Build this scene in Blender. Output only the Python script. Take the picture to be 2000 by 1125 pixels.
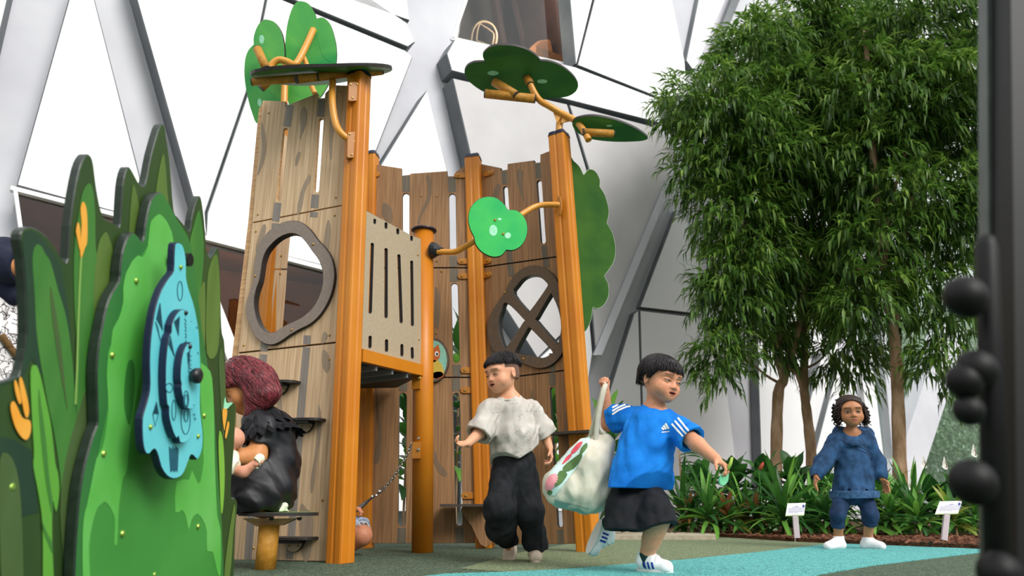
import bpy, math, random
import numpy as np
from mathutils import Vector, Matrix
from mathutils.bvhtree import BVHTree
from mathutils.geometry import tessellate_polygon, delaunay_2d_cdt
for o in list(bpy.data.objects): bpy.data.objects.remove(o)
SC = bpy.context.scene; COL = SC.collection
random.seed(7); RNG = np.random.default_rng(11)
# ------------------------------------------------------------- camera
FPX, HORIZON, CAMH = 1400.0, 985.0, 0.28
PITCH = math.atan((HORIZON-562.5)/FPX)
CAM = np.array([0.0, 0.0, CAMH])
cd = bpy.data.cameras.new('camera'); cam = bpy.data.objects.new('camera', cd); COL.objects.link(cam)
cam.location = CAM; cam.rotation_euler = (math.pi/2+PITCH, 0, 0)
cd.sensor_width = 36; cd.lens = FPX/2000*36; cd.clip_end = 300; cd.clip_start = .05
cd.dof.use_dof = True; cd.dof.focus_distance = 3.9; cd.dof.aperture_fstop = 2.6
SC.camera = cam
# ------------------------------------------------------------- light
W = bpy.data.worlds.new('overcast_sky'); SC.world = W; W.use_nodes = True
nt = W.node_tree; bg = nt.nodes['Background']
tc = nt.nodes.new('ShaderNodeTexCoord'); sx = nt.nodes.new('ShaderNodeSeparateXYZ'); cr_ = nt.nodes.new('ShaderNodeValToRGB')
nt.links.new(tc.outputs['Generated'], sx.inputs[0]); nt.links.new(sx.outputs['Z'], cr_.inputs[0]); nt.links.new(cr_.outputs[0], bg.inputs[0])
e = cr_.color_ramp.elements
e[0].position = 0.0; e[0].color = (.30, .32, .30, 1); e[1].position = .55; e[1].color = (1, 1, 1, 1)
bg.inputs[1].default_value = 1.2
sd = bpy.data.lights.new('sun', 'SUN'); sd.energy = 2.5; sd.angle = math.radians(28); sd.color = (1, .98, .94)
sun = bpy.data.objects.new('sun', sd); COL.objects.link(sun)
sun.rotation_euler = Vector((-.55, .62, -.62)).to_track_quat('-Z', 'Y').to_euler(); sun.location = (4, -5, 8)
SC.view_settings.view_transform = 'Standard'; SC.view_settings.look = 'None'
SC.view_settings.exposure = 0.2; SC.view_settings.gamma = 1; SC.view_settings.use_curve_mapping = False
# ------------------------------------------------------------- helpers
CP, SP = math.cos(PITCH), math.sin(PITCH)
def ray(px, py):
    u = (px-1000)/FPX; v = (562.5-py)/FPX
    return np.array([u, CP-v*SP, SP+v*CP])
def V(px, py, Y):
    d = ray(px, py); return CAM+d*(Y/d[1])
def G(px, py, z=0.0):
    d = ray(px, py); return CAM+d*((z-CAMH)/d[2])
def on(px, py, pl):
    d = ray(px, py); P0, n = pl
    return CAM+d*(np.dot(P0-CAM, n)/np.dot(d, n))
def unit(v):
    v = np.asarray(v, float); return v/np.linalg.norm(v)
def vplane(A, B, off=0.0):
    """vertical plane through two points, its normal towards the camera"""
    A = np.asarray(A); B = np.asarray(B); d = B-A
    n = unit([d[1], -d[0], 0])
    if np.dot(CAM-A, n) < 0: n = -n
    return (A+n*off, n)
def fplane(P, n):
    P = np.asarray(P, float); n = unit(n)
    if np.dot(CAM-P, n) < 0: n = -n
    return (P, n)
def shift(pl, d): return (pl[0]+pl[1]*d, pl[1])
def lin(c):
    if isinstance(c, str):
        c = [int(c[i:i+2], 16)/255 for i in (0, 2, 4)]
    return tuple((x/12.92 if x <= .04045 else ((x+.055)/1.055)**2.4) for x in c[:3])+(1,)
ORIG = {}
def setp(o, label=None, cat=None, group=None, kind=None):
    if label: o['label'] = label
    if cat: o['category'] = cat
    if group: o['group'] = group
    if kind: o['kind'] = kind
    return o
def thing(name, label, cat, loc, group=None, kind=None):
    o = bpy.data.objects.new(name, None); COL.objects.link(o); o.location = loc; o.empty_display_size = .05
    ORIG[o.name] = np.array(loc, float); return setp(o, label, cat, group, kind)
def mesh(name, verts, faces, mats, parent=None, idx=None, smooth=False, label=None, loc=None, cols=None, kind=None):
    verts = np.asarray(verts, float)
    if parent is not None: org = ORIG[parent.name]
    elif loc is not None: org = np.array(loc, float)
    else:
        org = np.array([(verts[:, 0].min()+verts[:, 0].max())/2, (verts[:, 1].min()+verts[:, 1].max())/2, verts[:, 2].min()])
    me = bpy.data.meshes.new(name)
    loc_v = verts-org
    if isinstance(faces, np.ndarray):
        n = faces.shape[1]; nf = len(faces)
        me.vertices.add(len(loc_v)); me.vertices.foreach_set('co', loc_v.astype(np.float32).ravel())
        me.loops.add(nf*n); me.loops.foreach_set('vertex_index', faces.astype(np.int32).ravel())
        me.polygons.add(nf); me.polygons.foreach_set('loop_start', np.arange(0, nf*n, n, dtype=np.int32))
        me.update(calc_edges=True)
    else:
        me.from_pydata([tuple(v) for v in loc_v], [], [tuple(int(i) for i in f) for f in faces]); me.update()
    for m in (mats if isinstance(mats, (list, tuple)) else [mats]): me.materials.append(m)
    if idx is not None: me.polygons.foreach_set('material_index', np.asarray(idx, np.int32))
    if smooth: me.polygons.foreach_set('use_smooth', np.ones(len(me.polygons), bool))
    if cols is not None:
        a = me.color_attributes.new('Col', 'FLOAT_COLOR', 'POINT')
        a.data.foreach_set('color', np.asarray(cols, np.float32).ravel())
    me.update()
    o = bpy.data.objects.new(name, me); COL.objects.link(o)
    if parent is not None: o.parent = parent
    else: o.location = org
    ORIG[o.name] = org
    return setp(o, label, kind=kind)
class MB:
    """collects shapes into one mesh"""
    def __init__(s): s.v = []; s.f = []; s.m = []; s.n = 0
    def add(s, v, f, mi=0):
        v = [tuple(x) for x in v]
        s.v += v; s.f += [tuple(i+s.n for i in q) for q in f]; s.m += [mi]*len(f); s.n += len(v); return s
    def out(s, name, mats, parent=None, smooth=False, **k):
        return mesh(name, s.v, s.f, mats, parent, s.m, smooth, **k)
def frame(d):
    d = unit(d); a = np.array([0, 0, 1.]) if abs(d[2]) < .9 else np.array([1., 0, 0])
    x = unit(np.cross(a, d)); return x, np.cross(d, x), d
def smoothpath(pts, n=6):
    P = [np.asarray(p, float) for p in pts]; out = []
    for i in range(len(P)-1):
        p0 = P[max(i-1, 0)]; p1 = P[i]; p2 = P[i+1]; p3 = P[min(i+2, len(P)-1)]
        for k in range(n):
            t = k/n
            out.append(.5*((2*p1)+(-p0+p2)*t+(2*p0-5*p1+4*p2-p3)*t*t+(-p0+3*p1-3*p2+p3)*t**3))
    out.append(P[-1]); return out
def tube(pts, r, seg=10, caps=True):
    P = [np.asarray(p, float) for p in pts]; n = len(P)
    R = [r]*n if np.isscalar(r) else list(r)
    if len(R) != n: R = list(np.interp(np.linspace(0, 1, n), np.linspace(0, 1, len(R)), R))
    x = None; v = []; f = []
    for i in range(n):
        d = unit(P[min(i+1, n-1)]-P[max(i-1, 0)])
        if x is None: x, y, _ = frame(d)
        else: x = unit(x-d*np.dot(x, d)); y = np.cross(d, x)
        for k in range(seg):
            a = 2*math.pi*k/seg; v.append(P[i]+(x*math.cos(a)+y*math.sin(a))*R[i])
    for i in range(n-1):
        for k in range(seg):
            k2 = (k+1) % seg; f.append((i*seg+k, i*seg+k2, (i+1)*seg+k2, (i+1)*seg+k))
    if caps: f.append(tuple(range(seg))[::-1]); f.append(tuple((n-1)*seg+k for k in range(seg)))
    return v, f
def prism(sec, A, B, X, scale_b=1.0):
    """2D section swept from A to B; X is the section's x axis"""
    A = np.asarray(A, float); B = np.asarray(B, float); d = unit(B-A); X = unit(X-d*np.dot(X, d)); Y = np.cross(d, X)
    n = len(sec); v = [A+X*s[0]+Y*s[1] for s in sec]+[B+(X*s[0]+Y*s[1])*scale_b for s in sec]
    f = [(i, (i+1) % n, (i+1) % n+n, i+n) for i in range(n)]+[tuple(range(n))[::-1], tuple(range(n, 2*n))]
    return v, f
def boxv(c, X, Y, Z, hx, hy, hz):
    c = np.asarray(c, float); v = []
    for k in (-1, 1):
        for j in (-1, 1):
            for i in (-1, 1): v.append(c+X*hx*i+Y*hy*j+Z*hz*k)
    return v, [(0, 2, 3, 1), (4, 5, 7, 6), (0, 1, 5, 4), (2, 6, 7, 3), (0, 4, 6, 2), (1, 3, 7, 5)]
AX = (np.array([1., 0, 0]), np.array([0, 1., 0]), np.array([0, 0, 1.]))
def ball(c, r, seg=12, rings=8, R=None):
    c = np.asarray(c, float); r = np.array([r]*3 if np.isscalar(r) else r, float); v = []; f = []
    M = np.eye(3) if R is None else np.asarray(R)
    v.append(c+M@np.array([0, 0, r[2]]))
    for j in range(1, rings):
        t = math.pi*j/rings
        for i in range(seg):
            a = 2*math.pi*i/seg
            v.append(c+M@(r*np.array([math.sin(t)*math.cos(a), math.sin(t)*math.sin(a), math.cos(t)])))
    v.append(c-M@np.array([0, 0, r[2]])); L = len(v)-1
    for i in range(seg):
        f.append((0, 1+i, 1+(i+1) % seg)); b = 1+(rings-2)*seg; f.append((L, b+(i+1) % seg, b+i))
        for j in range(rings-2):
            a = 1+j*seg; f.append((a+i, a+seg+i, a+seg+(i+1) % seg, a+(i+1) % seg))
    return v, f
def crs(pts, n=5):
    """closed smooth outline; a third value marks a sharp corner"""
    out = []; N = len(pts); P = [np.array(p[:2], float) for p in pts]; S = [len(p) > 2 for p in pts]
    for i in range(N):
        p1 = P[i]; p2 = P[(i+1) % N]
        p0 = p1 if S[i] else P[i-1]
        p3 = p2 if S[(i+1) % N] else P[(i+2) % N]
        if S[i] and S[(i+1) % N]: out.append(p1); continue
        if S[i]: p0 = p1-(p2-p1)*.3
        for k in range(n):
            t = k/n
            out.append(.5*((2*p1)+(-p0+p2)*t+(2*p0-5*p1+4*p2-p3)*t*t+(-p0+3*p1-3*p2+p3)*t**3))
    return out
def slot(p, q, w, n=5):
    """rounded slot outline in pixels from p to q, half width w"""
    p = np.array(p, float); q = np.array(q, float); d = unit(q-p); s = np.array([-d[1], d[0]]); out = []
    for a in np.linspace(0, math.pi, n): out.append(p+w*(s*math.cos(a)-d*math.sin(a)))
    for a in np.linspace(0, math.pi, n): out.append(q+w*(-s*math.cos(a)+d*math.sin(a)))
    return out
def flat(name, outline, pl, thick, mats, parent=None, holes=(), bevel=.002, smooth_n=0, pix=True, **k):
    """a board: outline (pixels) on plane pl = its front face, thickness behind it; mats = [face, edge]"""
    P0, n = pl
    if smooth_n: outline = crs(outline, smooth_n)
    P0 = on(outline[0][0], outline[0][1], pl) if pix else np.asarray(outline[0], float)
    up = np.array([0, 0, 1.]) if abs(n[2]) < .9 else np.array([0, 1., 0])
    X = unit(np.cross(up, n)); Yv = np.cross(n, X)
    def uv(q):
        w = (on(q[0], q[1], pl) if pix else np.asarray(q, float))-P0
        return Vector((float(np.dot(w, X)), float(np.dot(w, Yv)), 0))
    loops = [[uv(q) for q in outline]]+[[uv(q) for q in h] for h in holes]
    def area(L): return sum(L[i].x*L[(i+1) % len(L)].y-L[(i+1) % len(L)].x*L[i].y for i in range(len(L)))
    for i, L in enumerate(loops):
        if (area(L) > 0) != (i == 0): L.reverse()
    def inset(L, b):
        o = []; m = len(L)
        for i in range(m):
            a = L[i]-L[i-1]; c = L[(i+1) % m]-L[i]
            n1 = Vector((-a.y, a.x, 0)); n2 = Vector((-c.y, c.x, 0))
            if n1.length > 1e-9: n1.normalize()
            if n2.length > 1e-9: n2.normalize()
            q = n1+n2
            if q.length < .5: q = n1
            q.normalize(); o.append(L[i]+q*b)
        return o
    ins = [inset(L, bevel) for L in loops] if bevel else loops
    pts2 = [p for L in ins for p in L]
    edges = []; base = 0
    tri = tessellate_polygon(ins)
    nV = len(pts2); verts = []; out3 = lambda p, z: P0+X*p.x+Yv*p.y+n*z
    outer = [p for L in loops for p in L]
    verts += [out3(p, 0) for p in pts2]                     # front inset
    verts += [out3(p, -bevel if bevel else 0) for p in outer]
    verts += [out3(p, -thick) for p in outer]
    f = []; mi = []
    for t in tri:
        a, b, c = [pts2[i] for i in t]
        cr = (b-a).x*(c-a).y-(b-a).y*(c-a).x
        if abs(cr) < 1e-12: continue
        t = t if cr > 0 else t[::-1]
        f.append(tuple(t)); mi.append(0); f.append(tuple(i+2*nV for i in t[::-1])); mi.append(0)
    for L in loops:
        m = len(L)
        for i in range(m):
            a = base+i; b = base+(i+1) % m
            f.append((a+nV, b+nV, b, a)); mi.append(1); f.append((a+2*nV, b+2*nV, b+nV, a+nV)); mi.append(1)
        base += m
    mats = mats if isinstance(mats, (list, tuple)) else [mats, mats]
    return mesh(name, verts, f, list(mats), parent, mi, **k)
def bolt(pos, n, r, mat, parent, name='bolt', h=.006):
    x, y, d = frame(n); v = []; f = []; seg = 8
    for rr, hh in ((1, 0), (1, .5), (.62, 1)):
        for i in range(seg):
            a = 2*math.pi*i/seg; v.append(pos+(x*math.cos(a)+y*math.sin(a))*r*rr+d*h*hh)
    for j in range(2):
        for i in range(seg): f.append((j*seg+i, j*seg+(i+1) % seg, (j+1)*seg+(i+1) % seg, (j+1)*seg+i))
    f.append(tuple(2*seg+i for i in range(seg)))
    return mesh(name, v, f, mat, parent)
# ------------------------------------------------------------- materials
def mat(name, c1, c2=None, scale=(8, 8, 8), rough=.6, bump=0.0, spec=.4, detail=4, lo=.35, hi=.65, attr=False, metal=0, sss=0, bscale=None, coat=0, dist=0.0, trans=0):
    m = bpy.data.materials.new(name); m.use_nodes = True; N = m.node_tree.nodes; L = m.node_tree.links; b = N['Principled BSDF']
    b.inputs['Roughness'].default_value = rough; b.inputs['Specular IOR Level'].default_value = spec; b.inputs['Metallic'].default_value = metal
    if coat: b.inputs['Coat Weight'].default_value = coat; b.inputs['Coat Roughness'].default_value = .15
    if sss: b.inputs['Subsurface Weight'].default_value = sss; b.inputs['Subsurface Radius'].default_value = (.01, .004, .002); b.inputs['Subsurface Scale'].default_value = 1
    c1 = lin(c1); c2 = lin(c2) if c2 else c1
    b.inputs['Base Color'].default_value = c1
    t = N.new('ShaderNodeTexCoord'); mp = N.new('ShaderNodeMapping'); mp.inputs['Scale'].default_value = scale
    L.new(t.outputs['Object'], mp.inputs[0])
    no = N.new('ShaderNodeTexNoise'); no.inputs['Scale'].default_value = 1; no.inputs['Detail'].default_value = detail; no.inputs['Distortion'].default_value = dist
    L.new(mp.outputs[0], no.inputs['Vector'])
    src = None
    if c2 != c1:
        r = N.new('ShaderNodeValToRGB'); r.color_ramp.elements[0].position = lo; r.color_ramp.elements[1].position = hi
        r.color_ramp.elements[0].color = c1; r.color_ramp.elements[1].color = c2
        L.new(no.outputs['Fac'], r.inputs[0]); src = r.outputs[0]
    if attr:
        at = N.new('ShaderNodeAttribute'); at.attribute_name = 'Col'
        if src is not None:
            mx = N.new('ShaderNodeMix'); mx.data_type = 'RGBA'; mx.blend_type = 'MULTIPLY'; mx.inputs[0].default_value = 1
            L.new(at.outputs['Color'], mx.inputs[6]); L.new(src, mx.inputs[7]); src = mx.outputs[2]
        else: src = at.outputs['Color']
    if src is not None: L.new(src, b.inputs['Base Color'])
    if bump:
        bn = N.new('ShaderNodeBump'); bn.inputs['Strength'].default_value = bump; bn.inputs['Distance'].default_value = .004
        if bscale:
            n2 = N.new('ShaderNodeTexNoise'); n2.inputs['Scale'].default_value = bscale; n2.inputs['Detail'].default_value = 3; L.new(t.outputs['Object'], n2.inputs['Vector']); L.new(n2.outputs['Fac'], bn.inputs['Height'])
        else: L.new(no.outputs['Fac'], bn.inputs['Height'])
        L.new(bn.outputs[0], b.inputs['Normal'])
    if trans:
        tr = N.new('ShaderNodeBsdfTranslucent'); ms = N.new('ShaderNodeMixShader'); ms.inputs[0].default_value = trans
        if src is not None: L.new(src, tr.inputs[0])
        else: tr.inputs[0].default_value = c1
        L.new(b.outputs[0], ms.inputs[1]); L.new(tr.outputs[0], ms.inputs[2]); L.new(ms.outputs[0], N['Material Output'].inputs[0])
    return m
M = {}
M['post'] = mat('orange_paint', 'c2710e', 'cc7f1a', (3, 3, 3), .42, .05, .45, bscale=240)
M['post_dark'] = mat('bracket_paint', 'a8691c', 'b47522', (3, 3, 3), .45)
M['arm'] = mat('orange_tube', 'cf8d30', 'da9a3e', (5, 5, 5), .3, spec=.5)
M['log'] = mat('bark_tube', 'a8741f', 'c28a35', (40, 40, 40), .6, .15)
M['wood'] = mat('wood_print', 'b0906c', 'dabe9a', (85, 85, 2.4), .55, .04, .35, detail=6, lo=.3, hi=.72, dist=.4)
M['wood_shade'] = mat('wood_print_shaded', '7c5a3a', 'a98059', (85, 85, 2.4), .55, .04, .35, detail=6, lo=.3, hi=.72, dist=.4)  # same wood print, darkened for the shade inside the tower
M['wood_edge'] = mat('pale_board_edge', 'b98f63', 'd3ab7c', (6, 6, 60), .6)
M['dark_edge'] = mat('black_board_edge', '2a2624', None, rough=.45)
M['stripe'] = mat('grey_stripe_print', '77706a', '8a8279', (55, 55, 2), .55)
M['stripe_shade'] = mat('grey_stripe_print_shaded', '5f584c', '706655', (55, 55, 2), .55)  # stripe colour with the interior shade put in
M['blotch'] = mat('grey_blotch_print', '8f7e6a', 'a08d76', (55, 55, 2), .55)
M['blotch_shade'] = mat('grey_blotch_print_shaded', '6e5a46', '7e6850', (55, 55, 2), .55)  # blotch colour darkened to follow the shaded inner panels
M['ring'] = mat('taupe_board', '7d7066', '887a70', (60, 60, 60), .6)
M['ring_shade'] = mat('taupe_board_shaded', '5a4a3b', '655443', (60, 60, 60), .6)  # taupe board again, interior shade painted into its colour
M['barrier'] = mat('beige_board', 'a8977d', 'b3a289', (90, 90, 90), .6)
M['black'] = mat('black_plastic', '16181c', None, rough=.35, spec=.5)
M['navy'] = mat('dark_cap', '20243a', None, rough=.4)
M['brass'] = mat('brass_bolt', '9a7436', 'b8914a', (50, 50, 50), .35, metal=.6)
M['steel'] = mat('steel', 'b9b9b5', None, rough=.25, metal=1)
M['green_lo'] = mat('green_leaf_board', '1f6a30', '4a9038', (2.2, 2.2, 2.2), .5, lo=.35, hi=.7, dist=1)
M['green_hi'] = mat('bright_leaf_board', '10b25a', '3fc457', (5, 5, 5), .4, lo=.35, hi=.7)
M['green_mid'] = mat('mid_leaf_board', '2f9e52', '6cc05a', (3, 3, 3), .45, lo=.35, hi=.7, dist=1)
M['green_dark'] = mat('dark_bush_board', '2c5222', '416526', (4, 4, 4), .8, spec=.12)
M['spot'] = mat('pale_green_spot', '8fe0b0', 'b4efd0', (60, 60, 60), .5)
M['rim'] = mat('pale_board_rim', 'c9d6c4', None, rough=.5)
def rubber(name, c1, c2, c3, scale=260):
    m = mat(name, c1, c2, (scale,)*3, .85, .5, .3, detail=2, lo=.38, hi=.62); N = m.node_tree.nodes; L = m.node_tree.links
    b = N['Principled BSDF']; t = N['Texture Coordinate']
    v = N.new('ShaderNodeTexVoronoi'); v.inputs['Scale'].default_value = scale*.55; L.new(t.outputs['Object'], v.inputs['Vector'])
    r = N.new('ShaderNodeValToRGB'); r.color_ramp.elements[0].position = .72; r.color_ramp.elements[1].position = .8
    s = N.new('ShaderNodeSeparateColor'); L.new(v.outputs['Color'], s.inputs[0]); L.new(s.outputs[0], r.inputs[0])
    mx = N.new('ShaderNodeMix'); mx.data_type = 'RGBA'; L.new(r.outputs[0], mx.inputs[0])
    src = b.inputs['Base Color'].links[0].from_socket; L.new(src, mx.inputs[6]); mx.inputs[7].default_value = lin(c3)
    L.new(mx.outputs[2], b.inputs['Base Color']); return m
M['floor'] = rubber('green_rubber', '334237', '485846', '687862')
M['floor_olive'] = rubber('olive_rubber', '58664c', '727e5e', '8e9878')
M['teal'] = rubber('teal_rubber', '4f9f9e', '74c4c0', '2c6668', 300)
# ============================================================= floor
fl = mesh('floor', [(-14, -3, 0), (14, -3, 0), (14, 24, 0), (-14, 24, 0), (-14, -3, -.3), (14, -3, -.3), (14, 24, -.3), (-14, 24, -.3)],
          [(0, 1, 2, 3), (7, 6, 5, 4), (0, 4, 5, 1), (1, 5, 6, 2), (2, 6, 7, 3), (3, 7, 4, 0)], M['floor'], kind='structure', loc=(0, 0, 0))
def ground_patch(name, pts, m, z=.004, parent=None):
    up = np.array([0, 0, 1.])
    return flat(name, pts, (np.array([0, 0, z]), up), z, [m, m], parent or fl, bevel=0, pix=False)
def g3(px, py, z): q = G(px, py, z); return (q[0], q[1], z)
Z1 = .004
teal = [g3(790, 1129, Z1), g3(870, 1120, Z1), g3(1000, 1116, Z1), g3(1100, 1111, Z1), g3(1230, 1101, Z1), g3(1330, 1093, Z1), g3(1480, 1078, Z1), g3(1600, 1064, Z1), g3(1690, 1059, Z1),
        g3(1800, 1062, Z1), g3(1930, 1069, Z1), g3(2010, 1072, Z1), g3(1935, 1076, Z1), g3(1850, 1086, Z1), g3(1700, 1104, Z1), g3(1600, 1121, Z1), g3(1560, 1135, Z1), g3(1400, 1180, Z1), g3(900, 1180, Z1)]
ground_patch('teal_band', teal, M['teal'], Z1)
Z2 = .003
olive = [g3(1000, 1117, Z2), g3(1230, 1101, Z2), g3(1480, 1078, Z2), g3(1640, 1061, Z2), g3(1560, 1056, Z2), g3(1420, 1049, Z2), g3(1310, 1047, Z2), g3(1180, 1050, Z2), g3(1010, 1080, Z2), g3(900, 1110, Z2)]
ground_patch('olive_band', olive, M['floor_olive'], Z2)
M['soil'] = mat('mulch_soil', '3a2418', '6b4630', (60, 60, 60), .95, .9, .2, lo=.35, hi=.65)
M['kerb'] = mat('tan_stone', 'a59a86', 'b8ad98', (20, 20, 20), .8, .2)
bed = [g3(1240, 1041, .03), g3(1400, 1042, .03), g3(1560, 1051, .03), g3(1700, 1056, .03), g3(1930, 1064, .03), g3(2100, 1070, .03), (9, 9, .03), (9, 15, .03), (2, 11, .03), (1, 9, .03)]
ground_patch('planting_bed', bed, M['soil'], .03)
RK = random.Random(3)
mb = MB()
for i in range(900):                     # mulch chips along the bed's edge
    t = RK.random(); px = 1300+t*640; py = np.interp(px, [1240, 1400, 1560, 1700, 1930], [1041, 1042, 1051, 1056, 1064])-RK.random()*16+1
    q = G(px, py, .03); a = RK.random()*6.28; s = RK.uniform(.008, .03); d = np.array([math.cos(a), math.sin(a), RK.uniform(-.3, .5)])
    mb.add(*boxv(q+np.array([0, 0, .004]), unit(d), unit(np.cross([0, 0, 1], d)), unit(np.cross(d, np.cross([0, 0, 1], d))), s, s*.4, .003))
M['mulch'] = mat('bark_chip', '4a2a1c', '8a5a40', (9, 9, 9), .9)
mb.out('mulch_chips', M['mulch'], fl, kind='stuff')
flat('stone_edging', [g3(1150, 1046, .035), g3(1398, 1046, .035), g3(1392, 1036, .035), g3(1150, 1033, .035)], (np.array([0, 0, .035]), np.array([0, 0, 1.])), .034, [M['kerb']]*2, fl, bevel=0, pix=False)

# ============================================================= facade
FA = math.radians(32); FDIR = np.array([math.cos(FA), math.sin(FA), 0]); FN = np.array([math.sin(FA), -math.cos(FA), 0])
FP0 = np.array([-4.4, 6.3, 0])
base_pl = (FP0, FN); D = .30; front = shift(base_pl, D)
M['fac'] = mat('white_panel', 'f4f4f6', 'eeeef0', (.8, .8, .8), .45, spec=.4)
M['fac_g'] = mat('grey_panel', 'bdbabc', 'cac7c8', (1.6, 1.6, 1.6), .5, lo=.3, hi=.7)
M['fac_base'] = mat('grey_rib_panel', 'd6d6dc', 'c6c6ce', (1.4, 1.4, 1.4), .6, lo=.3, hi=.7)
M['reveal'] = mat('grey_reveal', '6c7074', '7b7e82', (2, 2, 2), .6)
M['joint'] = mat('dark_joint', '2c2e30', None, rough=.8)
M['frame'] = mat('white_frame', 'e6e6e8', None, rough=.4)
def fpt(s, z, off=0): return FP0+FDIR*s+np.array([0, 0, z])+FN*off
wall = thing('wall_facade', 'white faceted facade of angled panels', None, FP0, kind='structure')
# rib plane: built of bands around the windows (nothing hides behind the panes)
def fs(px, py, pl=base_pl):
    q = on(px, py, pl)-FP0; return float(np.dot(q, FDIR)), float(q[2])
def rib(name, pts, **k): return flat(name, pts, base_pl, .25, [M['fac_base'], M['reveal']], wall, bevel=0, **k)
# window openings (pixel outlines on the rib plane)
W1 = [(28, 362), (300, 434), (445, 470), (700, 536), (700, 1010), (420, 1010), (413, 950), (400, 640), (360, 560), (330, 1000), (180, 1000), (60, 560)]
win1 = [(33, 368), (660, 530), (690, 1015), (420, 1015), (120, 1015)]
win2 = [(926, -40), (888, 72), (1120, 126), (1108, -40)]
big = [(-700, -900), (1640, -900), (1700, 300), (1680, 700), (1700, 1022), (-700, 1200)]
flat('rib_panel', big, base_pl, .12, [M['fac_base'], M['reveal']], wall, holes=[win1, win2], bevel=0)
def proud(pts, d=D, bev=.014, name='panel', m=None):
    return flat(name, pts, shift(base_pl, d), d-.004, [m or M['fac'], M['reveal']], wall, bevel=bev)
# panels, as seen on their front faces
proud([(52, -160), (-700, -160), (-700, 420), (-38, 230)], name='panel')                           # far left
proud([(150, -60), (170, -60), (276, 352), (300, 434), (32, 362)])                             # tall white triangle
proud([(250, -60), (504, -60), (520, -6), (482, 180), (402, 415), (400, 461), (374, 380)])                      # right of second rib, below the groove
proud([(519, -14), (792, 98), (806, 112), (722, 330), (660, 526), (401.5, 462), (403.5, 416), (483.5, 181), (521, -5)])
proud([(500, -60), (640, -60), (795, 44), (811, 82), (797, 92), (520, -22)])
proud([(652, -60), (790, -60), (800, 40), (645, -14)])
proud([(834, 176), (876, 340), (880, 560), (700, 560), (738, 330)])                            # below the X node
proud([(888, 76), (872, 104), (882, 138), (1288, 240), (1292, 196), (1123, 130)])                  # sill band under upper window
proud([(1120, -60), (1172, -60), (1124, 124), (1108, -60)])
proud([(1176, -60), (1300, -60), (1338, 120), (1342, 186), (1290, 192), (1128, 127)])
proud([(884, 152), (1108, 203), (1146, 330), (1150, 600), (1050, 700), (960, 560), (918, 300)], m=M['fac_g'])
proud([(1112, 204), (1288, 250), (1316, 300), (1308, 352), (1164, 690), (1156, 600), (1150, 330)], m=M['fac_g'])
proud([(1376, -60), (1442, -60), (1356, 140), (1340, 118)], d=.12)
proud([(1322, 410), (1372, 470), (1370, 614), (1250, 600)], d=.1)
proud([(1250, 606), (1368, 620), (1420, 760), (1450, 1000), (1260, 990)], d=.1)
proud([(1238, 612), (1247, 606), (1258, 990), (1120, 990)], d=.1)
proud([(900, 705), (1046, 705), (1150, 610), (1158, 690), (1110, 1000), (900, 1000)])
proud([(720, 568), (878, 568), (890, 1000), (720, 1000)])
proud([(1470, 380), (1560, 380), (1580, 1000), (1490, 1000)], d=.18)
proud([(1640, 700), (1560, 1010), (1600, 1010), (1680, 720)], d=.16)
proud([(1600, 400), (1690, 400), (1640, 660), (1570, 1000), (1545, 640)], d=.05)
# joints in the rib plane
M['glass'] = None
def glass(name, col, t=.75, rough=.02):
    m = bpy.data.materials.new(name); m.use_nodes = True; N = m.node_tree.nodes; L = m.node_tree.links; N.remove(N['Principled BSDF'])
    tr = N.new('ShaderNodeBsdfTransparent'); tr.inputs[0].default_value = lin(col); g = N.new('ShaderNodeBsdfGlossy'); g.inputs['Roughness'].default_value = rough; g.inputs[0].default_value = (.9, .95, .95, 1)
    fr = N.new('ShaderNodeFresnel'); fr.inputs[0].default_value = 1.45
    mu = N.new('ShaderNodeMath'); mu.operation = 'MULTIPLY_ADD'; mu.inputs[1].default_value = 1.0; mu.inputs[2].default_value = 1-t-.25
    mu.use_clamp = True; L.new(fr.outputs[0], mu.inputs[0])
    ge = N.new('ShaderNodeNewGeometry'); sb_ = N.new('ShaderNodeMath'); sb_.operation = 'SUBTRACT'; sb_.inputs[0].default_value = 1; L.new(ge.outputs['Backfacing'], sb_.inputs[1]); m2 = N.new('ShaderNodeMath'); m2.operation = 'MULTIPLY'; L.new(mu.outputs[0], m2.inputs[0]); L.new(sb_.outputs[0], m2.inputs[1])
    ms = N.new('ShaderNodeMixShader'); L.new(m2.outputs[0], ms.inputs[0]); L.new(tr.outputs[0], ms.inputs[1]); L.new(g.outputs[0], ms.inputs[2]); L.new(ms.outputs[0], N['Material Output'].inputs[0])
    return m
M['glass'] = glass('clear_glass', 'e8ecea', .72)
M['glass2'] = glass('tinted_glass', 'b8b4b0', .72)
pane_pl = shift(base_pl, -.03)
# window 1 (ground floor, left): frame bars, pane, room behind
w1 = thing('window_1', 'dark ground-floor window behind the grass panel', None, fpt(*fs(300, 1015)), kind='structure')
flat('pane', [(30, 368), (668, 532), (700, 1020), (112, 1020)], shift(base_pl, D-.05), .012, [M['glass2']]*2, w1, bevel=0)
def bar(name, a, b, w, parent, m=None, off=.02, th=.06):
    a = np.array(a, float); b = np.array(b, float); d = unit(b-a); s = np.array([-d[1], d[0]])*w
    return flat(name, [a+s, b+s, b-s, a-s], shift(base_pl, off), th, [m or M['frame'], m or M['frame']], parent, bevel=.004)
bar('frame', (20, 366), (690, 538), 4.5, w1, th=.07, off=D+.012)
bar('frame', (30, 372), (118, 1000), 4.5, w1, th=.3, off=D+.012)
bar('frame', (404, 560), (470, 730), 14, w1, M['fac'], off=D+.03, th=.1)
M['room_brown'] = mat('brown_counter', '8a5a30', 'a06a3c', (1, 1, 6), .5)
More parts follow.
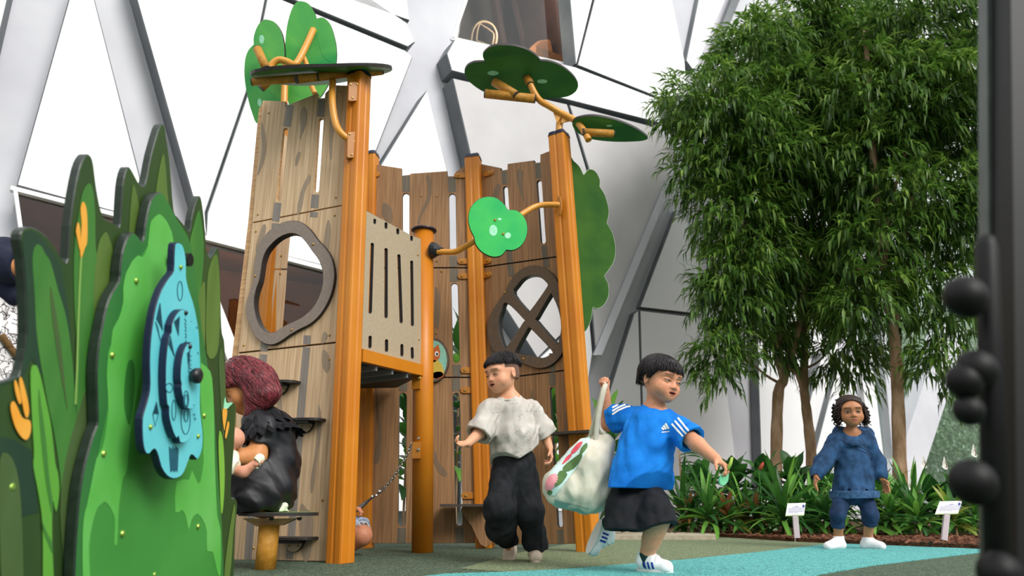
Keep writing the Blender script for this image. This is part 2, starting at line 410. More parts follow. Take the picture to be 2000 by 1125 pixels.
M['room_dark'] = mat('dark_room', '5e3418', '7c4a24', (2, 2, 2), .8)
M['room_pale'] = mat('room_pale', '8e9aa6', '5a6a6a', (3, 3, 3), .6)
def room(pl_px, depth, parent, m_back, m_side, up=.2):
    pts = [fs(*q) for q in pl_px]; s0 = min(p[0] for p in pts)-.3; s1 = max(p[0] for p in pts)+.3; z0 = max(0.01, min(p[1] for p in pts)-.2); z1 = max(p[1] for p in pts)+up
    v = [fpt(s, z, o) for o in (-.14, -depth) for z in (z0, z1) for s in (s0, s1)]
    return mesh('room', v, [(4, 5, 7, 6), (0, 4, 6, 2), (1, 3, 7, 5), (2, 6, 7, 3), (0, 1, 5, 4)], [m_back, m_side], parent, [0, 1, 1, 1, 1]), (s0, s1, z0, z1)
_, (a0, a1, b0, b1) = room(win1, 2.2, w1, M['room_dark'], M['room_dark'])
v, f = boxv(fpt((a0+a1)/2-1.6, 1.15, -1.2), FDIR, FN, AX[2], 1.1, .3, .75); mesh('counter', v, f, M['room_brown'], w1)
v, f = boxv(fpt((a0+a1)/2+1.0, .55, -1.4), FDIR, FN, AX[2], 1.2, .3, .5); mesh('counter', v, f, M['room_dark'], w1)
mb = MB()
for i in range(46):
    s = RK.uniform(a0+.5, a1-.2); z = RK.uniform(1.2, 2.6); mb.add(*boxv(fpt(s, z, -2.0), FDIR, FN, AX[2], RK.uniform(.01, .05), .02, RK.uniform(.004, .012)))  # small pale boxes scattered near the back wall
M['sliver'] = mat('shelf_ware', 'd8d2c6', None, rough=.3)
mb.out('shelf_ware', M['sliver'], w1, kind='stuff')
# window 2 (upper floor) with lounge furniture behind
w2 = thing('window_2', 'upper-floor window above the umbrella leaf', None, fpt(*fs(1000, 126)), kind='structure')
flat('pane', [(922, -44), (884, 74), (1124, 130), (1112, -44)], pane_pl, .012, [M['glass']]*2, w2, bevel=0)
bar('frame', (882, 74), (1128, 131), 3.5, w2); bar('frame', (1110, -60), (1121, 128), 4, w2); bar('frame', (928, -50), (884, 76), 3.5, w2)
M['beam'] = mat('brown_beam', '4c3430', '5e423a', (3, 3, 3), .6)
M['lounge'] = mat('lounge_wall', '8a807a', '6e6662', (1.2, 1.2, 1.2), .8)
_, (a0, a1, b0, b1) = room(win2, 2.6, w2, M['lounge'], M['beam'], 2.6)
def inroom(px, py, off): return on(px, py, shift(base_pl, off))
for (p, q, r) in (((955, -60), (985, 110), .10), ((985, -80), (1030, 120), .06), ((1130, -40), (1015, 130), .17), ((1060, -60), (1085, 40), .05)):
    v, f = tube([inroom(p[0], p[1], -1.9), inroom(q[0], q[1], -1.9)], r, 6); mesh('beam', v, f, M['beam'], w2)
M['rattan'] = mat('pale_rattan', 'c09a78', 'd8b690', (40, 40, 40), .5)
M['armch'] = mat('orange_upholstery', 'c47a44', 'd08a54', (20, 20, 20), .8)
ch = thing('rattan_chair', 'pale rattan ring-backed chair behind the upper window', 'chair', inroom(945, 95, -.7))
for dx, r in ((0, .020), (10, .016)):
    v, f = tube(smoothpath([inroom(920+dx, 100, -.7), inroom(921+dx, 68, -.7), inroom(930+dx*.6, 48, -.7), inroom(945, 42+dx, -.7), inroom(962-dx*.5, 50+dx, -.7), inroom(970-dx*.6, 70, -.7), inroom(965-dx*.6, 100, -.7)], 5), r, 8)
    mesh('back_hoop', v, f, M['rattan'], ch, smooth=True)
v, f = boxv(inroom(944, 102, -.6), FDIR, FN, AX[2], .2, .18, .03); mesh('seat', v, f, M['rattan'], ch)
for dx in (-18, 18):
    q = inroom(944+dx, 104, -.6); v, f = tube([q, q-np.array([0, 0, .3])], .015, 6); mesh('leg', v, f, M['rattan'], ch)
ac = thing('armchair', 'orange upholstered armchair behind the upper window', 'armchair', inroom(1065, 128, -.9))
flat('backrest', [(1032, 128), (1036, 96), (1050, 80), (1062, 76), (1078, 80), (1080, 130)], shift(base_pl, -.8), .22, [M['armch']]*2, ac, bevel=.04, smooth_n=3)
v, f = boxv(inroom(1058, 128, -.7), FDIR, FN, AX[2], .3, .28, .1); mesh('seat', v, f, M['armch'], ac)
# right-hand glazed bay with outside light, ribs in front of it
w3 = thing('window_3', 'tall glazed bay behind the trees', None, fpt(*fs(1800, 1022)), kind='structure')
M['glass_bay'] = glass('milky_glass', 'eef4f0', .78, .15)
sb = fs(1640, 700)[0]; flat('pane', [tuple(fpt(s, z, -.05)) for s, z in ((sb, 9), (sb+14, 9), (sb+14, .05), (fs(1580, 1018)[0], .05))], shift(base_pl, -.05), .02, [M['glass_bay']]*2, w3, bevel=0, pix=False)
def rbar(a, b, w, m, off=.1, th=.3): return bar('mullion', a, b, w, w3, m, off, th)
rbar((1690, 690), (1728, 1015), 12, M['fac']); rbar((1705, 400), (1760, 1015), 5, M['fac_base'])
rbar((1868, 640), (1745, 1015), 26, M['fac_base'], .22, .3)
rbar((1640, 700), (1660, 1015), 4, M['fac'])
rbar((1600, 690), (1515, 1015), 7, M['reveal']); rbar((1640, 760), (1560, 1015), 8, M['fac_base'])
rbar((1860, 0), (1790, 420), 14, M['reveal'])

# unseen fill lights added inside the two rooms to brighten them
def fill_light(name, p, en, col, size=.6):
    l = bpy.data.lights.new(name, 'POINT'); l.energy = en; l.shadow_soft_size = .12; l.color = col; o = bpy.data.objects.new(name, l); COL.objects.link(o); o.location = p; return o
fill_light('room_fill', inroom(300, 600, -1.0)+np.array([0, 0, .3]), 90, (1, .85, .65)); fill_light('room_fill', inroom(560, 560, -1.0)+np.array([0, 0, .2]), 45, (1, .85, .65)); fill_light('room_fill', inroom(1000, 40, -.45), 22, (1, .92, .85)); fill_light('room_fill', inroom(1040, -60, -.6), 35, (1, .92, .85))

flat('edge_trim', [(1300, 352), (1316, 350), (1176, 694), (1158, 694)], shift(base_pl, D+.02), .03, [M['fac_base'], M['reveal']], wall, bevel=.004)
flat('edge_trim', [(1444, -40), (1462, -40), (1400, 108), (1388, 104)], shift(base_pl, .16), .03, [M['reveal'], M['reveal']], wall, bevel=.004)
# ============================================================= play tower
TW = thing('play_tower', 'wooden tree-trunk climbing tower with orange posts and green leaf roofs', 'play structure', V(760, 1085, 4.5)*np.array([1, 1, 0]))
def sec_square(h, c=.012, g=.004):
    """square post section with rounded corners and a shallow groove down each face"""
    s = []
    for k in range(4):
        a = k*math.pi/2; R = np.array([[math.cos(a), -math.sin(a)], [math.sin(a), math.cos(a)]])
        for q in ((h, -h+c), (h, -.012), (h-g, -.006), (h-g, .006), (h, .012), (h, h-c), (h-c*.3, h-c*.3)): s.append(R@np.array(q))
    return s
def post(top, bot_px, Y, h, ang, name='post', cap=True, ytop=None):
    B = G(*bot_px); B = V(bot_px[0], bot_px[1], Y); B[2] = 0; T = V(top[0], top[1], ytop or Y)
    X = np.array([math.cos(ang), math.sin(ang), 0])
    v, f = prism(sec_square(h), B, T, X); o = mesh(name, v, f, M['post'], TW)
    if cap:
        d = unit(T-B); v, f = prism(sec_square(h+.004, .016), T, T+d*.028, X, .9); mesh('post_cap', v, f, M['navy'], TW)
    return o, B, T
P1, P1b, P1t = post((702, 150), (664, 1100), 3.82, .053, math.radians(60))
PM, PMb, PMt = post((924, 312), (948, 1068), 5.12, .058, math.radians(80))
PR, PRb, PRt = post((1092, 268), (1150, 1074), 4.68, .062, math.radians(60))
PB, PBb, PBt = post((724, 306), (712, 1066), 5.12, .055, math.radians(80))
v, f = tube([V(825, 1077, 4.62)*np.array([1, 1, 0]), V(828, 452, 4.62)], .066, 20); RP = mesh('round_post', v, f, M['post'], TW, smooth=False)
for p in RP.data.polygons: p.use_smooth = len(p.vertices) == 4
t = V(828, 452, 4.62); v, f = tube([t+np.array([0, 0, z]) for z in (-.004, .004, .012, .018)], [.068, .088, .086, .06], 22); mesh('post_cap', v, f, M['navy'], TW, smooth=False)
# --- front-left trunk face L
LA = V(660, 1000, 3.86); LB = V(462, 1000, 4.07); Lp = vplane(LA, LB)
rs = lambda tx, ty, bx, by, w: slot((tx, ty+w), (bx, by-w), w)
def print_on(parent, pl, pts, m, name='print', off=.0012, n=4):
    return flat(name, crs(pts, n) if n else pts, shift(pl, off), .001, [m, m], parent, bevel=0)
def band(pl, line, w, m, parent, n=4):
    """printed vertical band along a pixel polyline"""
    P = [np.array(p, float) for p in line]; L = []; R = []
    for i, p in enumerate(P):
        d = unit(P[min(i+1, len(P)-1)]-P[max(i-1, 0)]); s = np.array([-d[1], d[0]])
        ww = w[i] if isinstance(w, (list, tuple)) else w
        L.append(p+s*ww); R.append(p-s*ww)
    return flat('print', L+R[::-1], shift(pl, .0012), .001, [m, m], parent, bevel=0)
up_out = [(513, 196), (557, 198), (557, 209), (566, 211), (567, 203), (620, 182), (620, 192), (634, 191), (635, 182), (651, 166), (681, 167), (668, 400), (493, 434)]
pu = flat('trunk_panel', up_out, Lp, .02, [M['wood'], M['wood_edge']], TW, holes=[rs(557.5, 250, 544.5, 393, 4.6), rs(627, 231, 618, 376, 4.8)])
inner = [(385, 165), (430, 180), (465, 215), (500, 265), (540, 320), (562, 390), (560, 470), (535, 545), (500, 600), (450, 645), (400, 672), (350, 695), (300, 727), (260, 740), (220, 720), (190, 680), (170, 620), (165, 560), (175, 500), (195, 440), (205, 380), (215, 320), (240, 260), (290, 205), (340, 175)]
outer = [(395, 90), (440, 100), (490, 140), (530, 195), (580, 250), (615, 310), (632, 400), (620, 490), (590, 570), (545, 640), (490, 690), (430, 720), (370, 755), (320, 790), (270, 810), (220, 800), (175, 765), (145, 710), (122, 640), (120, 570), (140, 500), (160, 430), (165, 360), (175, 290), (200, 220), (240, 160), (300, 115), (350, 95)]
c4 = lambda L: [(440+.3377*x, 400+.3377*y) for x, y in L]
inner, outer = c4(inner), c4(outer)
cx, cy = np.mean(inner, 0); big_in = [(cx+(x-cx)*1.05, cy+(y-cy)*1.05) for x, y in inner]
pm = flat('trunk_panel', [(493, 436), (668, 402), (659.5, 667), (465, 688)], Lp, .02, [M['wood'], M['wood_edge']], TW, holes=[crs(big_in, 2)])
flat('window_ring', crs(outer, 3), shift(Lp, .022), .045, [M['ring'], M['dark_edge']], TW, holes=[crs(inner, 3)], bevel=.003)
pb = flat('trunk_panel', [(464.5, 691), (659.5, 670), (643, 1096), (455, 1093)], Lp, .02, [M['wood'], M['wood_edge']], TW)
flat('edge_batten', [(505, 214), (516, 196), (456, 900), (448, 900), (453, 694), (484, 437)], shift(Lp, -.022), .05, [M['wood_edge'], M['wood_edge']], TW)
for pnl, ys in ((pu, (205, 432)), (pm, (436, 686)), (pb, (692, 1092))):
    for ax, line in ((1, [(567, 205), (561, 240), (553, 300), (545, 370), (543, 395), (538, 434), (533, 500), (524, 600), (514.5, 692), (505, 800), (494, 960), (484, 1093)]),
                 (2, [(628, 190), (626, 220), (622, 300), (617, 372), (614, 404), (609, 480), (604, 580), (599, 676), (588, 800), (577, 950), (565, 1094)])):
        xs = [p[0] for p in line]; yy = [p[1] for p in line]
        tops = {205: 432, 436: 686, 692: 1092}
        lo_, hi_ = ys
        if pnl is pu and ax == 2: lo_, hi_ = 194, 406
        if pnl is pm and ax == 2: lo_, hi_ = 414, 672
        if pnl is pb and ax == 2: lo_ = 678
        segs = [(lo_, hi_)]
        if pnl is pm: segs = [(436, 446), (668, 686)] if ax == 1 else [(414, 424), (655, 672)]
        if pnl is pu: segs = [(lo_, 247 if ax == 1 else 228), (396 if ax == 1 else 380, hi_)]
        for s0, s1 in segs:
            ye = np.linspace(s0, s1, 7); band(Lp, [(np.interp(y, yy, xs), y) for y in ye], 7.2, M['stripe'], pnl)
BL = {0: [[(511, 238, ), (518, 262), (519, 290), (514, 318), (505, 340), (503, 338), (509, 312), (512, 285), (510, 262)], [(592, 208), (599, 216), (598, 240), (590, 262), (585, 272), (587, 250), (586, 225)],
      [(583, 296), (587, 300), (583, 316), (577, 324), (577, 310)], [(604, 340), (606, 352), (596, 372), (590, 405), (581, 420), (582, 395), (592, 362)], [(651, 200), (657, 230), (650, 270), (648, 310), (643, 300), (644, 250)]],
      1: [[(640, 430), (646, 450), (640, 500), (632, 520), (631, 480)], [(655, 520), (658, 545), (651, 560), (649, 540)], [(513, 440), (520, 445), (512, 475), (503, 500), (500, 480)], [(634, 648), (640, 655), (635, 668), (628, 670), (629, 655)]],
      2: [[(630, 684), (640, 690), (645, 712), (638, 728), (629, 712)], [(622, 790), (628, 830), (622, 880), (613, 950), (607, 962), (608, 930), (617, 870)], [(545, 760), (551, 800), (545, 860), (540, 840), (541, 790)], [(588, 985), (600, 995), (612, 1010), (606, 1085), (592, 1092), (585, 1030)], [(485, 905), (492, 940), (486, 990), (478, 1010), (479, 950)]]}
for i, pnl in enumerate((pu, pm, pb)):
    for b in BL[i]: print_on(pnl, Lp, b, M['blotch'])
for (x, y, p) in ((525, 221, pu), (665, 180, pu), (504, 419, pu), (656, 386, pu), (500, 452, pm), (654, 421, pm), (477, 674, pm), (644, 655, pm), (643, 702, pb), (484, 702, pb), (630, 977, pb), (496, 1070, pb)):
    bolt(on(x, y, Lp), Lp[1], .0062, M['brass'], p)
for (x, y) in ((612, 477), (499, 539), (570, 644)): bolt(on(x, y, shift(Lp, .022)), Lp[1], .007, M['brass'], TW)
# climbing steps
M['step'] = mat('dark_step', '3a3430', '463e38', (60, 60, 60), .6)
def step(x0, x1, y, pl, dep=.10, face=1):
    st = None; a = on(x0, y, pl); b = on(x1, y, pl); n = pl[1]; mid = (a+b)/2; X = unit(b-a); hw = np.linalg.norm(b-a)/2
    pts = [mid+X*(hw*math.cos(t))+n*(dep*math.sin(t)**.6) for t in np.linspace(0, math.pi, 15)]
    st = flat('climbing_step', [tuple(p) for p in pts], (mid, np.array([0, 0, 1.])), .014, [M['step'], M['dark_edge']], TW, pix=False, bevel=.002)
    dn = np.array([0, 0, -1.])
    arc = [mid-X*hw*.42+dn*.014+n*.02]+[mid+X*hw*.42*math.cos(t)+dn*(.014+.062*math.sin(t))+n*.02 for t in np.linspace(math.pi, 0, 12)]
    flat('bracket', [tuple(p) for p in arc[1:]], (mid+n*.02, n), .018, [M['barrier'], M['dark_edge']], TW, pix=False, bevel=.002)
    v, f = boxv(mid+n*.05+dn*.022, X, n, AX[2], hw*.5, .035, .008); mesh('bracket', v, f, M['black'], TW)
    for s in (-.22, .22): bolt(mid+X*hw*s+dn*.045+n*.02, n, .006, M['brass'], TW)
step(516, 588, 745, Lp); step(566, 637, 818, Lp); step(538, 622, 1048, Lp, .12); step(540, 583, 896, Lp, .06)
# --- far-left post and its side panel, seen through the ring and the slots
PL_, PLb, PLt = post((551, 256), (478, 1078), 4.72, .058, math.radians(60))
Dp = vplane(V(520, 800, 4.72), V(600, 800, 4.98))
flat('side_panel', [(556, 262), (590, 300), (578, 400), (567, 462), (561, 525), (536, 525), (538, 400)], Dp, .02, [M['wood'], M['dark_edge']], TW)
flat('side_panel', [(536, 527), (561, 527), (553, 640), (540, 860), (520, 1066), (484, 1066), (500, 800)], Dp, .02, [M['wood'], M['dark_edge']], TW)
for x, y in ((549, 500), (547, 535)): bolt(on(x, y, Dp), Dp[1], .008, M['brass'], TW)
# --- back face A and right face B
Ap = vplane(V(720, 900, 5.1), V(915, 900, 5.1)); Bp = vplane(V(945, 900, 5.1), V(1120, 900, 4.68))
wi = [M['wood_shade'], M['dark_edge']]
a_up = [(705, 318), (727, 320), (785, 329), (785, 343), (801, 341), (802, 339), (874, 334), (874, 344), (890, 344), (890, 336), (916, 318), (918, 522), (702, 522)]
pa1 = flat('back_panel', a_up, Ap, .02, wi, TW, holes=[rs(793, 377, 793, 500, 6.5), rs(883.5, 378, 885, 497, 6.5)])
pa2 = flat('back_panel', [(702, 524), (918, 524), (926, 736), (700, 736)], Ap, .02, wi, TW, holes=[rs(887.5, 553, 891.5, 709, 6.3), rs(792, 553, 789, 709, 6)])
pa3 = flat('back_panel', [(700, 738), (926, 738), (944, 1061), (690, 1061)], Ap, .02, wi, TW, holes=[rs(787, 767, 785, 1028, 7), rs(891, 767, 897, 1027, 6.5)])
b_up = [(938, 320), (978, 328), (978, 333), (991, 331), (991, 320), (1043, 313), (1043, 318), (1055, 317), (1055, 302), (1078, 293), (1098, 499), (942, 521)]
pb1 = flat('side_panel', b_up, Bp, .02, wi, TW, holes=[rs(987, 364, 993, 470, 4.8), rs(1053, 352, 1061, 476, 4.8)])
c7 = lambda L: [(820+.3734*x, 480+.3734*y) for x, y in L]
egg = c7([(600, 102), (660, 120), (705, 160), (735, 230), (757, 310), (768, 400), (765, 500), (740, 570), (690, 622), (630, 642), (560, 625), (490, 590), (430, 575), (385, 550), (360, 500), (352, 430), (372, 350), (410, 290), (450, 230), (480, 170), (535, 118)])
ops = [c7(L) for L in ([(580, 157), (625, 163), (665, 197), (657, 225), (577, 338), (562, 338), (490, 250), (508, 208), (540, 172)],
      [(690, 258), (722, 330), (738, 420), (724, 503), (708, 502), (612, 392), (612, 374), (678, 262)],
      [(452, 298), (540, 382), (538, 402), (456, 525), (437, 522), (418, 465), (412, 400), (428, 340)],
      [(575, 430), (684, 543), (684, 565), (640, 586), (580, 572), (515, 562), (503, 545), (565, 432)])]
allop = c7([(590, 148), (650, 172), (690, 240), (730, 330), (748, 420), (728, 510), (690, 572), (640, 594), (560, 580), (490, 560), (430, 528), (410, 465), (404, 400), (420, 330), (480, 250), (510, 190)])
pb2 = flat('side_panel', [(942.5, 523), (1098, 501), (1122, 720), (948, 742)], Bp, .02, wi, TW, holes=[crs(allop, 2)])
flat('window_ring', crs(egg, 3), shift(Bp, .022), .045, [M['ring_shade'], M['dark_edge']], TW, holes=[crs(o, 3) for o in ops], bevel=.003)
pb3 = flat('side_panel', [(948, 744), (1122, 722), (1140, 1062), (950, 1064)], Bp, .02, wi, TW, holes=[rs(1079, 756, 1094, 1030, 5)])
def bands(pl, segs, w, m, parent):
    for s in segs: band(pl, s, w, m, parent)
bands(Ap, [[(793, 343), (793, 374)], [(793, 503), (793, 521)], [(882, 346), (883, 375)], [(885, 500), (886, 521)]], 7.5, M['stripe_shade'], pa1)
bands(Ap, [[(793, 525), (792, 550)], [(789, 712), (788, 735)], [(886, 525), (887, 550)], [(892, 712), (893, 735)]], 8, M['stripe_shade'], pa2)
bands(Ap, [[(788, 739), (787, 764)], [(785, 1031), (784, 1060)], [(890, 739), (891, 764)], [(897, 1030), (898, 1060)]], 8, M['stripe_shade'], pa3)
bands(Bp, [[(985, 334), (986, 360)], [(994, 474), (996, 513)], [(1050, 319), (1052, 348)], [(1062, 480), (1065, 503)]], 5.6, M['stripe_shade'], pb1)
bands(Bp, [[(996, 516), (998, 530), (999, 540)], [(1066, 506), (1068, 522)], [(1078, 690), (1079, 726)], [(960, 640), (966, 739)]], 5.6, M['stripe_shade'], pb2)
bands(Bp, [[(1078, 729), (1079, 753)], [(1094, 1034), (1096, 1061)]], 6, M['stripe_shade'], pb3)
for p, pl, L in ((pa1, Ap, [[(838, 343), (843, 370), (838, 395), (824, 420), (818, 440), (815, 435), (822, 412), (832, 392), (836, 368), (832, 345)], [(750, 396), (764, 406), (767, 425), (762, 436), (748, 424), (746, 405)], [(730, 322), (735, 345), (728, 368), (724, 350)]]),
                 (pa2, Ap, [[(850, 560), (860, 580), (856, 640), (848, 630), (850, 590)], [(745, 560), (752, 590), (742, 640), (738, 600)]]),
                 (pa3, Ap, [[(732, 740), (740, 800), (745, 850), (742, 895), (733, 907), (730, 895), (738, 850), (736, 810)], [(850, 880), (858, 905), (872, 920), (872, 930), (860, 926), (850, 910), (846, 890)], [(715, 750), (722, 790), (715, 840), (711, 800)]]),
                 (pb1, Bp, [[(1012, 330), (1021, 335), (1020, 360), (1024, 393), (1014, 370), (1010, 345)], [(970, 360), (978, 366), (968, 395), (960, 392)]]),
                 (pb3, Bp, [[(1010, 850), (1020, 880), (1014, 950), (1006, 920)], [(1104, 800), (1112, 840), (1112, 900), (1104, 870)], [(1040, 760), (1046, 800), (1040, 830), (1036, 790)]])):
    for b in L: print_on(p, pl, b, M['blotch_shade'])
for x, y in ((823, 383), (853, 383), (853, 510), (852, 651), (862, 530)): bolt(on(x, y, Ap), Ap[1], .008, M['brass'], TW)
for x, y in ((986, 571), (1094, 594), (1022, 701)): bolt(on(x, y, shift(Bp, .022)), Bp[1], .009, M['brass'], TW)
def lug(x, y, pl, w=.05, h=.022):
    q = on(x, y, shift(pl, .012)); n = pl[1]; X = unit(np.cross([0, 0, 1.], n))
    pts = [q+X*((w-h)*sgn+h*math.cos(t))+np.array([0, 0, h*math.sin(t)]) for sgn, r in ((1, np.linspace(-math.pi/2, math.pi/2, 7)), (-1, np.linspace(math.pi/2, 1.5*math.pi, 7))) for t in r]
    o = flat('lug', [tuple(p) for p in pts], (q, n), .012, [M['post_dark']]*2, TW, pix=False, bevel=.002)
    bolt(q+X*(.018 if x > 925 else -.018), n, .011, M['brass'], o)
for x, y in ((899, 342), (907, 510), (907, 539), (913, 723), (913, 762), (915, 968)): lug(x, y, Ap)
for x, y in ((953, 338), (948, 510), (948, 537), (955, 722)): lug(x, y, Bp)
for x, y in ((733, 340), (713, 760), (706, 970)): lug(x, y, Ap, .035)
for a, b, pl in (((702, 523), (918, 523), Ap), ((700, 737), (926, 737), Ap), ((942, 522), (1098, 500), Bp), ((948, 743), (1122, 721), Bp), ((493, 435), (668, 401), Lp), ((465, 689.5), (659, 668.5), Lp)):
    flat('joint_strip', [(a[0]+3, a[1]-3), (b[0]-3, b[1]-3), (b[0]-3, b[1]+3), (a[0]+3, a[1]+3)], shift(pl, -.012), .012, [M['dark_edge']]*2, TW, bevel=0)
# fox plaque on the back panel
M['plq_t'] = mat('teal_plaque', '7fb8a4', '93c7b0', (30, 30, 30), .4); M['plq_o'] = mat('orange_print', 'c4622a', None, rough=.4); M['plq_y'] = mat('yellow_print', 'cdb04a', None, rough=.4); M['plq_k'] = mat('black_print', '1c1a18', None, rough=.4); M['white'] = mat('white_print', 'f0efe8', None, rough=.4)
ell = lambda cx, cy, rx, ry, n=24: [(cx+rx*math.cos(t), cy+ry*math.sin(t)) for t in np.linspace(0, 2*math.pi, n, endpoint=False)]
pq = flat('fox_plaque', ell(847, 703, 30, 43), shift(Ap, .03), .03, [M['ring_shade'], M['dark_edge']], TW)
pp = shift(Ap, .031); print_on(pq, pp, ell(847, 703, 26, 38), M['plq_t'], n=0)
fox = shift(Ap, .0325)
print_on(pq, fox, [(836, 690), (838, 670), (848, 680), (856, 672), (860, 688), (858, 700), (848, 708), (838, 702)], M['plq_o'], n=0)
print_on(pq, fox, [(838, 708), (856, 704), (866, 720), (864, 735), (842, 738)], M['plq_y'], n=2); print_on(pq, shift(fox, .001), ell(853, 691, 4, 5, 10), M['white'], n=0); print_on(pq, shift(fox, .002), ell(853.5, 691.5, 2, 3, 8), M['plq_k'], n=0)
print_on(pq, fox, [(846, 728), (862, 726), (866, 736), (846, 740)], M['plq_o'], n=2)
# --- barrier board with slots, deck, beam
Cp = vplane(V(704, 700, 3.93), V(824, 700, 4.57))
hol = [slot((732, 430), (732, 435), 2.4), slot((754, 437), (754, 444), 2.6), slot((777, 448), (777, 455), 2.6), slot((804, 462), (804, 468), 2.4)]
hol += [slot((727, 478), (723, 609), 3.3), slot((754, 488), (754, 618), 3.2), slot((779, 500), (783.5, 628), 3.1), slot((804, 512), (805.5, 634), 2.8)]
hol += [slot((723, 659), (722.5, 677), 3), slot((755, 666), (755, 684), 3), slot((785, 675), (785, 693), 2.8), slot((805, 681), (805.5, 698), 2.6)]
flat('barrier_board', [(704, 405), (715, 411), (785, 449), (802, 459), (822, 466), (823, 713), (702, 685)], Cp, .02, [M['barrier'], M['dark_edge']], TW, holes=hol)
for x, y in ((815.5, 498), (818, 663)): bolt(on(x, y, Cp), Cp[1], .007, M['brass'], TW)
A_ = on(703, 694, Cp); B_ = on(823, 724, Cp); dX = unit(B_-A_); dn = Cp[1]
zt = (A_[2]+B_[2])/2
def deckpt(q, dz): return np.array([q[0], q[1], 0])+np.array([0, 0, dz])
v, f = prism([(-.02, -.035), (.02, -.035), (.02, .035), (-.02, .035)], A_, B_, dn); mesh('deck_beam', v, f, M['post'], TW)
bk = [V(735, 720, 5.05), V(905, 720, 5.05)]
M['deck'] = mat('dark_deck', '2c2a28', '38342f', (30, 30, 30), .6)
zs = [A_[2]-.01, B_[2]-.01]
dk = [np.array([A_[0], A_[1], zs[0]]), np.array([B_[0], B_[1], zs[1]]), np.array([bk[0][0]+.15, 5.05, (zs[0]+zs[1])/2+.01]), np.array([bk[0][0]-.05, 5.05, (zs[0]+zs[1])/2])]
dk = [dk[0], dk[1], dk[2], np.array([-1.3, 5.05, dk[3][2]]), np.array([-1.45, 4.15, zs[0]])]
v = [p for p in dk]+[p-np.array([0, 0, .02]) for p in dk]; n_ = len(dk)
mesh('deck', v, [tuple(range(n_)), tuple(range(n_, 2*n_))[::-1]]+[(i, i+n_, (i+1) % n_+n_, (i+1) % n_) for i in range(n_)], M['deck'], TW)
for k in (.25, .5, .75):
    p = dk[0]*(1-k)+dk[1]*k; q = dk[4]*(1-k)+dk[3]*k
    v, f = prism([(-.008, -.02), (.008, -.02), (.008, .02), (-.008, .02)], p-np.array([0, 0, .035]), q-np.array([0, 0, .035]), np.cross(unit(q-p), AX[2])); mesh('deck_rib', v, f, M['reveal'], TW)
lp = V(808, 745, 4.6); v, f = boxv(V(817, 747, 4.58), dX, dn, AX[2], .03, .03, .045); mesh('deck_bracket', v, f, M['post_dark'], TW); bolt(V(819, 738, 4.54), np.array([0, -1., 0]), .012, M['brass'], TW)
v, f = boxv(V(815, 880, 4.57), AX[0], AX[1], AX[2], .026, .04, .05); plt = mesh('chain_plate', v, f, M['post_dark'], TW)
for y in (856, 878): bolt(V(817, y, 4.525), np.array([0, -1., 0]), .009, M['steel'], TW)
# benches on the inside
v, f = boxv(V(910, 987, 4.95), AX[0], AX[1], AX[2], .16, .13, .008); mesh('bench_board', v, f, M['step'], TW)
flat('bench_bracket', [(902, 990), (950, 990), (958, 1062), (938, 1064), (922, 1030), (906, 1008)], vplane(V(880, 1000, 5.0), V(960, 1000, 5.0)), .03, [M['wood_shade'], M['dark_edge']], TW, smooth_n=2)
v, f = boxv(on(1120, 846, shift(Bp, .06)), unit(np.cross([0, 0, 1.], Bp[1])), Bp[1], AX[2], .15, .07, .008); mesh('bench_board', v, f, M['step'], TW)
# --- scalloped bush board beside the right post
Sp = vplane(V(1120, 500, 4.72), V(1200, 500, 4.84))
sc = [(1112, 312), (1122, 315), (1133, 326), (1140, 341, 1), (1150, 330), (1163, 334), (1172, 350), (1172, 364, 1), (1183, 383), (1190, 412), (1186, 436, 1), (1197, 455), (1203, 485), (1199, 512), (1181, 539, 1), (1189, 556), (1189, 578), (1180, 596), (1167, 603), (1158, 600, 1), (1156, 620), (1150, 638), (1142, 648), (1130, 640), (1112, 420)]
flat('bush_board', sc, Sp, .022, [M['green_dark'], M['rim']], TW, bevel=.004, smooth_n=4)
# --- leaves
def leaf_spots(parent, pl, L):
    for x, y, rx, ry in L: print_on(parent, pl, ell(x, y, rx, ry, 14), M['spot'], n=0)
c4r = lambda L: [(900+.2488*x, 250+.2488*y)+((1,) if len(r) else ()) for x, y, *r in L]
Tp = fplane(V(970, 440, 4.42), (0.12, -1, -.05))
tf = flat('leaf_board', c4r([(220, 537), (280, 548), (335, 590), (372, 642, 1), (430, 643), (480, 675), (515, 730), (525, 800), (510, 870), (470, 930), (410, 960), (358, 958, 1), (320, 1000), (260, 1013), (200, 995), (150, 960), (115, 910), (104, 858, 1), (72, 790), (58, 720), (65, 650), (100, 590), (155, 550)]), Tp, .02, [M['green_hi'], M['dark_edge']], TW, smooth_n=4, bevel=.003)
leaf_spots(tf, Tp, [(963.5, 450, 8, 11), (992, 460, 6, 6), (976, 428, 3.5, 2.5)])
for x, y in ((967, 430), (983, 457)): bolt(on(x, y, Tp), Tp[1], .009, M['brass'], tf)
def arm(pts, r=.02, name='arm', m='arm', seg=12):
    v, f = tube(smoothpath([V(*p) for p in pts], 6), r, seg); o = mesh(name, v, f, M[m], TW); o.data.polygons.foreach_set('use_smooth', [len(p.vertices) == 4 for p in o.data.polygons]); return o
arm([(1094, 400, 4.6), (1062, 400, 4.6), (1040, 406, 4.58), (1012, 423, 4.52), (985, 436, 4.47)])
arm([(850, 491, 4.56), (872, 492, 4.55), (890, 491, 4.54), (908, 482, 4.52), (935, 466, 4.48)])
v, f = tube([V(845, 489, 4.58), V(851, 489, 4.57), V(858, 490, 4.57), V(863, 491, 4.56)], [.058, .05, .032, .026], 16); mesh('flange', v, f, M['black'], TW)
q = V(1092, 402, 4.61); flat('flange', ell(1091, 402, 5, 20), vplane(V(1085, 400, 4.61), V(1100, 400, 4.56)), .01, [M['post_dark']]*2, TW)
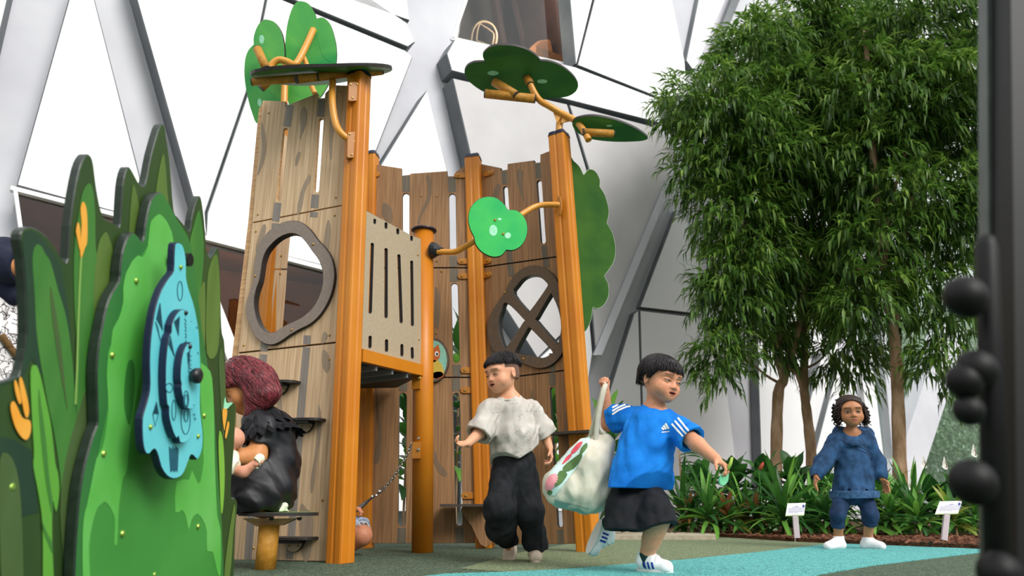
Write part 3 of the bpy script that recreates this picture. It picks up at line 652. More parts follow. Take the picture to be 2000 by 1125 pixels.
# upper right canopy leaves
c8 = lambda L: [(850+.2667*x, .2667*y)+((1,) if len(r) else ()) for x, y, *r in L]
Up = fplane(V(1018, 150, 4.62), (.04, -.25, -1))
ul = flat('leaf_board', c8([(500, 333), (590, 340), (680, 370), (740, 410), (772, 446, 1), (850, 455), (930, 490), (1000, 545), (1040, 600), (1045, 640), (1020, 680), (960, 710), (850, 722), (750, 735), (640, 742), (540, 735), (430, 705), (330, 660), (250, 600), (215, 540), (230, 490), (280, 460), (340, 455), (368, 456, 1), (350, 420), (355, 390), (400, 350), (450, 335)]), Up, .022, [M['green_lo'], M['dark_edge']], TW, smooth_n=4)
leaf_spots(ul, Up, [(963, 143, 11, 4.5), (1059, 159, 10, 4)])
Us = fplane(V(1190, 252, 4.62), (-.05, -.32, -1))
us = flat('leaf_board', c8([(1050, 865), (1120, 852), (1200, 855), (1300, 875), (1400, 910), (1490, 955), (1557, 1008), (1530, 1030), (1450, 1038), (1330, 1040), (1200, 1030), (1110, 1010), (1040, 970), (1005, 920), (1015, 885)]), Us, .022, [M['green_lo'], M['dark_edge']], TW, smooth_n=4)
leaf_spots(us, Us, [(1190, 246, 6, 2)])
arm([(1032, 156, 4.6), (1042, 178, 4.6), (1054, 196, 4.6), (1072, 207, 4.6), (1098, 222, 4.62), (1124, 236, 4.6), (1138, 252, 4.58), (1150, 274, 4.56)], .024)
arm([(1092, 266, 4.66), (1093, 240, 4.66), (1098, 222, 4.64)], .026)
flat('gusset', [(1080, 217), (1088, 240), (1096, 228)], vplane(V(1070, 220, 4.62), V(1120, 220, 4.62)), .008, [M['arm']]*2, TW, bevel=.001)
flat('gusset', [(1096, 240), (1098, 226), (1114, 236)], vplane(V(1070, 220, 4.62), V(1120, 220, 4.62)), .008, [M['arm']]*2, TW, bevel=.001)
def log(a, b, r=.033):
    A = V(*a); B = V(*b); v, f = tube([A, B], r, 14); o = mesh('branch_log', v, f, M['log'], TW); o.data.polygons.foreach_set('use_smooth', [len(p.vertices) == 4 for p in o.data.polygons])
    d = unit(B-A)
    for p, s in ((A, -1), (B, 1)):
        v, f = tube([p-d*s*.002, p+d*s*.008], r*.96, 14); mesh('log_end', v, f, M['step'], o)
log((948, 183, 4.58), (1044, 193, 4.58)); log((966, 160, 4.62), (1008, 186, 4.56)); log((1140, 258, 4.56), (1197, 261, 4.6), .028); log((1030, 152, 4.62), (1036, 165, 4.6), .03)
# upper left leaves
c3 = lambda L: [(440+.3912*x, .3912*y)+((1,) if len(r) else ()) for x, y, *r in L]
P1p = fplane(V(607, 90, 4.45), (.1, -1, -.35)); P2p = fplane(V(515, 120, 4.4), (-.15, -1, -.3))
l1 = flat('leaf_board', c3([(375, 5), (415, 18), (445, 60), (456, 92, 1), (490, 88), (525, 122), (545, 180), (556, 240), (555, 310), (535, 380), (505, 440), (470, 490), (400, 530), (340, 540), (318, 525), (308, 470), (300, 400), (297, 300), (300, 200), (310, 120), (330, 50), (350, 15)]), P1p, .02, [M['green_mid'], M['dark_edge']], TW, smooth_n=4)
l2 = flat('leaf_board', c3([(205, 97), (245, 110), (275, 150), (290, 200), (297, 270), (297, 400), (292, 470), (250, 560), (165, 618), (132, 560), (108, 470), (95, 380), (98, 300), (115, 250), (141, 222, 1), (142, 180), (160, 130), (185, 102)]), P2p, .02, [M['green_mid'], M['dark_edge']], TW, smooth_n=4)
leaf_spots(l2, P2p, [(511, 77, 5, 9), (507, 200, 4, 8)])
print_on(l1, P1p, [(620, 70), (640, 62), (655, 95), (650, 120), (632, 110)], M['green_mid'])
arm([(555, 205, 4.36), (556, 165, 4.36), (557, 128, 4.36)], .024)
arm([(526, 136, 4.3), (533, 124, 4.3), (545, 117, 4.3), (560, 120, 4.3), (575, 126, 4.3), (585, 115, 4.32), (600, 85, 4.36), (612, 58, 4.4)], .024)
arm([(592, 110, 4.36), (600, 130, 4.36), (606, 160, 4.36), (615, 183, 4.36)], .018)
log((503, 96, 4.32), (520, 134, 4.28), .03); log((511, 172, 4.3), (545, 140, 4.3), .026)
# front canopy leaf, seen almost edge on
ang = math.radians(24); cN = np.array([0.03, -math.sin(ang), math.cos(ang)])
C0 = V(625, 148, 3.86)
cpts = []
for t in np.linspace(0, 2*math.pi, 48, endpoint=False):
    r = .36*(1+.13*math.cos(3*t+.6)); cpts.append((r*math.cos(t)*1.12, r*math.sin(t)*.85))
tiltx = unit(np.array([1, 0, .085])); ty = unit(np.cross(np.array([cN[0], cN[1], cN[2]]), tiltx)); nn = unit(np.cross(tiltx, ty))
flat('leaf_board', [tuple(C0+tiltx*a+ty*b) for a, b in cpts], (C0, -nn), .02, [M['green_lo'], M['dark_edge']], TW, pix=False)
log((494, 160, 3.74), (620, 150, 3.74), .024); log((580, 155, 3.70), (690, 142, 3.86), .026); log((690, 144, 3.84), (745, 137, 3.88), .03)
arm([(650, 158, 3.80), (649, 200, 3.76), (655, 240, 3.75), (668, 262, 3.75), (694, 281, 3.78)], .021)
arm([(682, 150, 3.82), (688, 158, 3.8), (697, 166, 3.78)], .021)
fp = vplane(P1b, P1b+np.array([math.cos(math.radians(-28)), math.sin(math.radians(-28)), 0]))
fpl = vplane(V(690, 280, 3.755), V(720, 280, 3.80))
for (x0, y0, x1, y1) in ((679, 257, 701, 308), (681, 160, 702, 197)):
    o = flat('flange_plate', [(x0+2, y0), (x1-2, y0), (x1, y0+3), (x1-1, y1-3), (x1-4, y1), (x0+1, y1), (x0-1, y1-3), (x0, y0+3)], fpl, .03, [M['post_dark']]*2, TW)
    for x, y in ((x0+4, y0+5), (x1-4, y0+5), ((x0+x1)/2-3, y1-6)): bolt(on(x, y, fpl), fpl[1], .006, M['brass'], o)
# ============================================================= chain hammock belt slung inside the tower
chn = thing('chain_sling', 'steel chain with a black belt hanging from the round orange post', 'chain', V(760, 930, 4.58))
pth = [V(*p) for p in smoothpath([(804, 866, 4.55), (795, 888, 4.55), (780, 914, 4.56), (765, 937, 4.57), (744, 960, 4.58)], 6)]
L_ = np.cumsum([0]+[np.linalg.norm(pth[i+1]-pth[i]) for i in range(len(pth)-1)]); nl = 17
link_me = None
for k in range(nl):
    s = L_[-1]*(k+.5)/nl; p = np.array([np.interp(s, L_, [q[i] for q in pth]) for i in range(3)]); s2 = min(s+.01, L_[-1]); p2 = np.array([np.interp(s2, L_, [q[i] for q in pth]) for i in range(3)])
    d = unit(p2-p) if k < nl-1 else d
    if link_me is None:
        ring = [np.array([.007*math.cos(t), 0, .0165*math.sin(t)]) for t in np.linspace(0, 2*math.pi, 12, endpoint=False)]
        v, f = tube(ring+[ring[0]], .0028, 6, caps=False); link_me = mesh('chain_link', v, f, M['steel'], chn, smooth=True); ln = link_me
        me_l = link_me.data
        for q in me_l.vertices: q.co = Vector(q.co)+Vector(ORIG[chn.name])
    else:
        ln = bpy.data.objects.new('chain_link', me_l); COL.objects.link(ln); ln.parent = chn
    R = Vector(d).to_track_quat('Z', 'Y').to_matrix().to_4x4() @ Matrix.Rotation(math.pi/2*(k % 2)+.5, 4, 'Z')
    ln.matrix_local = Matrix.Translation(Vector(p-ORIG[chn.name])) @ R
bp_ = [V(*p) for p in smoothpath([(750, 956, 4.58), (735, 966, 4.58), (715, 981, 4.56), (694, 998, 4.52), (668, 1012, 4.48), (630, 1010, 4.42)], 4)]
mb = MB(); v = []; f = []
for i, p in enumerate(bp_):
    d = unit(bp_[min(i+1, len(bp_)-1)]-bp_[max(i-1, 0)]); s = unit(np.cross(d, AX[2])); u = np.cross(s, d); w = .012+.02*min(1, i/5)
    v += [p+s*w+u*.004, p-s*w+u*.004, p-s*w-u*.004, p+s*w-u*.004]
n4 = len(bp_)
for i in range(n4-1):
    for k in range(4): f.append((i*4+k, i*4+(k+1) % 4, (i+1)*4+(k+1) % 4, (i+1)*4+k))
f += [(3, 2, 1, 0), tuple((n4-1)*4+k for k in range(4))]
mesh('belt', v, f, M['black'], chn)
for x, y in ((741, 960), (735, 968), (727, 970)): bolt(V(x, y, 4.555), np.array([0.2, -1., .3]), .009, M['steel'], chn, name='rivet', h=.01)
v, f = boxv(V(746, 957, 4.575), unit(np.array([1, 0, .8])), AX[1], unit(np.array([-.8, 0, 1])), .02, .012, .012); mesh('clamp', v, f, M['steel'], chn)
# ============================================================= stool
st = thing('play_stool', 'low round stool with green top on a thick wooden stump', 'stool', G(518, 1113))
q = G(518, 1112); v, f = tube([q, q+np.array([0, 0, .19])], .046, 24); o = mesh('stump', v, f, M['log'], st); o.data.polygons.foreach_set('use_smooth', [len(p.vertices) == 4 for p in o.data.polygons])
top = np.array([V(540, 1004, q[1])[0], q[1]+.02, .246])
M['stool_g'] = mat('stool_green', '6c9a3a', '7fae48', (20, 20, 20), .5)
ring = [(top[0]+.178*(1+.04*math.cos(3*t))*math.cos(t), top[1]+.16*math.sin(t), top[2]) for t in np.linspace(0, 2*math.pi, 40, endpoint=False)]
flat('seat', ring, (top, np.array([0, 0, 1.])), .016, [M['stool_g'], M['dark_edge']], st, pix=False, bevel=.003)
flat('bracket', [(475, 1013), (580, 1013), (552, 1026), (500, 1028)], vplane(V(500, 1000, q[1]), V(560, 1000, q[1])), .02, [M['wood_edge'], M['dark_edge']], st)
for x in (534, 588): bolt(np.array([V(x, 1016, q[1])[0], q[1]-.03, .224]), np.array([0, 0, -1.]), .012, M['black'], st, h=.014)
# ============================================================= green grass play board in front on the left
gA = np.array([-1.06, 1.53, 0]); gB = np.array([-1.0, 2.7, 0]); Gp = vplane(gA, gB); Gb = shift(Gp, -.035)
GR = thing('grass_board', 'layered green play board cut like tall grass with a bush in front', 'play panel', np.array([-1.03, 2.1, 0]))
M['gr_base'] = mat('dark_grass_print', '2c4620', '385022', (6, 6, 1.5), .5); M['gr_lobe'] = mat('deep_green_print', '203a2a', '2a4630', (4, 4, 2), .5)
M['gr_a'] = mat('leaf_green_print', '3a7530', '4d8438', (9, 9, 2), .5); M['gr_b'] = mat('bright_blade_print', '5a9e36', '68ab40', (9, 9, 2), .5)
M['gr_c'] = mat('olive_blade_print', '55702f', '617c38', (9, 9, 2), .5); M['gr_d'] = mat('lime_blade_print', '78b03c', '84bc46', (9, 9, 2), .5)
M['gr_e'] = mat('dim_olive_print', '435a30', '4e6638', (9, 9, 2), .5)
M['or_p'] = mat('orange_petal_print', 'f0a030', 'f4ae44', (9, 9, 9), .5); M['stem_p'] = mat('pale_stem_print', '86ad58', None, rough=.5)
M['bush'] = mat('bush_green_print', '2f6f38', '3a7c36', (3, 3, 3), .5); M['bush_m'] = mat('bush_mid_print', '3d8836', '469440', (4, 4, 4), .5)
M['bush_l'] = mat('bush_light_print', '58b046', '6cbc5e', (4, 4, 4), .5); M['bush_d'] = mat('bush_deep_print', '347a34', '3c8038', (4, 4, 4), .5)
M['blue'] = mat('turquoise_board', '5cc6d2', '70d2da', (6, 6, 6), .45); M['blue_edge'] = mat('navy_edge', '14203c', None, rough=.5); M['green_edge'] = mat('black_green_edge', '1a261e', '243228', (30, 30, 30), .42, spec=.5)
M['ink'] = mat('engraved_line', '2a6478', None, rough=.6); M['gbolt'] = mat('lime_bolt', '8aa84a', None, rough=.35, metal=.5)
back = [(-60, 800), (-30, 757), (0, 747), (14, 743), (28, 741), (37, 735), (46, 705), (52, 650), (50, 570), (45, 505), (39, 468), (43, 450), (56, 443), (74, 448), (95, 465), (111, 487), (121, 505), (127, 512), (133, 505), (137, 440), (145, 380), (155, 330), (163, 310), (171, 301), (178, 305), (183, 320), (188, 360), (195, 400), (203, 425), (215, 432), (226, 438), (231, 444), (235, 438), (237, 408), (240, 363), (245, 337), (251, 326), (257, 331), (267, 350), (274, 361), (279, 364), (284, 359), (289, 337), (295, 305), (304, 272), (311, 250), (317, 242), (322, 247), (325, 270), (331, 308), (335, 354), (340, 412), (347, 423), (360, 439), (368, 450), (372, 448), (374, 430), (380, 403), (387, 386), (391, 383), (394, 392), (398, 419), (401, 452), (404, 489), (410, 503), (417, 496), (423, 483), (427, 487), (429, 507), (431, 564), (432, 618), (434, 651), (438, 664), (440, 700), (441, 760), (447, 788), (454, 785), (460, 790), (461, 804), (457, 876), (454, 914), (451, 960), (454, 976), (458, 971), (462, 976), (464, 989), (460, 1032), (458, 1098), (457, 1130), (457, 1150), (300, 1190), (100, 1320), (-90, 1500), (-80, 1000)]
gb = flat('grass_layer', back, Gb, .022, [M['gr_base'], M['green_edge']], GR, bevel=.003, smooth_n=2)
def gp(pts, m, pl=Gb, n=3, off=.0012, par=None, nm='print'): return print_on(par or gb, pl, pts, M[m], n=n, off=off, name=nm)
gp([(44, 470), (50, 452), (62, 450), (80, 460), (105, 495), (120, 520), (135, 620), (150, 800), (145, 900), (100, 760), (62, 700), (48, 735), (30, 745), (0, 752), (-20, 800), (-10, 850), (30, 860), (62, 880), (75, 1000), (40, 1010), (-30, 960), (-40, 800), (-5, 752), (40, 735), (55, 660), (53, 560)], 'gr_lobe', n=0)
gp([(78, 478), (90, 498), (99, 513), (113, 564), (129, 618), (140, 690), (147, 780), (151, 850), (149, 905), (135, 1000), (122, 1000), (118, 930), (107, 851), (92, 780), (81, 716), (77, 690), (71, 640), (68, 573), (64, 511), (68, 484)], 'gr_a', off=.002)
gp([(174, 358), (182, 372), (186, 419), (187, 480), (196, 560), (190, 640), (175, 740), (160, 800), (150, 820), (152, 700), (146, 600), (145, 500), (153, 426), (162, 377)], 'gr_a', off=.002)
gp([(205, 455), (212, 460), (222, 500), (222, 560), (200, 600), (186, 640), (184, 560), (192, 480)], 'gr_c', off=.0026)
gp([(99, 560), (106, 590), (120, 680), (128, 760), (132, 800), (124, 760), (112, 690), (101, 610)], 'gr_e', off=.003)
gp([(155, 800), (170, 760), (180, 790), (176, 850), (160, 920), (150, 1000), (140, 1080), (128, 1110), (118, 1000), (128, 900)], 'gr_e', off=.0026)
gp([(69, 713), (77, 727), (89, 778), (100, 833), (108, 904), (113, 923), (116, 958), (110, 1000), (103, 978), (102, 1054), (105, 1125), (106, 1150), (86, 1160), (84, 1032), (76, 967), (66, 913), (67, 882), (63, 815), (60, 727)], 'gr_b', off=.0035)
gp([(76, 760), (82, 800), (90, 860), (96, 930), (104, 985), (101, 1000), (90, 940), (82, 870), (77, 810)], 'gr_a', off=.0045)
gp([(83, 1020), (92, 1040), (101, 1058), (103, 1080), (96, 1065), (86, 1040)], 'gr_a', off=.0045)
gp([(0, 900), (20, 890), (35, 930), (42, 1000), (46, 1125), (48, 1170), (10, 1200), (0, 1050)], 'gr_e', off=.003)
gp([(163, 394), (169, 408), (171, 441), (170, 474), (166, 484), (159, 504), (157, 484), (160, 441), (158, 408)], 'or_p', off=.0045); gp([(153, 434), (157, 452), (157, 490), (151, 464), (149, 450)], 'or_p', off=.0045)
band(shift(Gb, .003), [(159, 503), (156, 560), (153, 640), (151, 720), (148, 790)], 1.7, M['stem_p'], gb)
for L in ([(42, 737), (52, 771), (57, 802), (53, 816), (48, 807), (42, 776), (38, 747)], [(30, 742), (37, 758), (42, 784), (38, 789), (33, 776), (29, 756)], [(27, 784), (33, 793), (44, 816), (59, 822), (60, 844), (52, 859), (40, 851), (29, 831), (22, 804), (22, 789)], [(190, 636), (192, 645), (188, 684), (185, 684), (186, 655)], [(178, 674), (183, 704), (180, 718), (177, 693)], [(436, 799), (444, 802), (440, 832), (438, 840), (435, 816)], [(445, 824), (448, 830), (442, 856), (440, 850)]): gp(L, 'or_p', off=.0055)
gp([(261, 360), (271, 397), (274, 430), (276, 470), (254, 470), (254, 430), (256, 397)], 'gr_c', off=.002); gp([(319, 301), (324, 330), (327, 374), (328, 400), (306, 390), (309, 346)], 'gr_c', off=.002)
gp([(388, 412), (393, 430), (398, 480), (394, 551), (384, 600), (376, 540), (371, 480), (376, 452)], 'gr_a', off=.002); gp([(422, 496), (428, 529), (430, 618), (424, 690), (404, 690), (404, 573), (409, 524)], 'gr_c', off=.002)
gp([(400, 551), (400, 678), (391, 690), (384, 630), (386, 590)], 'gr_c', off=.0026); gp([(434, 680), (439, 720), (441, 780), (436, 860), (430, 760), (428, 700)], 'gr_e', off=.002)
gp([(430, 841), (436, 864), (439, 930), (436, 990), (432, 1000), (429, 930), (427, 864)], 'gr_d', off=.003); gp([(457, 987), (460, 1002), (456, 1040), (449, 1124), (438, 1130), (446, 1054)], 'gr_c', off=.003)
gp([(440, 776), (443, 787), (455, 786), (443, 799), (437, 799)], 'spot', off=.003)
# bush layer in front
bushp = [(140, 1320), (145, 1125), (150, 1032), (157, 956), (165, 913), (173, 882), (182, 851), (190, 831), (191, 815), (190, 771), (189, 727), (193, 678), (199, 645), (208, 600), (219, 572), (233, 549), (235, 529), (239, 495), (247, 469), (255, 456), (263, 454), (271, 462), (278, 471), (282, 461), (284, 443), (289, 414), (295, 392), (304, 379), (313, 375), (321, 380), (333, 401), (347, 428), (362, 450), (374, 480), (386, 560), (395, 640), (408, 720), (418, 780), (424, 880), (429, 960), (434, 1020), (438, 1130), (436, 1160), (300, 1210)]
bu = flat('bush_layer', bushp, Gp, .026, [M['bush'], M['green_edge']], GR, bevel=.004, smooth_n=2)
gq = lambda pts, m, off=.0012, n=3: print_on(bu, Gp, pts, M[m], n=n, off=off)
gq([(176, 1130), (170, 1000), (190, 900), (211, 800), (212, 690), (240, 600), (262, 520), (290, 480), (318, 430), (345, 480), (365, 560), (385, 660), (405, 760), (418, 900), (428, 1040), (430, 1130), (300, 1190)], 'bush_m', n=0)
gq([(309, 419), (316, 421), (324, 430), (331, 443), (339, 474), (330, 560), (305, 620), (280, 700), (266, 780), (254, 850), (248, 917), (241, 932), (238, 945), (233, 984), (231, 1015), (229, 1061), (224, 1063), (225, 1032), (224, 1011), (220, 1000), (213, 987), (205, 980), (197, 985), (189, 995), (181, 1022), (174, 1065), (176, 1125), (176, 1150), (163, 1150), (162, 1043), (166, 1002), (170, 989), (181, 934), (189, 897), (201, 876), (207, 847), (212, 804), (211, 768), (209, 732), (212, 694), (217, 676), (221, 644), (233, 622), (241, 591), (241, 564), (246, 536), (253, 522), (260, 509), (271, 499), (279, 503), (286, 491), (289, 480), (292, 452), (296, 432)], 'bush_l', .002, n=2)
gq([(345, 941), (343, 1000), (355, 996), (363, 1008), (369, 1035), (374, 1015), (385, 1003), (396, 1015), (404, 1037), (405, 1076), (416, 1078), (424, 1115), (431, 1122), (431, 1037), (424, 1006), (421, 941), (419, 876), (418, 804), (414, 737), (406, 720), (397, 712), (392, 715), (392, 780), (398, 852), (397, 886), (398, 902), (392, 941), (385, 941), (375, 919), (370, 937)], 'bush_l', .002, n=2)
gq([(250, 708), (243, 760), (244, 800), (254, 830), (262, 770), (262, 710)], 'bush_d', .003)
for x, y in ((264, 549), (217, 694), (200, 886), (237, 1042), (385, 1028), (397, 812)): bolt(on(x, y, Gp), Gp[1], .009, M['gbolt'], bu, h=.008)
bolt(on(22, 951, Gb), Gb[1], .009, M['gbolt'], gb)
for x, y in ((300, 1122),): bolt(on(x, y, Gp), Gp[1], .007, M['gbolt'], bu)
# turquoise dial board
bluep = [(342, 477), (348, 473), (356, 477), (361, 491), (364, 513), (364, 540), (369, 564), (378, 591), (384, 618), (389, 651), (391, 690), (392, 730), (391, 780), (392, 809), (396, 840), (396, 871), (391, 890), (385, 898), (379, 892), (373, 889), (368, 901), (359, 924), (350, 933), (339, 936), (326, 930), (315, 913), (309, 891), (303, 878), (297, 881), (292, 887), (285, 886), (280, 871), (278, 847), (278, 818), (283, 799), (290, 775), (293, 751), (292, 708), (294, 665), (298, 633), (304, 600), (316, 564), (331, 540), (339, 529), (340, 502)]
Bp1 = shift(Gp, .085); Bp2 = shift(Gp, .108); Bp3 = shift(Gp, .132)
b1 = flat('dial_board', bluep, Bp1, .02, [M['blue'], M['blue_edge']], GR, bevel=.003, smooth_n=2)
notch = lambda c, r, n, a0: [(c[0]+r[0]*math.cos(t), c[1]+r[1]*math.sin(t)) for t in np.linspace(0, 2*math.pi, n, endpoint=False)]
def ndisc(cx, cy, rx, ry, dents):
    out = []
    for t in np.linspace(0, 2*math.pi, 72, endpoint=False):
        k = 1-sum(.09*math.exp(-((t-d+math.pi) % (2*math.pi)-math.pi)**2/.003) for d in dents); out.append((cx+rx*k*math.cos(t), cy+ry*k*math.sin(t)))
    return out
b2 = flat('large_disc', ndisc(357, 735, 33.5, 131, (1.85, 2.6, 3.9, 5.2, .6)), Bp2, .02, [M['blue'], M['blue_edge']], GR, bevel=.002)
b3 = flat('small_disc', ndisc(372, 734, 19.5, 66, (2.9, 1.2, 4.6)), Bp3, .02, [M['blue'], M['blue_edge']], GR, bevel=.002)
q = on(373, 734, Bp3); n = Gp[1]; v, f = tube([q, q+n*.012, q+n*.024, q+n*.03], [.014, .022, .022, .012], 16); mesh('knob', v, f, M['black'], GR, smooth=True)
for x, y in ((352, 508), (310, 650)): 
    q = on(x-18, y, shift(Gp, .01)); v, f = tube([q, q+n*.06], .02, 14); mesh('spacer', v, f, M['black'], GR, smooth=False)
for x, y, pl, p in ((352, 522, Bp1, b1), (293, 834, Bp1, b1), (386, 852, Bp1, b1), (362, 611, Bp2, b2), (370, 677, Bp3, b3)): bolt(on(x, y, pl), n, .007, M['gbolt'] if p is b1 else M['black'], p)
def ink(par, pl, L, w=.55, close=True):
    L = list(L)+([L[0]] if close else []); band(shift(pl, .0005), L, w, M['ink'], par)
ink(b1, Bp1, ell(352, 568, 5, 19, 18)); ink(b1, Bp1, [(306, 785), (310, 808), (303, 833), (299, 808)]); ink(b1, Bp1, [(313, 592), (318, 645), (306, 622)]); ink(b1, Bp1, [(304, 628), (314, 666), (309, 640)])
ink(b2, Bp2, [(341, 628), (351, 618), (349, 655)]); ink(b2, Bp2, ell(340, 801, 4, 20, 16)); ink(b2, Bp2, ell(331, 757, 7, 9, 12)); ink(b2, Bp2, [(333, 655), (341, 696), (330, 672)]); ink(b2, Bp2, ell(363, 820, 9, 28, 18)); ink(b2, Bp2, ell(364, 812, 4, 12, 12))
for k in range(6): ink(b2, Bp2, [(361+.7*k, 622+14*k), (364+.4*k, 628+14*k), (361+k*.5, 632+13*k), (365, 634+13*k)], .45, False)
for k in range(5): ink(b3, Bp3, [(366+k*.5, 690+6*k), (372, 684+8*k), (368, 700+6*k), (375, 694+9*k)], .45, False)
ink(b3, Bp3, ell(364, 782, 3, 12, 12)); ink(b3, Bp3, ell(364, 780, 5, 17, 14))
for k in range(9): ink(b1, Bp1, [(331+2.2*k, 872+2*(k % 3)), (332+2*k, 895+3*(k % 2)), (334+1.6*k, 922-(k % 4))], .5, False)
for x, y in ((378, 772), (379, 810), (381, 818), (384, 640), (386, 690)): ink(b2, Bp2, [(x-2, y), (x+1, y-2), (x+2, y+1), (x, y+3)], .5, False)
# ============================================================= black play post close to the lens on the right
M['pole_b'] = mat('black_pole_paint', '070808', '0c0d0e', (30, 30, 30), .5, spec=.25); M['pole_g'] = mat('grey_pole_strip', '3a423e', '48504c', (20, 20, 20), .4)
PP = thing('climbing_pole', 'black climbing pole with round black grips, right by the lens', 'play post', np.array([.62, .95, 0]))
def wp(px, py, Y): return V(px, py, Y)
def pole(name, a, b, hx, hy, m):
    v, f = prism([(-hx, -hy), (hx, -hy), (hx, hy), (-hx, hy)], a, b, AX[0]); return mesh(name, v, f, m, PP)
def lean(x0, x1, Y):                     # a leaning member: its foot and its upper end
    a = wp(x1, 1125, Y); b = wp(x0, 0, Y+.05); d = b-a; return a-d*(a[2]/d[2]), b+d*.15
a_, b_ = lean(1976, 1990, .92); pole('post', a_+np.array([.025, 0, 0]), b_+np.array([.025, 0, 0]), .045, .03, M['pole_b'])
a_, b_ = lean(1930, 1938, .95); pole('strip', a_, b_, .009, .012, M['pole_g'])
rx = wp(1928, 700, .86)[0]; zt = wp(1926, 462, .86)[2]
ra_ = wp(1948, 1125, .86); rb_ = wp(1926, 458, .87); ra_ = ra_-(rb_-ra_)*(ra_[2]/(rb_-ra_)[2]); v, f = tube([ra_, ra_*.03+rb_*.97, ra_*.008+rb_*.992, rb_], [.0135, .0135, .010, .003], 18); mesh('rail', v, f, M['pole_b'], PP, smooth=True)
for x, y, r in ((1886, 580, 44), (1884, 745, 36), (1908, 722, 40), (1892, 802, 30), (1900, 942, 44), (1952, 1120, 40)):
    Yg = .84; s = r*.83/FPX; v, f = ball(wp(x, y, Yg), (s*1.0, s*.9, s), 20, 14); mesh('grip', v, f, M['pole_b'], PP, smooth=True)
# ============================================================= foliage
def leafmat(name, c1, c2, rough=.4): return mat(name, c1, c2, (3, 3, 3), rough, attr=True, spec=.45, trans=.4)
M['bamboo'] = leafmat('long_leaf', 'ffffff', 'e4ecd4', .42); M['bark'] = mat('smooth_bark', '86694a', 'b8987a', (14, 14, 5), .8, .5, lo=.35, hi=.7)
def leaf_quads(P, D, Nn, L, Wd, bend=.25):
    """many folded lance leaves at once: arrays of base, direction, normal, length, width"""
    D = D/np.linalg.norm(D, axis=1, keepdims=True); S = np.cross(D, Nn); S /= np.linalg.norm(S, axis=1, keepdims=True)+1e-9; U = np.cross(S, D)
    L = L[:, None]; Wd = Wd[:, None]
    mid = P+D*L*.45+U*L*.04; tip = P+D*L-U*L*bend-np.array([0, 0, 1.])*L*bend*.5
    a = mid+S*Wd*.5+U*Wd*.18; b = mid-S*Wd*.5+U*Wd*.18
    v = np.stack([P, a, tip, b, mid], 1).reshape(-1, 3); n = len(P); i = np.arange(n)[:, None]*5
    f = np.concatenate([i+np.array([[0, 1, 4]]), i+np.array([[1, 2, 4]]), i+np.array([[2, 3, 4]]), i+np.array([[3, 0, 4]])], 0)
    return v, f
def crown(name, blobs, parent, seed, dens, leaf=(.175, .029), col=((.016, .055, .012), (.11, .23, .035), (.36, .50, .10))):
    r = np.random.default_rng(seed); PS = []; DS = []; NS = []; LS = []; WS = []; CS = []
    for (c, R) in blobs:
        c = np.asarray(c); R = np.asarray(R); n = int(dens*R[0]*R[2]*(R[1]**.5))
        u = r.normal(size=(n, 3)); u /= np.linalg.norm(u, axis=1, keepdims=True); rad = r.random(n)**.42
        base = c+u*R*rad[:, None]
        out = u*np.array([1, 1, .5])+np.array([0, 0, -.15]); out += r.normal(size=(n, 3))*.45; out /= np.linalg.norm(out, axis=1, keepdims=True)
        for k in range(13):
            t = k/13; side = r.normal(size=(n, 3)); side -= out*np.sum(side*out, 1, keepdims=True); side /= np.linalg.norm(side, axis=1, keepdims=True)
            p = base+out*(t*.26)-np.array([0, 0, .12])*t*t; d = out*.75+side*.62+np.array([0, 0, -.30])
            PS.append(p); DS.append(d); NS.append(np.cross(d, np.cross([0, 0, 1.], d))+side*.4)
            LS.append(leaf[0]*(.7+.6*r.random(n))); WS.append(leaf[1]*(.75+.5*r.random(n)))
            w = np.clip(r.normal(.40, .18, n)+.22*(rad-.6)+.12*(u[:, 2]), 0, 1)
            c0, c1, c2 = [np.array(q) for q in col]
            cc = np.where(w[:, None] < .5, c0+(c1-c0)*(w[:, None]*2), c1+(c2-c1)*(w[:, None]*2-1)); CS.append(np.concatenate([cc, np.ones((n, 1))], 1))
    v, f = leaf_quads(np.concatenate(PS), np.concatenate(DS), np.concatenate(NS), np.concatenate(LS), np.concatenate(WS))
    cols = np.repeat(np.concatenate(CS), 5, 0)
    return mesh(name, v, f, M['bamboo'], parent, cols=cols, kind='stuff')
def branch(pts, r0, r1, parent, name='branch'):
    P = smoothpath([V(*p) for p in pts], 5); n = len(P); rr = np.linspace(r0, r1, n)*(1+.06*np.sin(np.arange(n)*2.1)); v, f = tube(P, list(rr), 10); return mesh(name, v, f, M['bark'], parent, smooth=True)
def tree(label, base, trunks, blobs, seed, dens):
    b = V(*base); b[2] = 0.02; t = thing('bamboo_leaf_tree', label, 'tree', b, 'bamboo-leaved trees in the planting bed')
    for i, (pts, r0, r1) in enumerate(trunks): branch(pts, r0, r1, t, 'trunk' if i == 0 else 'branch')
    crown('foliage', blobs, t, seed, dens); return t
B = lambda px, py, Y, rx, ry, rz: (V(px, py, Y), (rx, ry, rz))
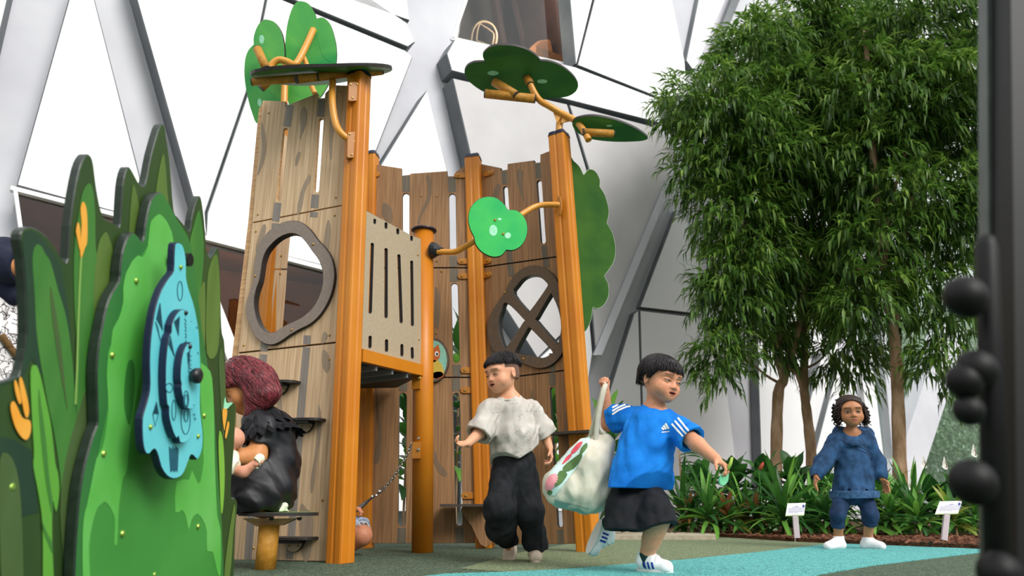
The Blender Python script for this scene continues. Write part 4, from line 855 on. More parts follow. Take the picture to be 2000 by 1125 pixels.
tree('bamboo-leaved tree with two stems, its crown reaching the play tower leaf', (1515, 1000, 8.6),
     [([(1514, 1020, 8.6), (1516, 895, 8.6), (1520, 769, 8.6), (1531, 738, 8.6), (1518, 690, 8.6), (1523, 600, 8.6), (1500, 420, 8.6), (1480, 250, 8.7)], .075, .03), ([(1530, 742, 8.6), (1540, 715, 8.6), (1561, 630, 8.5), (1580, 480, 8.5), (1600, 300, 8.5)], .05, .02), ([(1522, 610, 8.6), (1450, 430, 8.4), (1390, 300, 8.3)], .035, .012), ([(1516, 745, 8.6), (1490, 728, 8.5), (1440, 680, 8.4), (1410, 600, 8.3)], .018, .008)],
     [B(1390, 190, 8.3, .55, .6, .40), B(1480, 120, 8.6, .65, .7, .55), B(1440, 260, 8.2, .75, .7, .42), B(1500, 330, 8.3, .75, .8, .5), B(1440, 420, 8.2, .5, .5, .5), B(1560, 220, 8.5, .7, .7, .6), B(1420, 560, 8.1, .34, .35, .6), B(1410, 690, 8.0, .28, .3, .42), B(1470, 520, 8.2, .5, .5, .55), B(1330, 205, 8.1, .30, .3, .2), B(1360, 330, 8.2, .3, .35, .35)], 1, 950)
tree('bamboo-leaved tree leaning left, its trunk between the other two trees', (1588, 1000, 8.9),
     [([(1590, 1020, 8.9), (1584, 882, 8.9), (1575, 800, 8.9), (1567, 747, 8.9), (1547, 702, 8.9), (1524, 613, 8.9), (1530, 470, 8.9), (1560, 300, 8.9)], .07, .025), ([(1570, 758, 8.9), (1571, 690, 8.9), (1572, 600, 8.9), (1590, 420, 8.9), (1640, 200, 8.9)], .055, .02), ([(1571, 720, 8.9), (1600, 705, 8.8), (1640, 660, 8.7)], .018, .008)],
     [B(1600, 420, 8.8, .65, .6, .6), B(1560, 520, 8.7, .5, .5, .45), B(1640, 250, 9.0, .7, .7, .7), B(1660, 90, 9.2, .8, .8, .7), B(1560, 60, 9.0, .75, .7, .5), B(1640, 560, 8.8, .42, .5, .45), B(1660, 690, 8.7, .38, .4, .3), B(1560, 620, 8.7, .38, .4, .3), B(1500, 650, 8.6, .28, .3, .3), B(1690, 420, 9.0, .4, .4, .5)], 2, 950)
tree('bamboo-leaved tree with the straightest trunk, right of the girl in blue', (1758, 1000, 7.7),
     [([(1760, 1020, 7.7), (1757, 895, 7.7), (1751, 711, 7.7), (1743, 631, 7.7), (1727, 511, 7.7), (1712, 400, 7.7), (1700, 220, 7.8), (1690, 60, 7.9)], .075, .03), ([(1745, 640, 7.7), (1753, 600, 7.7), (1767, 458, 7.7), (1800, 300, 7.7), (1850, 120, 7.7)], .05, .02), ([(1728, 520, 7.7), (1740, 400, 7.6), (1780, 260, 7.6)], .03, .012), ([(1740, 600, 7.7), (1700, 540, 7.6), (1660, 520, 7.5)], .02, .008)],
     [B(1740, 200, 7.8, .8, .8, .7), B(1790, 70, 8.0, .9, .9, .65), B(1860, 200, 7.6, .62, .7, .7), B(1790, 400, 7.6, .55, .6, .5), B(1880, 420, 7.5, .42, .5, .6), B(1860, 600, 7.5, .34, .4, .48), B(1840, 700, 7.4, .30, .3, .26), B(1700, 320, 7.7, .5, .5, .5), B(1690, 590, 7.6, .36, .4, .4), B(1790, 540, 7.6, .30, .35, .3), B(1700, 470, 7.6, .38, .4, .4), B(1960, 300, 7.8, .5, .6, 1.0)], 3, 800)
# distant greenery beyond the glazed bay, haze put into its pale leaf colour
for i, (px, Y, h, w, lab) in enumerate(((1790, 24, 5.5, 3.2, 'pale hazy tree seen through the milky glass, nearer the girl'), (1905, 26, 7.5, 3.6, 'taller hazy tree seen through the milky glass by the black pole'), (1700, 27, 6.5, 2.4, 'slim hazy tree seen through the glass behind the straight trunk'))):
    q = V(px, 985, Y); q[2] = 0; t = thing('street_tree', lab, 'tree', q, 'trees beyond the glazed bay')
    v, f = tube([q, q+np.array([0, 0, h*.5])], [.2, .1], 8); mesh('trunk', v, f, M['bark'], t)
    r = np.random.default_rng(20+i); n = 22000; u = r.normal(size=(n, 3)); u /= np.linalg.norm(u, axis=1, keepdims=True); P = q+np.array([0, 0, h*.6])+u*np.array([w, w*.8, h*.5])*(r.random(n)**.4)[:, None]
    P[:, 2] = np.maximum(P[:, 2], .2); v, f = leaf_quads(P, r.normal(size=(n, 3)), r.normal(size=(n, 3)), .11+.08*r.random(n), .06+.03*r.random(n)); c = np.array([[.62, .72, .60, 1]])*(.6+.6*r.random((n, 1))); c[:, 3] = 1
    mesh('foliage', v, f, M['bamboo'], t, cols=np.repeat(c, 5, 0), kind='stuff')
# ---------------------------------------------------- low plants with separate leaves
M['lf1'] = leafmat('strap_leaf', 'ffffff', 'e0ecd8'); 
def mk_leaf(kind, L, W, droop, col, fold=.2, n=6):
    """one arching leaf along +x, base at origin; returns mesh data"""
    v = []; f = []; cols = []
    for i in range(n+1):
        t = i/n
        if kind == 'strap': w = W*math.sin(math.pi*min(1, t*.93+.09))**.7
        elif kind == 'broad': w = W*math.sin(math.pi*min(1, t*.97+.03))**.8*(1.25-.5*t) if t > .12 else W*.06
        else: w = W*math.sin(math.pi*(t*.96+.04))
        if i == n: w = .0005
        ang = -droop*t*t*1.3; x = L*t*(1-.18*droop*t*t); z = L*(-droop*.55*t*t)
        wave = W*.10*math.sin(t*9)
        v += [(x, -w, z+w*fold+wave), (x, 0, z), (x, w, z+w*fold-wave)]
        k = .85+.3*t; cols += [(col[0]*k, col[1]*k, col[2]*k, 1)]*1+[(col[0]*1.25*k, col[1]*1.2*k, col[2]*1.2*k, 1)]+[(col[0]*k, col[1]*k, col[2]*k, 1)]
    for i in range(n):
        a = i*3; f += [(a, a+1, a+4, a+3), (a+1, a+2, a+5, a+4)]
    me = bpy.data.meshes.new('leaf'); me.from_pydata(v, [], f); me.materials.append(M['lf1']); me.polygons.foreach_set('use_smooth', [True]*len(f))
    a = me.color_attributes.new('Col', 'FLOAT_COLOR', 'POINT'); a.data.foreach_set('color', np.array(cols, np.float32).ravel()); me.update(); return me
GRN = {'l': (.20, .42, .07), 'd': (.026, .10, .022), 'm': (.06, .19, .035), 'b': (.16, .38, .06), 'y': (.30, .34, .06), 'r': (.22, .05, .03), 'o': (.30, .13, .05), 't': (.03, .12, .05)}
LEAVES = {}
def leaf_me(kind, L, W, droop, col):
    k = (kind, round(L, 2), round(W, 3), round(droop, 1), col)
    if k not in LEAVES: LEAVES[k] = mk_leaf(kind, L, W, droop, GRN[col])
    return LEAVES[k]
def plant(name, label, cat, px, py, Y, kind, n, L, W, cols, seed, elev=(.25, 1.35), stem=0.0, group=None, az=None, big=1.0):
    L *= big; W *= big*(.62 if kind == 'strap' else .8); stem *= big; n = int(n*1.35)
    q = V(px, py, Y); q[2] = .03; t = thing(name, label, cat, q, group); r = random.Random(seed)
    if stem:
        v, f = tube([q, q+np.array([0, 0, stem])], [.012, .008], 6); mesh('stem', v, f, M['bark'], t)
    for i in range(n):
        u = i/max(1, n-1); el = elev[0]+(elev[1]-elev[0])*u+r.uniform(-.12, .12); a = i*2.39996+r.uniform(-.3, .3) if az is None else r.uniform(*az)
        me = leaf_me(kind, L*(1 if i % 3 else .8), W, (1.0 if el < .7 else .6 if el < 1.1 else .2), cols[i % len(cols)])
        o = bpy.data.objects.new('leaf', me); COL.objects.link(o); o.parent = t
        o.matrix_local = Matrix.Translation((0, 0, stem*(.25+.75*u)+.02)) @ Matrix.Rotation(a, 4, 'Z') @ Matrix.Rotation(-el, 4, 'Y') @ Matrix.Rotation(r.uniform(-.4, .4), 4, 'X') @ Matrix.Diagonal((r.uniform(.85, 1.15),)*3+(1,))
    return t
SG = 'strap-leaved plants along the bed'
ros = [(1385, 1030, 6.9, 20, .40, .030, 'bright green strap-leaved rosette nearest the kerb, left end of the bed'), (1455, 1035, 7.0, 14, .34, .028, 'strap-leaved rosette beside the bronze ferny plant'), (1535, 1040, 6.6, 24, .46, .028, 'large strap-leaved rosette right behind the left label sign'),
       (1590, 1040, 6.9, 18, .40, .03, 'strap-leaved rosette between the left label sign and the girl'), (1700, 1045, 6.6, 16, .42, .034, 'strap-leaved rosette behind the girl in blue'), (1790, 1045, 6.9, 18, .42, .03, 'strap-leaved rosette left of the right label sign'), (1335, 1030, 7.3, 16, .44, .034, 'darker strap-leaved rosette behind the blue-shirt boy\'s arm'), (1655, 1040, 6.9, 14, .36, .03, 'strap-leaved rosette seen between the girl\'s legs')]
for i, (px, py, Y, n, L, W, lab) in enumerate(ros):
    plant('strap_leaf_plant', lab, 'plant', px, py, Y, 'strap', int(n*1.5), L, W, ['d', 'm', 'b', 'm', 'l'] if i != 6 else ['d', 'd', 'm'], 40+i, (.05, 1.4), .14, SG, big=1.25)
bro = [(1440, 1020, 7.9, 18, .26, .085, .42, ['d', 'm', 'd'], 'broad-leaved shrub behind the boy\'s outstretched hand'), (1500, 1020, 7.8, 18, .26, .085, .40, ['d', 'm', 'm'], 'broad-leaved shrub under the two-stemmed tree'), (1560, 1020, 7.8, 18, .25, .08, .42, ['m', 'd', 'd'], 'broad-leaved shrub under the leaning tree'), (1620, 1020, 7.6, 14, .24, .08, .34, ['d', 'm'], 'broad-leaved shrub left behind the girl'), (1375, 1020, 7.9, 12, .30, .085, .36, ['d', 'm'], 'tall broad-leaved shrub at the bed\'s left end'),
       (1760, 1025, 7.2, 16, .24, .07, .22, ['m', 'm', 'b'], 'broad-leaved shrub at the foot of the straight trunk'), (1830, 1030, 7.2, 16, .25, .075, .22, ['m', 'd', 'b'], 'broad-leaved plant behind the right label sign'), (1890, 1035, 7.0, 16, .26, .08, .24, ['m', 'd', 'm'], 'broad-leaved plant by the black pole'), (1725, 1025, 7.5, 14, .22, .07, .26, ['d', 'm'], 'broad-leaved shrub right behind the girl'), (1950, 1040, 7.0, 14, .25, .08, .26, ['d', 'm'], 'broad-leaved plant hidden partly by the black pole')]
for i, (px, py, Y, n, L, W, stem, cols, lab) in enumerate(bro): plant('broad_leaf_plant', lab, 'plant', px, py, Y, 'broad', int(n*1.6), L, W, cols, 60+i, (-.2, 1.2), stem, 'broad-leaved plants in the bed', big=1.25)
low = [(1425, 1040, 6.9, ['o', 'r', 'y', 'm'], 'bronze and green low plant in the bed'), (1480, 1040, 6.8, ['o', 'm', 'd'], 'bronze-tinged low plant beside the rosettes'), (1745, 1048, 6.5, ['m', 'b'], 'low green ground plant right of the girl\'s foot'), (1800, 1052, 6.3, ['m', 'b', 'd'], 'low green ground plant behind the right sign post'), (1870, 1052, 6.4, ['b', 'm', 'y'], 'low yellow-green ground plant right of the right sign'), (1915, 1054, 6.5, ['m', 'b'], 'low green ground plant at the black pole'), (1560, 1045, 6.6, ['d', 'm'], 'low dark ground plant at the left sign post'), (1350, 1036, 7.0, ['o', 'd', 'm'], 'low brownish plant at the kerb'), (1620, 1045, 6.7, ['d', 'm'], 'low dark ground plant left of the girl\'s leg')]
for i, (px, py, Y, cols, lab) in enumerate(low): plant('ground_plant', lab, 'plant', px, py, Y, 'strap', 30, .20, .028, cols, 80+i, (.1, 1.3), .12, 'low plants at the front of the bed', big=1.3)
# white spathe flowers of the peace lilies
M['spathe'] = mat('white_spathe', 'f2f0e6', None, rough=.5)
for i, (px, py, Y, lab) in enumerate(((1846, 914, 7.0, 'white spathe flower on its stalk left of the grips'), (1903, 890, 6.9, 'white spathe flower with a brown spadix by the black grip'), (1805, 912, 7.2, 'white spathe flower nearest the straight trunk'), (1779, 955, 6.9, 'small white spathe flower low in the leaves'))):
    q = V(px, py, Y); b = q.copy(); b[2] = .03; t = thing('spathe_flower', lab, 'flower', b, 'white spathe flowers')
    v, f = tube([b, b*.4+q*.6+np.array([.01, 0, 0]), q], [.005, .004, .004], 6); mesh('stalk', v, f, M['lf_st'] if 'lf_st' in M else M['gr_a'], t)
    pts = [(px+3*s, py-20+40*abs(s)) for s in (0,)]
    P = [q+np.array([.028*math.cos(a)*(1 if math.sin(a) < 0 else .7), -.006+.01*math.cos(2*a), .045*math.sin(a)+(.03 if math.sin(a) > .9 else 0)+.03]) for a in np.linspace(0, 2*math.pi, 14, endpoint=False)]+[q+np.array([0, .012, .03])]
    mesh('spathe', P, [(k, (k+1) % 14, 14) for k in range(14)], M['spathe'], t, smooth=True)
    v, f = tube([q+np.array([.008, -.012, 0]), q+np.array([.01, -.014, .06])], [.006, .004], 6); mesh('spadix', v, f, M['blotch'], t)
fb = thing('red_bract', 'red bract standing among the broad leaves under the leaning tree', 'flower', V(1482, 926, 7.4)*np.array([1, 1, 0])+np.array([0, 0, .03]))
qb = V(1482, 920, 7.4); v, f = tube([qb*np.array([1, 1, 0])+np.array([0, 0, .03]), qb], .005, 6); mesh('stalk', v, f, M['gr_a'], fb)
M['red_b'] = mat('red_bract', '8a2418', 'a83a24', (30, 30, 30), .5); v, f = tube([qb, qb+np.array([.02, 0, .03]), qb+np.array([.045, 0, .07]), qb+np.array([.055, 0, .09])], [.008, .02, .016, .003], 8); mesh('bract', v, f, M['red_b'], fb, smooth=True)
# plants around the tower
plant('broad_leaf_plant', 'big-leaved plant rising behind the right post and the raised fist', 'plant', 1195, 1000, 6.6, 'broad', 18, .34, .075, ['d', 'm', 'b'], 101, (.2, 1.3), .95, 'broad-leaved plants in the bed')
plant('broad_leaf_plant', 'leafy plant behind the blue-shirt boy\'s back', 'plant', 1215, 1010, 6.8, 'broad', 14, .30, .06, ['d', 'd', 'm'], 102, (.0, .9), .72, 'broad-leaved plants in the bed')
plant('broad_leaf_plant', 'dark feathery-leaved plant behind the boy\'s left shoulder', 'plant', 1335, 1010, 7.4, 'strap', 12, .34, .05, ['d', 'd'], 103, (-.1, .5), .78, 'broad-leaved plants in the bed', az=(-.9, .5))
plant('tall_leafy_plant', 'tall leafy plant seen through the middle slots of the back panel', 'plant', 890, 1010, 6.2, 'broad', 26, .30, .07, ['d', 'm', 'b'], 104, (.2, 1.3), 1.75, 'leafy plants behind the tower')
plant('tall_leafy_plant', 'bright leafy plant seen through the slot left of the round post', 'plant', 788, 1010, 6.1, 'broad', 20, .30, .075, ['m', 'b', 'd'], 105, (.2, 1.3), 1.15, 'leafy plants behind the tower')
plant('tall_leafy_plant', 'leafy plant seen through the slot of the right-hand panel', 'plant', 1088, 1010, 6.2, 'broad', 22, .26, .06, ['m', 'b', 'd'], 106, (.2, 1.3), 1.1, 'leafy plants behind the tower')
# label signs
M['sign_w'] = mat('white_sign', 'eceaf2', None, rough=.4); M['sign_t'] = mat('grey_sign_text', '8a8aa4', None, rough=.6); M['sign_g'] = mat('sign_green_edge', '9ab86a', None, rough=.5); M['sign_b'] = mat('sign_blue_logo', '2c3f8c', None, rough=.5); M['sign_p'] = mat('pale_post', 'b9afb4', 'c8bec2', (9, 9, 9), .7)
for (x0, x1, y0, y1, sk, bx, by, Y, lab) in ((1535, 1573, 983, 1008, 3, 1557, 1054, 5.9, 'white plant label on a pale post, left of the girl'), (1827, 1878, 979, 1005, 8, 1842, 1059, 5.45, 'white plant label on a pale post, right of the girl')):
    b = V(bx, by, Y); b[2] = .0; t = thing('plant_label', lab, 'sign', b, 'plant label signs')
    pl = fplane(V((x0+x1)/2, y1, Y), (-.1, -.86, .5))
    o = flat('label_board', [(x0+sk, y0), (x1+sk*.2, y0-1), (x1-sk*.9, y1-1), (x0-1, y1)], pl, .008, [M['sign_w'], M['sign_g']], t, bevel=.001)
    W_ = x1-x0
    for k in range(7):
        yy = y0+5.5+k*2.1; a = x0+sk*(1-(yy-y0)/(y1-y0))
        l0, l1 = (.40, .58) if k == 0 else (.25, .75) if k == 1 else (.08, .90 if k != 6 else .6)
        flat('print', [(a+W_*l0, yy), (a+W_*l1, yy-.3), (a+W_*l1, yy+(1.1 if k == 0 else .6)), (a+W_*l0, yy+(1.4 if k == 0 else .9))], shift(pl, .001), .0008, [M['sign_t']]*2, o, bevel=0)
    print_on(o, pl, ell(x1-3.2-sk*.15, y0+5.5, 2.6, 3.2, 12), M['sign_b'], n=0)
    flat('print', [(x0+sk*.1, y1-2), (x1-sk*.75, y1-3), (x1-sk*.8, y1-1.6), (x0, y1-.6)], shift(pl, .001), .0008, [M['sign_g']]*2, o, bevel=0)
    tp = V((x0+x1)/2-sk*.4, y1-3, Y+.012); v, f = boxv((tp+b)/2+np.array([0, 0, 0]), AX[0], AX[1], unit(tp-b), .021, .009, np.linalg.norm(tp-b)/2); mesh('post', v, f, M['sign_p'], t)
# ============================================================= figures: implicit surfaces meshed by surface nets
class SDF:
    def __init__(s): s.ops = []; s.pts = []
    def cone(s, a, b, ra, rb, k=.012, op='u', squash=None):
        """tapered limb; squash=(axis, factor) widens it along an axis"""
        a = np.asarray(a, float); b = np.asarray(b, float); ba = b-a; l2 = float(ba@ba)+1e-12
        if squash is not None: ax = unit(squash[0]); fac = squash[1]
        def fn(P):
            pa = P-a
            t = np.clip((pa@ba)/l2, 0, 1); q = pa-t[..., None]*ba
            if squash is not None:
                c = q@ax; q = q+ax*(c*(1/fac-1))[..., None]
                d = np.sqrt(np.einsum('...i,...i', q, q))-(ra+(rb-ra)*t)
                return d*min(1, fac) if fac < 1 else d
            return np.sqrt(np.einsum('...i,...i', q, q))-(ra+(rb-ra)*t)
        m = max(ra, rb)*(squash[1] if squash is not None and squash[1] > 1 else 1)
        c = (a+b)/2; R = math.sqrt(l2)/2+m
        s.ops.append((op, fn, c, R, k)); 
        if op == 'u': s.pts += [a-m, a+m, b-m, b+m]
        return s
    def chain(s, pts, rs, k=.012, **kw):
        for i in range(len(pts)-1): s.cone(pts[i], pts[i+1], rs[i], rs[i+1], k, **kw)
        return s
    def ell(s, c, r, Rm=None, k=.012, op='u'):
        c = np.asarray(c, float); r = np.asarray([r]*3 if np.isscalar(r) else r, float); Rm = np.eye(3) if Rm is None else np.asarray(Rm)
        def fn(P):
            q = (P-c)@Rm; k0 = np.sqrt(np.einsum('...i,...i', q/r, q/r))+1e-9; k1 = np.sqrt(np.einsum('...i,...i', q/r**2, q/r**2))+1e-9
            return k0*(k0-1)/k1
        s.ops.append((op, fn, c, float(r.max()), k))
        if op == 'u': s.pts += [c-r.max(), c+r.max()]
        return s
    def cut(s, p, n, k=.002):
        """remove everything on the side n points to"""
        p = np.asarray(p, float); n = unit(n); s.ops.append(('i', lambda P: (P-p)@n, None, None, k)); return s
    def fn(s, f, kind='d'): s.ops.append((kind, f, None, None, 0)); return s
    def mesh(s, h, pad=.05):
        P = np.array(s.pts); lo = P.min(0)-pad; hi = P.max(0)+pad; nb = 8
        dims = (np.ceil((hi-lo)/h/nb).astype(int)+1); g = np.stack(np.meshgrid(*[np.arange(d) for d in dims], indexing='ij'), -1).reshape(-1, 3)
        off = np.stack(np.meshgrid(*[np.arange(nb)]*3, indexing='ij'), -1).reshape(-1, 3)*h
        cen = lo+g*nb*h+(nb-1)*h/2; hd = nb*h*.87
        d = s.ev(cen[:, None, :], 10.0)[:, 0]
        act = np.abs(d) < hd*1.7+.045
        g = g[act]; cen = cen[act]; pts = (lo+g*nb*h)[:, None, :]+off[None]
        val = s.ev(pts, hd+.02)
        full = np.full(tuple(dims*nb), 1.0, np.float32)
        inside = np.full(tuple(dims), 1.0, np.float32)
        allg = d.reshape(dims); full[:] = np.repeat(np.repeat(np.repeat(np.sign(allg), nb, 0), nb, 1), nb, 2)
        fv = full.reshape(dims[0], nb, dims[1], nb, dims[2], nb)
        fv[g[:, 0], :, g[:, 1], :, g[:, 2], :] = val.reshape(-1, nb, nb, nb)
        return nets(full, lo, h)
    def ev(s, P, margin):
        cen = P.mean(1); out = np.full(P.shape[:2], 1.0)
        for op, fn, c, R, k in s.ops:
            if op == 'd': out = out+fn(P, ); continue
            if op == 'i':
                e_ = fn(P); out = -smin(-out, -e_, k) if k else np.maximum(out, e_); continue
            m = np.linalg.norm(cen-c, axis=1) < R+margin+k+.03 if margin < 5 else np.ones(len(P), bool)
            if not m.any(): continue
            dd = fn(P[m])
            if op == 'u': out[m] = smin(out[m], dd, k)
            elif op == 's': out[m] = -smin(-out[m], dd, k)
        return out
def smin(a, b, k):
    if k <= 0: return np.minimum(a, b)
    h = np.clip(.5+.5*(b-a)/k, 0, 1); return b+(a-b)*h-k*h*(1-h)
def nets(F, lo, h):
    s = F < 0; c = [s[i:F.shape[0]-1+i, j:F.shape[1]-1+j, k:F.shape[2]-1+k] for i in (0, 1) for j in (0, 1) for k in (0, 1)]
    n = sum(x.astype(np.int8) for x in c); act = (n > 0) & (n < 8); idx = np.argwhere(act); num = np.full(act.shape, -1, np.int32); num[act] = np.arange(len(idx))
    cor = np.array([(i, j, k) for i in (0, 1) for j in (0, 1) for k in (0, 1)]); vals = np.stack([F[idx[:, 0]+a, idx[:, 1]+b, idx[:, 2]+d] for a, b, d in cor], 1)
    acc = np.zeros((len(idx), 3)); cnt = np.zeros(len(idx))
    for i in range(8):
        for j in range(i+1, 8):
            if np.abs(cor[i]-cor[j]).sum() != 1: continue
            a, b = vals[:, i], vals[:, j]; m = (a < 0) != (b < 0); t = np.where(m, a/(a-b+1e-12), 0)
            p = cor[i]+(cor[j]-cor[i])*t[:, None]; acc += p*m[:, None]; cnt += m
    v = lo+(idx+acc/np.maximum(cnt, 1)[:, None])*h; fs_ = []
    for ax in range(3):
        o1, o2 = [(1, 2), (2, 0), (0, 1)][ax]; e_ = [0, 0, 0]; e_[ax] = 1
        A = s[:-1 if ax == 0 else None, :-1 if ax == 1 else None, :-1 if ax == 2 else None]; Bb = s[1 if ax == 0 else 0:, 1 if ax == 1 else 0:, 1 if ax == 2 else 0:]
        E = np.argwhere(A != Bb); 
        if not len(E): continue
        E = E[(E[:, o1] > 0) & (E[:, o2] > 0)]
        sh = np.array(num.shape); E = E[np.all(E < sh, 1)]
        d1 = np.zeros(3, int); d1[o1] = 1; d2 = np.zeros(3, int); d2[o2] = 1
        q = np.stack([num[tuple((E-d1-d2).T)], num[tuple((E-d2).T)], num[tuple(E.T)], num[tuple((E-d1).T)]], 1); inn = A[tuple(E.T)]
        q[~inn] = q[~inn][:, ::-1]; q = q[(q >= 0).all(1)]; fs_.append(q)
    return v, np.concatenate(fs_)
def emit(S, h, name, mats, parent, colfn=None, relax=1):
    v, f = S.mesh(h)
    for _ in range(relax):                       # one light smoothing pass evens out the grid steps
        acc = np.zeros_like(v); cnt = np.zeros(len(v))
        for i in range(4): np.add.at(acc, f[:, i], v[f[:, (i+1) % 4]]+v[f[:, i-1]]); np.add.at(cnt, f[:, i], 2)
        v = v*.5+.5*acc/np.maximum(cnt, 1)[:, None]
    o = mesh(name, v, f, mats, parent, smooth=True, cols=None if colfn is None else colfn(v))
    bvh = BVHTree.FromPolygons([Vector(p) for p in v], [tuple(int(i) for i in q) for q in f]); o_b[o.name] = bvh; return o
o_b = {}
def folds(seed, amp, freq, axis, n=5, spread=.5, gate=None):
    """soft cloth folds running along axis"""
    r = np.random.default_rng(seed); x, y, d = frame(axis); ks = []
    for i in range(n):
        a = r.uniform(0, 2*math.pi); kk = (x*math.cos(a)+y*math.sin(a))*freq*r.uniform(.6, 1.5)+d*freq*spread*r.uniform(-1, 1); ks.append((kk, r.uniform(0, 6.28)))
    def fn(P):
        t = 0
        for kk, ph in ks: w = np.sin(P@kk+ph+1.3*np.sin(P@(kk[[1, 2, 0]])*.35)); t = t+np.sign(w)*np.abs(w)**1.4
        t = amp*t/n*1.6
        return t if gate is None else t*gate(P)
    return fn
def near(c, r): c = np.asarray(c); return lambda P: np.exp(-np.einsum('...i,...i', P-c, P-c)/(r*r))
def hand(S, w, D, N, T, L, curl=(.5, .6, .65, .7), spread=.5, thumb=.5, k=.005, tdir=None):
    D = unit(D); N = unit(N-D*np.dot(N, D)); T = unit(T-D*np.dot(T, D)-N*np.dot(T, N)); r0 = L*.075
    kn = [w+D*L*a+T*L*b*(1+.25*spread)+N*L*c for a, b, c in ((.50, .155, .0), (.53, .052, -.015), (.51, -.052, -.01), (.46, -.145, .005))]
    for q in kn: S.cone(w+(q-w)*.12, q, r0*1.15, r0*.98, .010)
    S.cone(w+D*L*.16+T*L*.08+N*L*.03, w+D*L*.36+T*L*.15+N*L*.05, r0*1.05, r0*.9, .010)
    for i, (q, ln) in enumerate(zip(kn, (.43, .48, .44, .35))):
        a = (i-1.5)*-.12*spread; d = unit(D+T*math.tan(a)); nn = N; p = q; r = L*(.058 if i < 3 else .05); c = curl[i]
        for j, (seg, b) in enumerate(((.46, .75), (.30, 1.0), (.24, .75))):
            an = c*b; d, nn = unit(d*math.cos(an)+nn*math.sin(an)), unit(nn*math.cos(an)-d*math.sin(an)); p2 = p+d*L*ln*seg*1.05
            S.cone(p, p2, r, r*.92, k if j else .006); p = p2; r *= .92
    p = w+T*L*.10+D*L*.10+N*L*.02; d = unit(tdir) if tdir is not None else unit(D*.62+T*.72+N*.35*thumb*1.6); r = L*.075
    for seg, b in ((.24, 0), (.19, .5), (.15, .6)):
        an = thumb*b; d = unit(d*math.cos(an)+(D*.7+N*.7-T*.4)*math.sin(an)); p2 = p+d*L*seg; S.cone(p, p2, r, r*.86, .007); p = p2; r *= .84
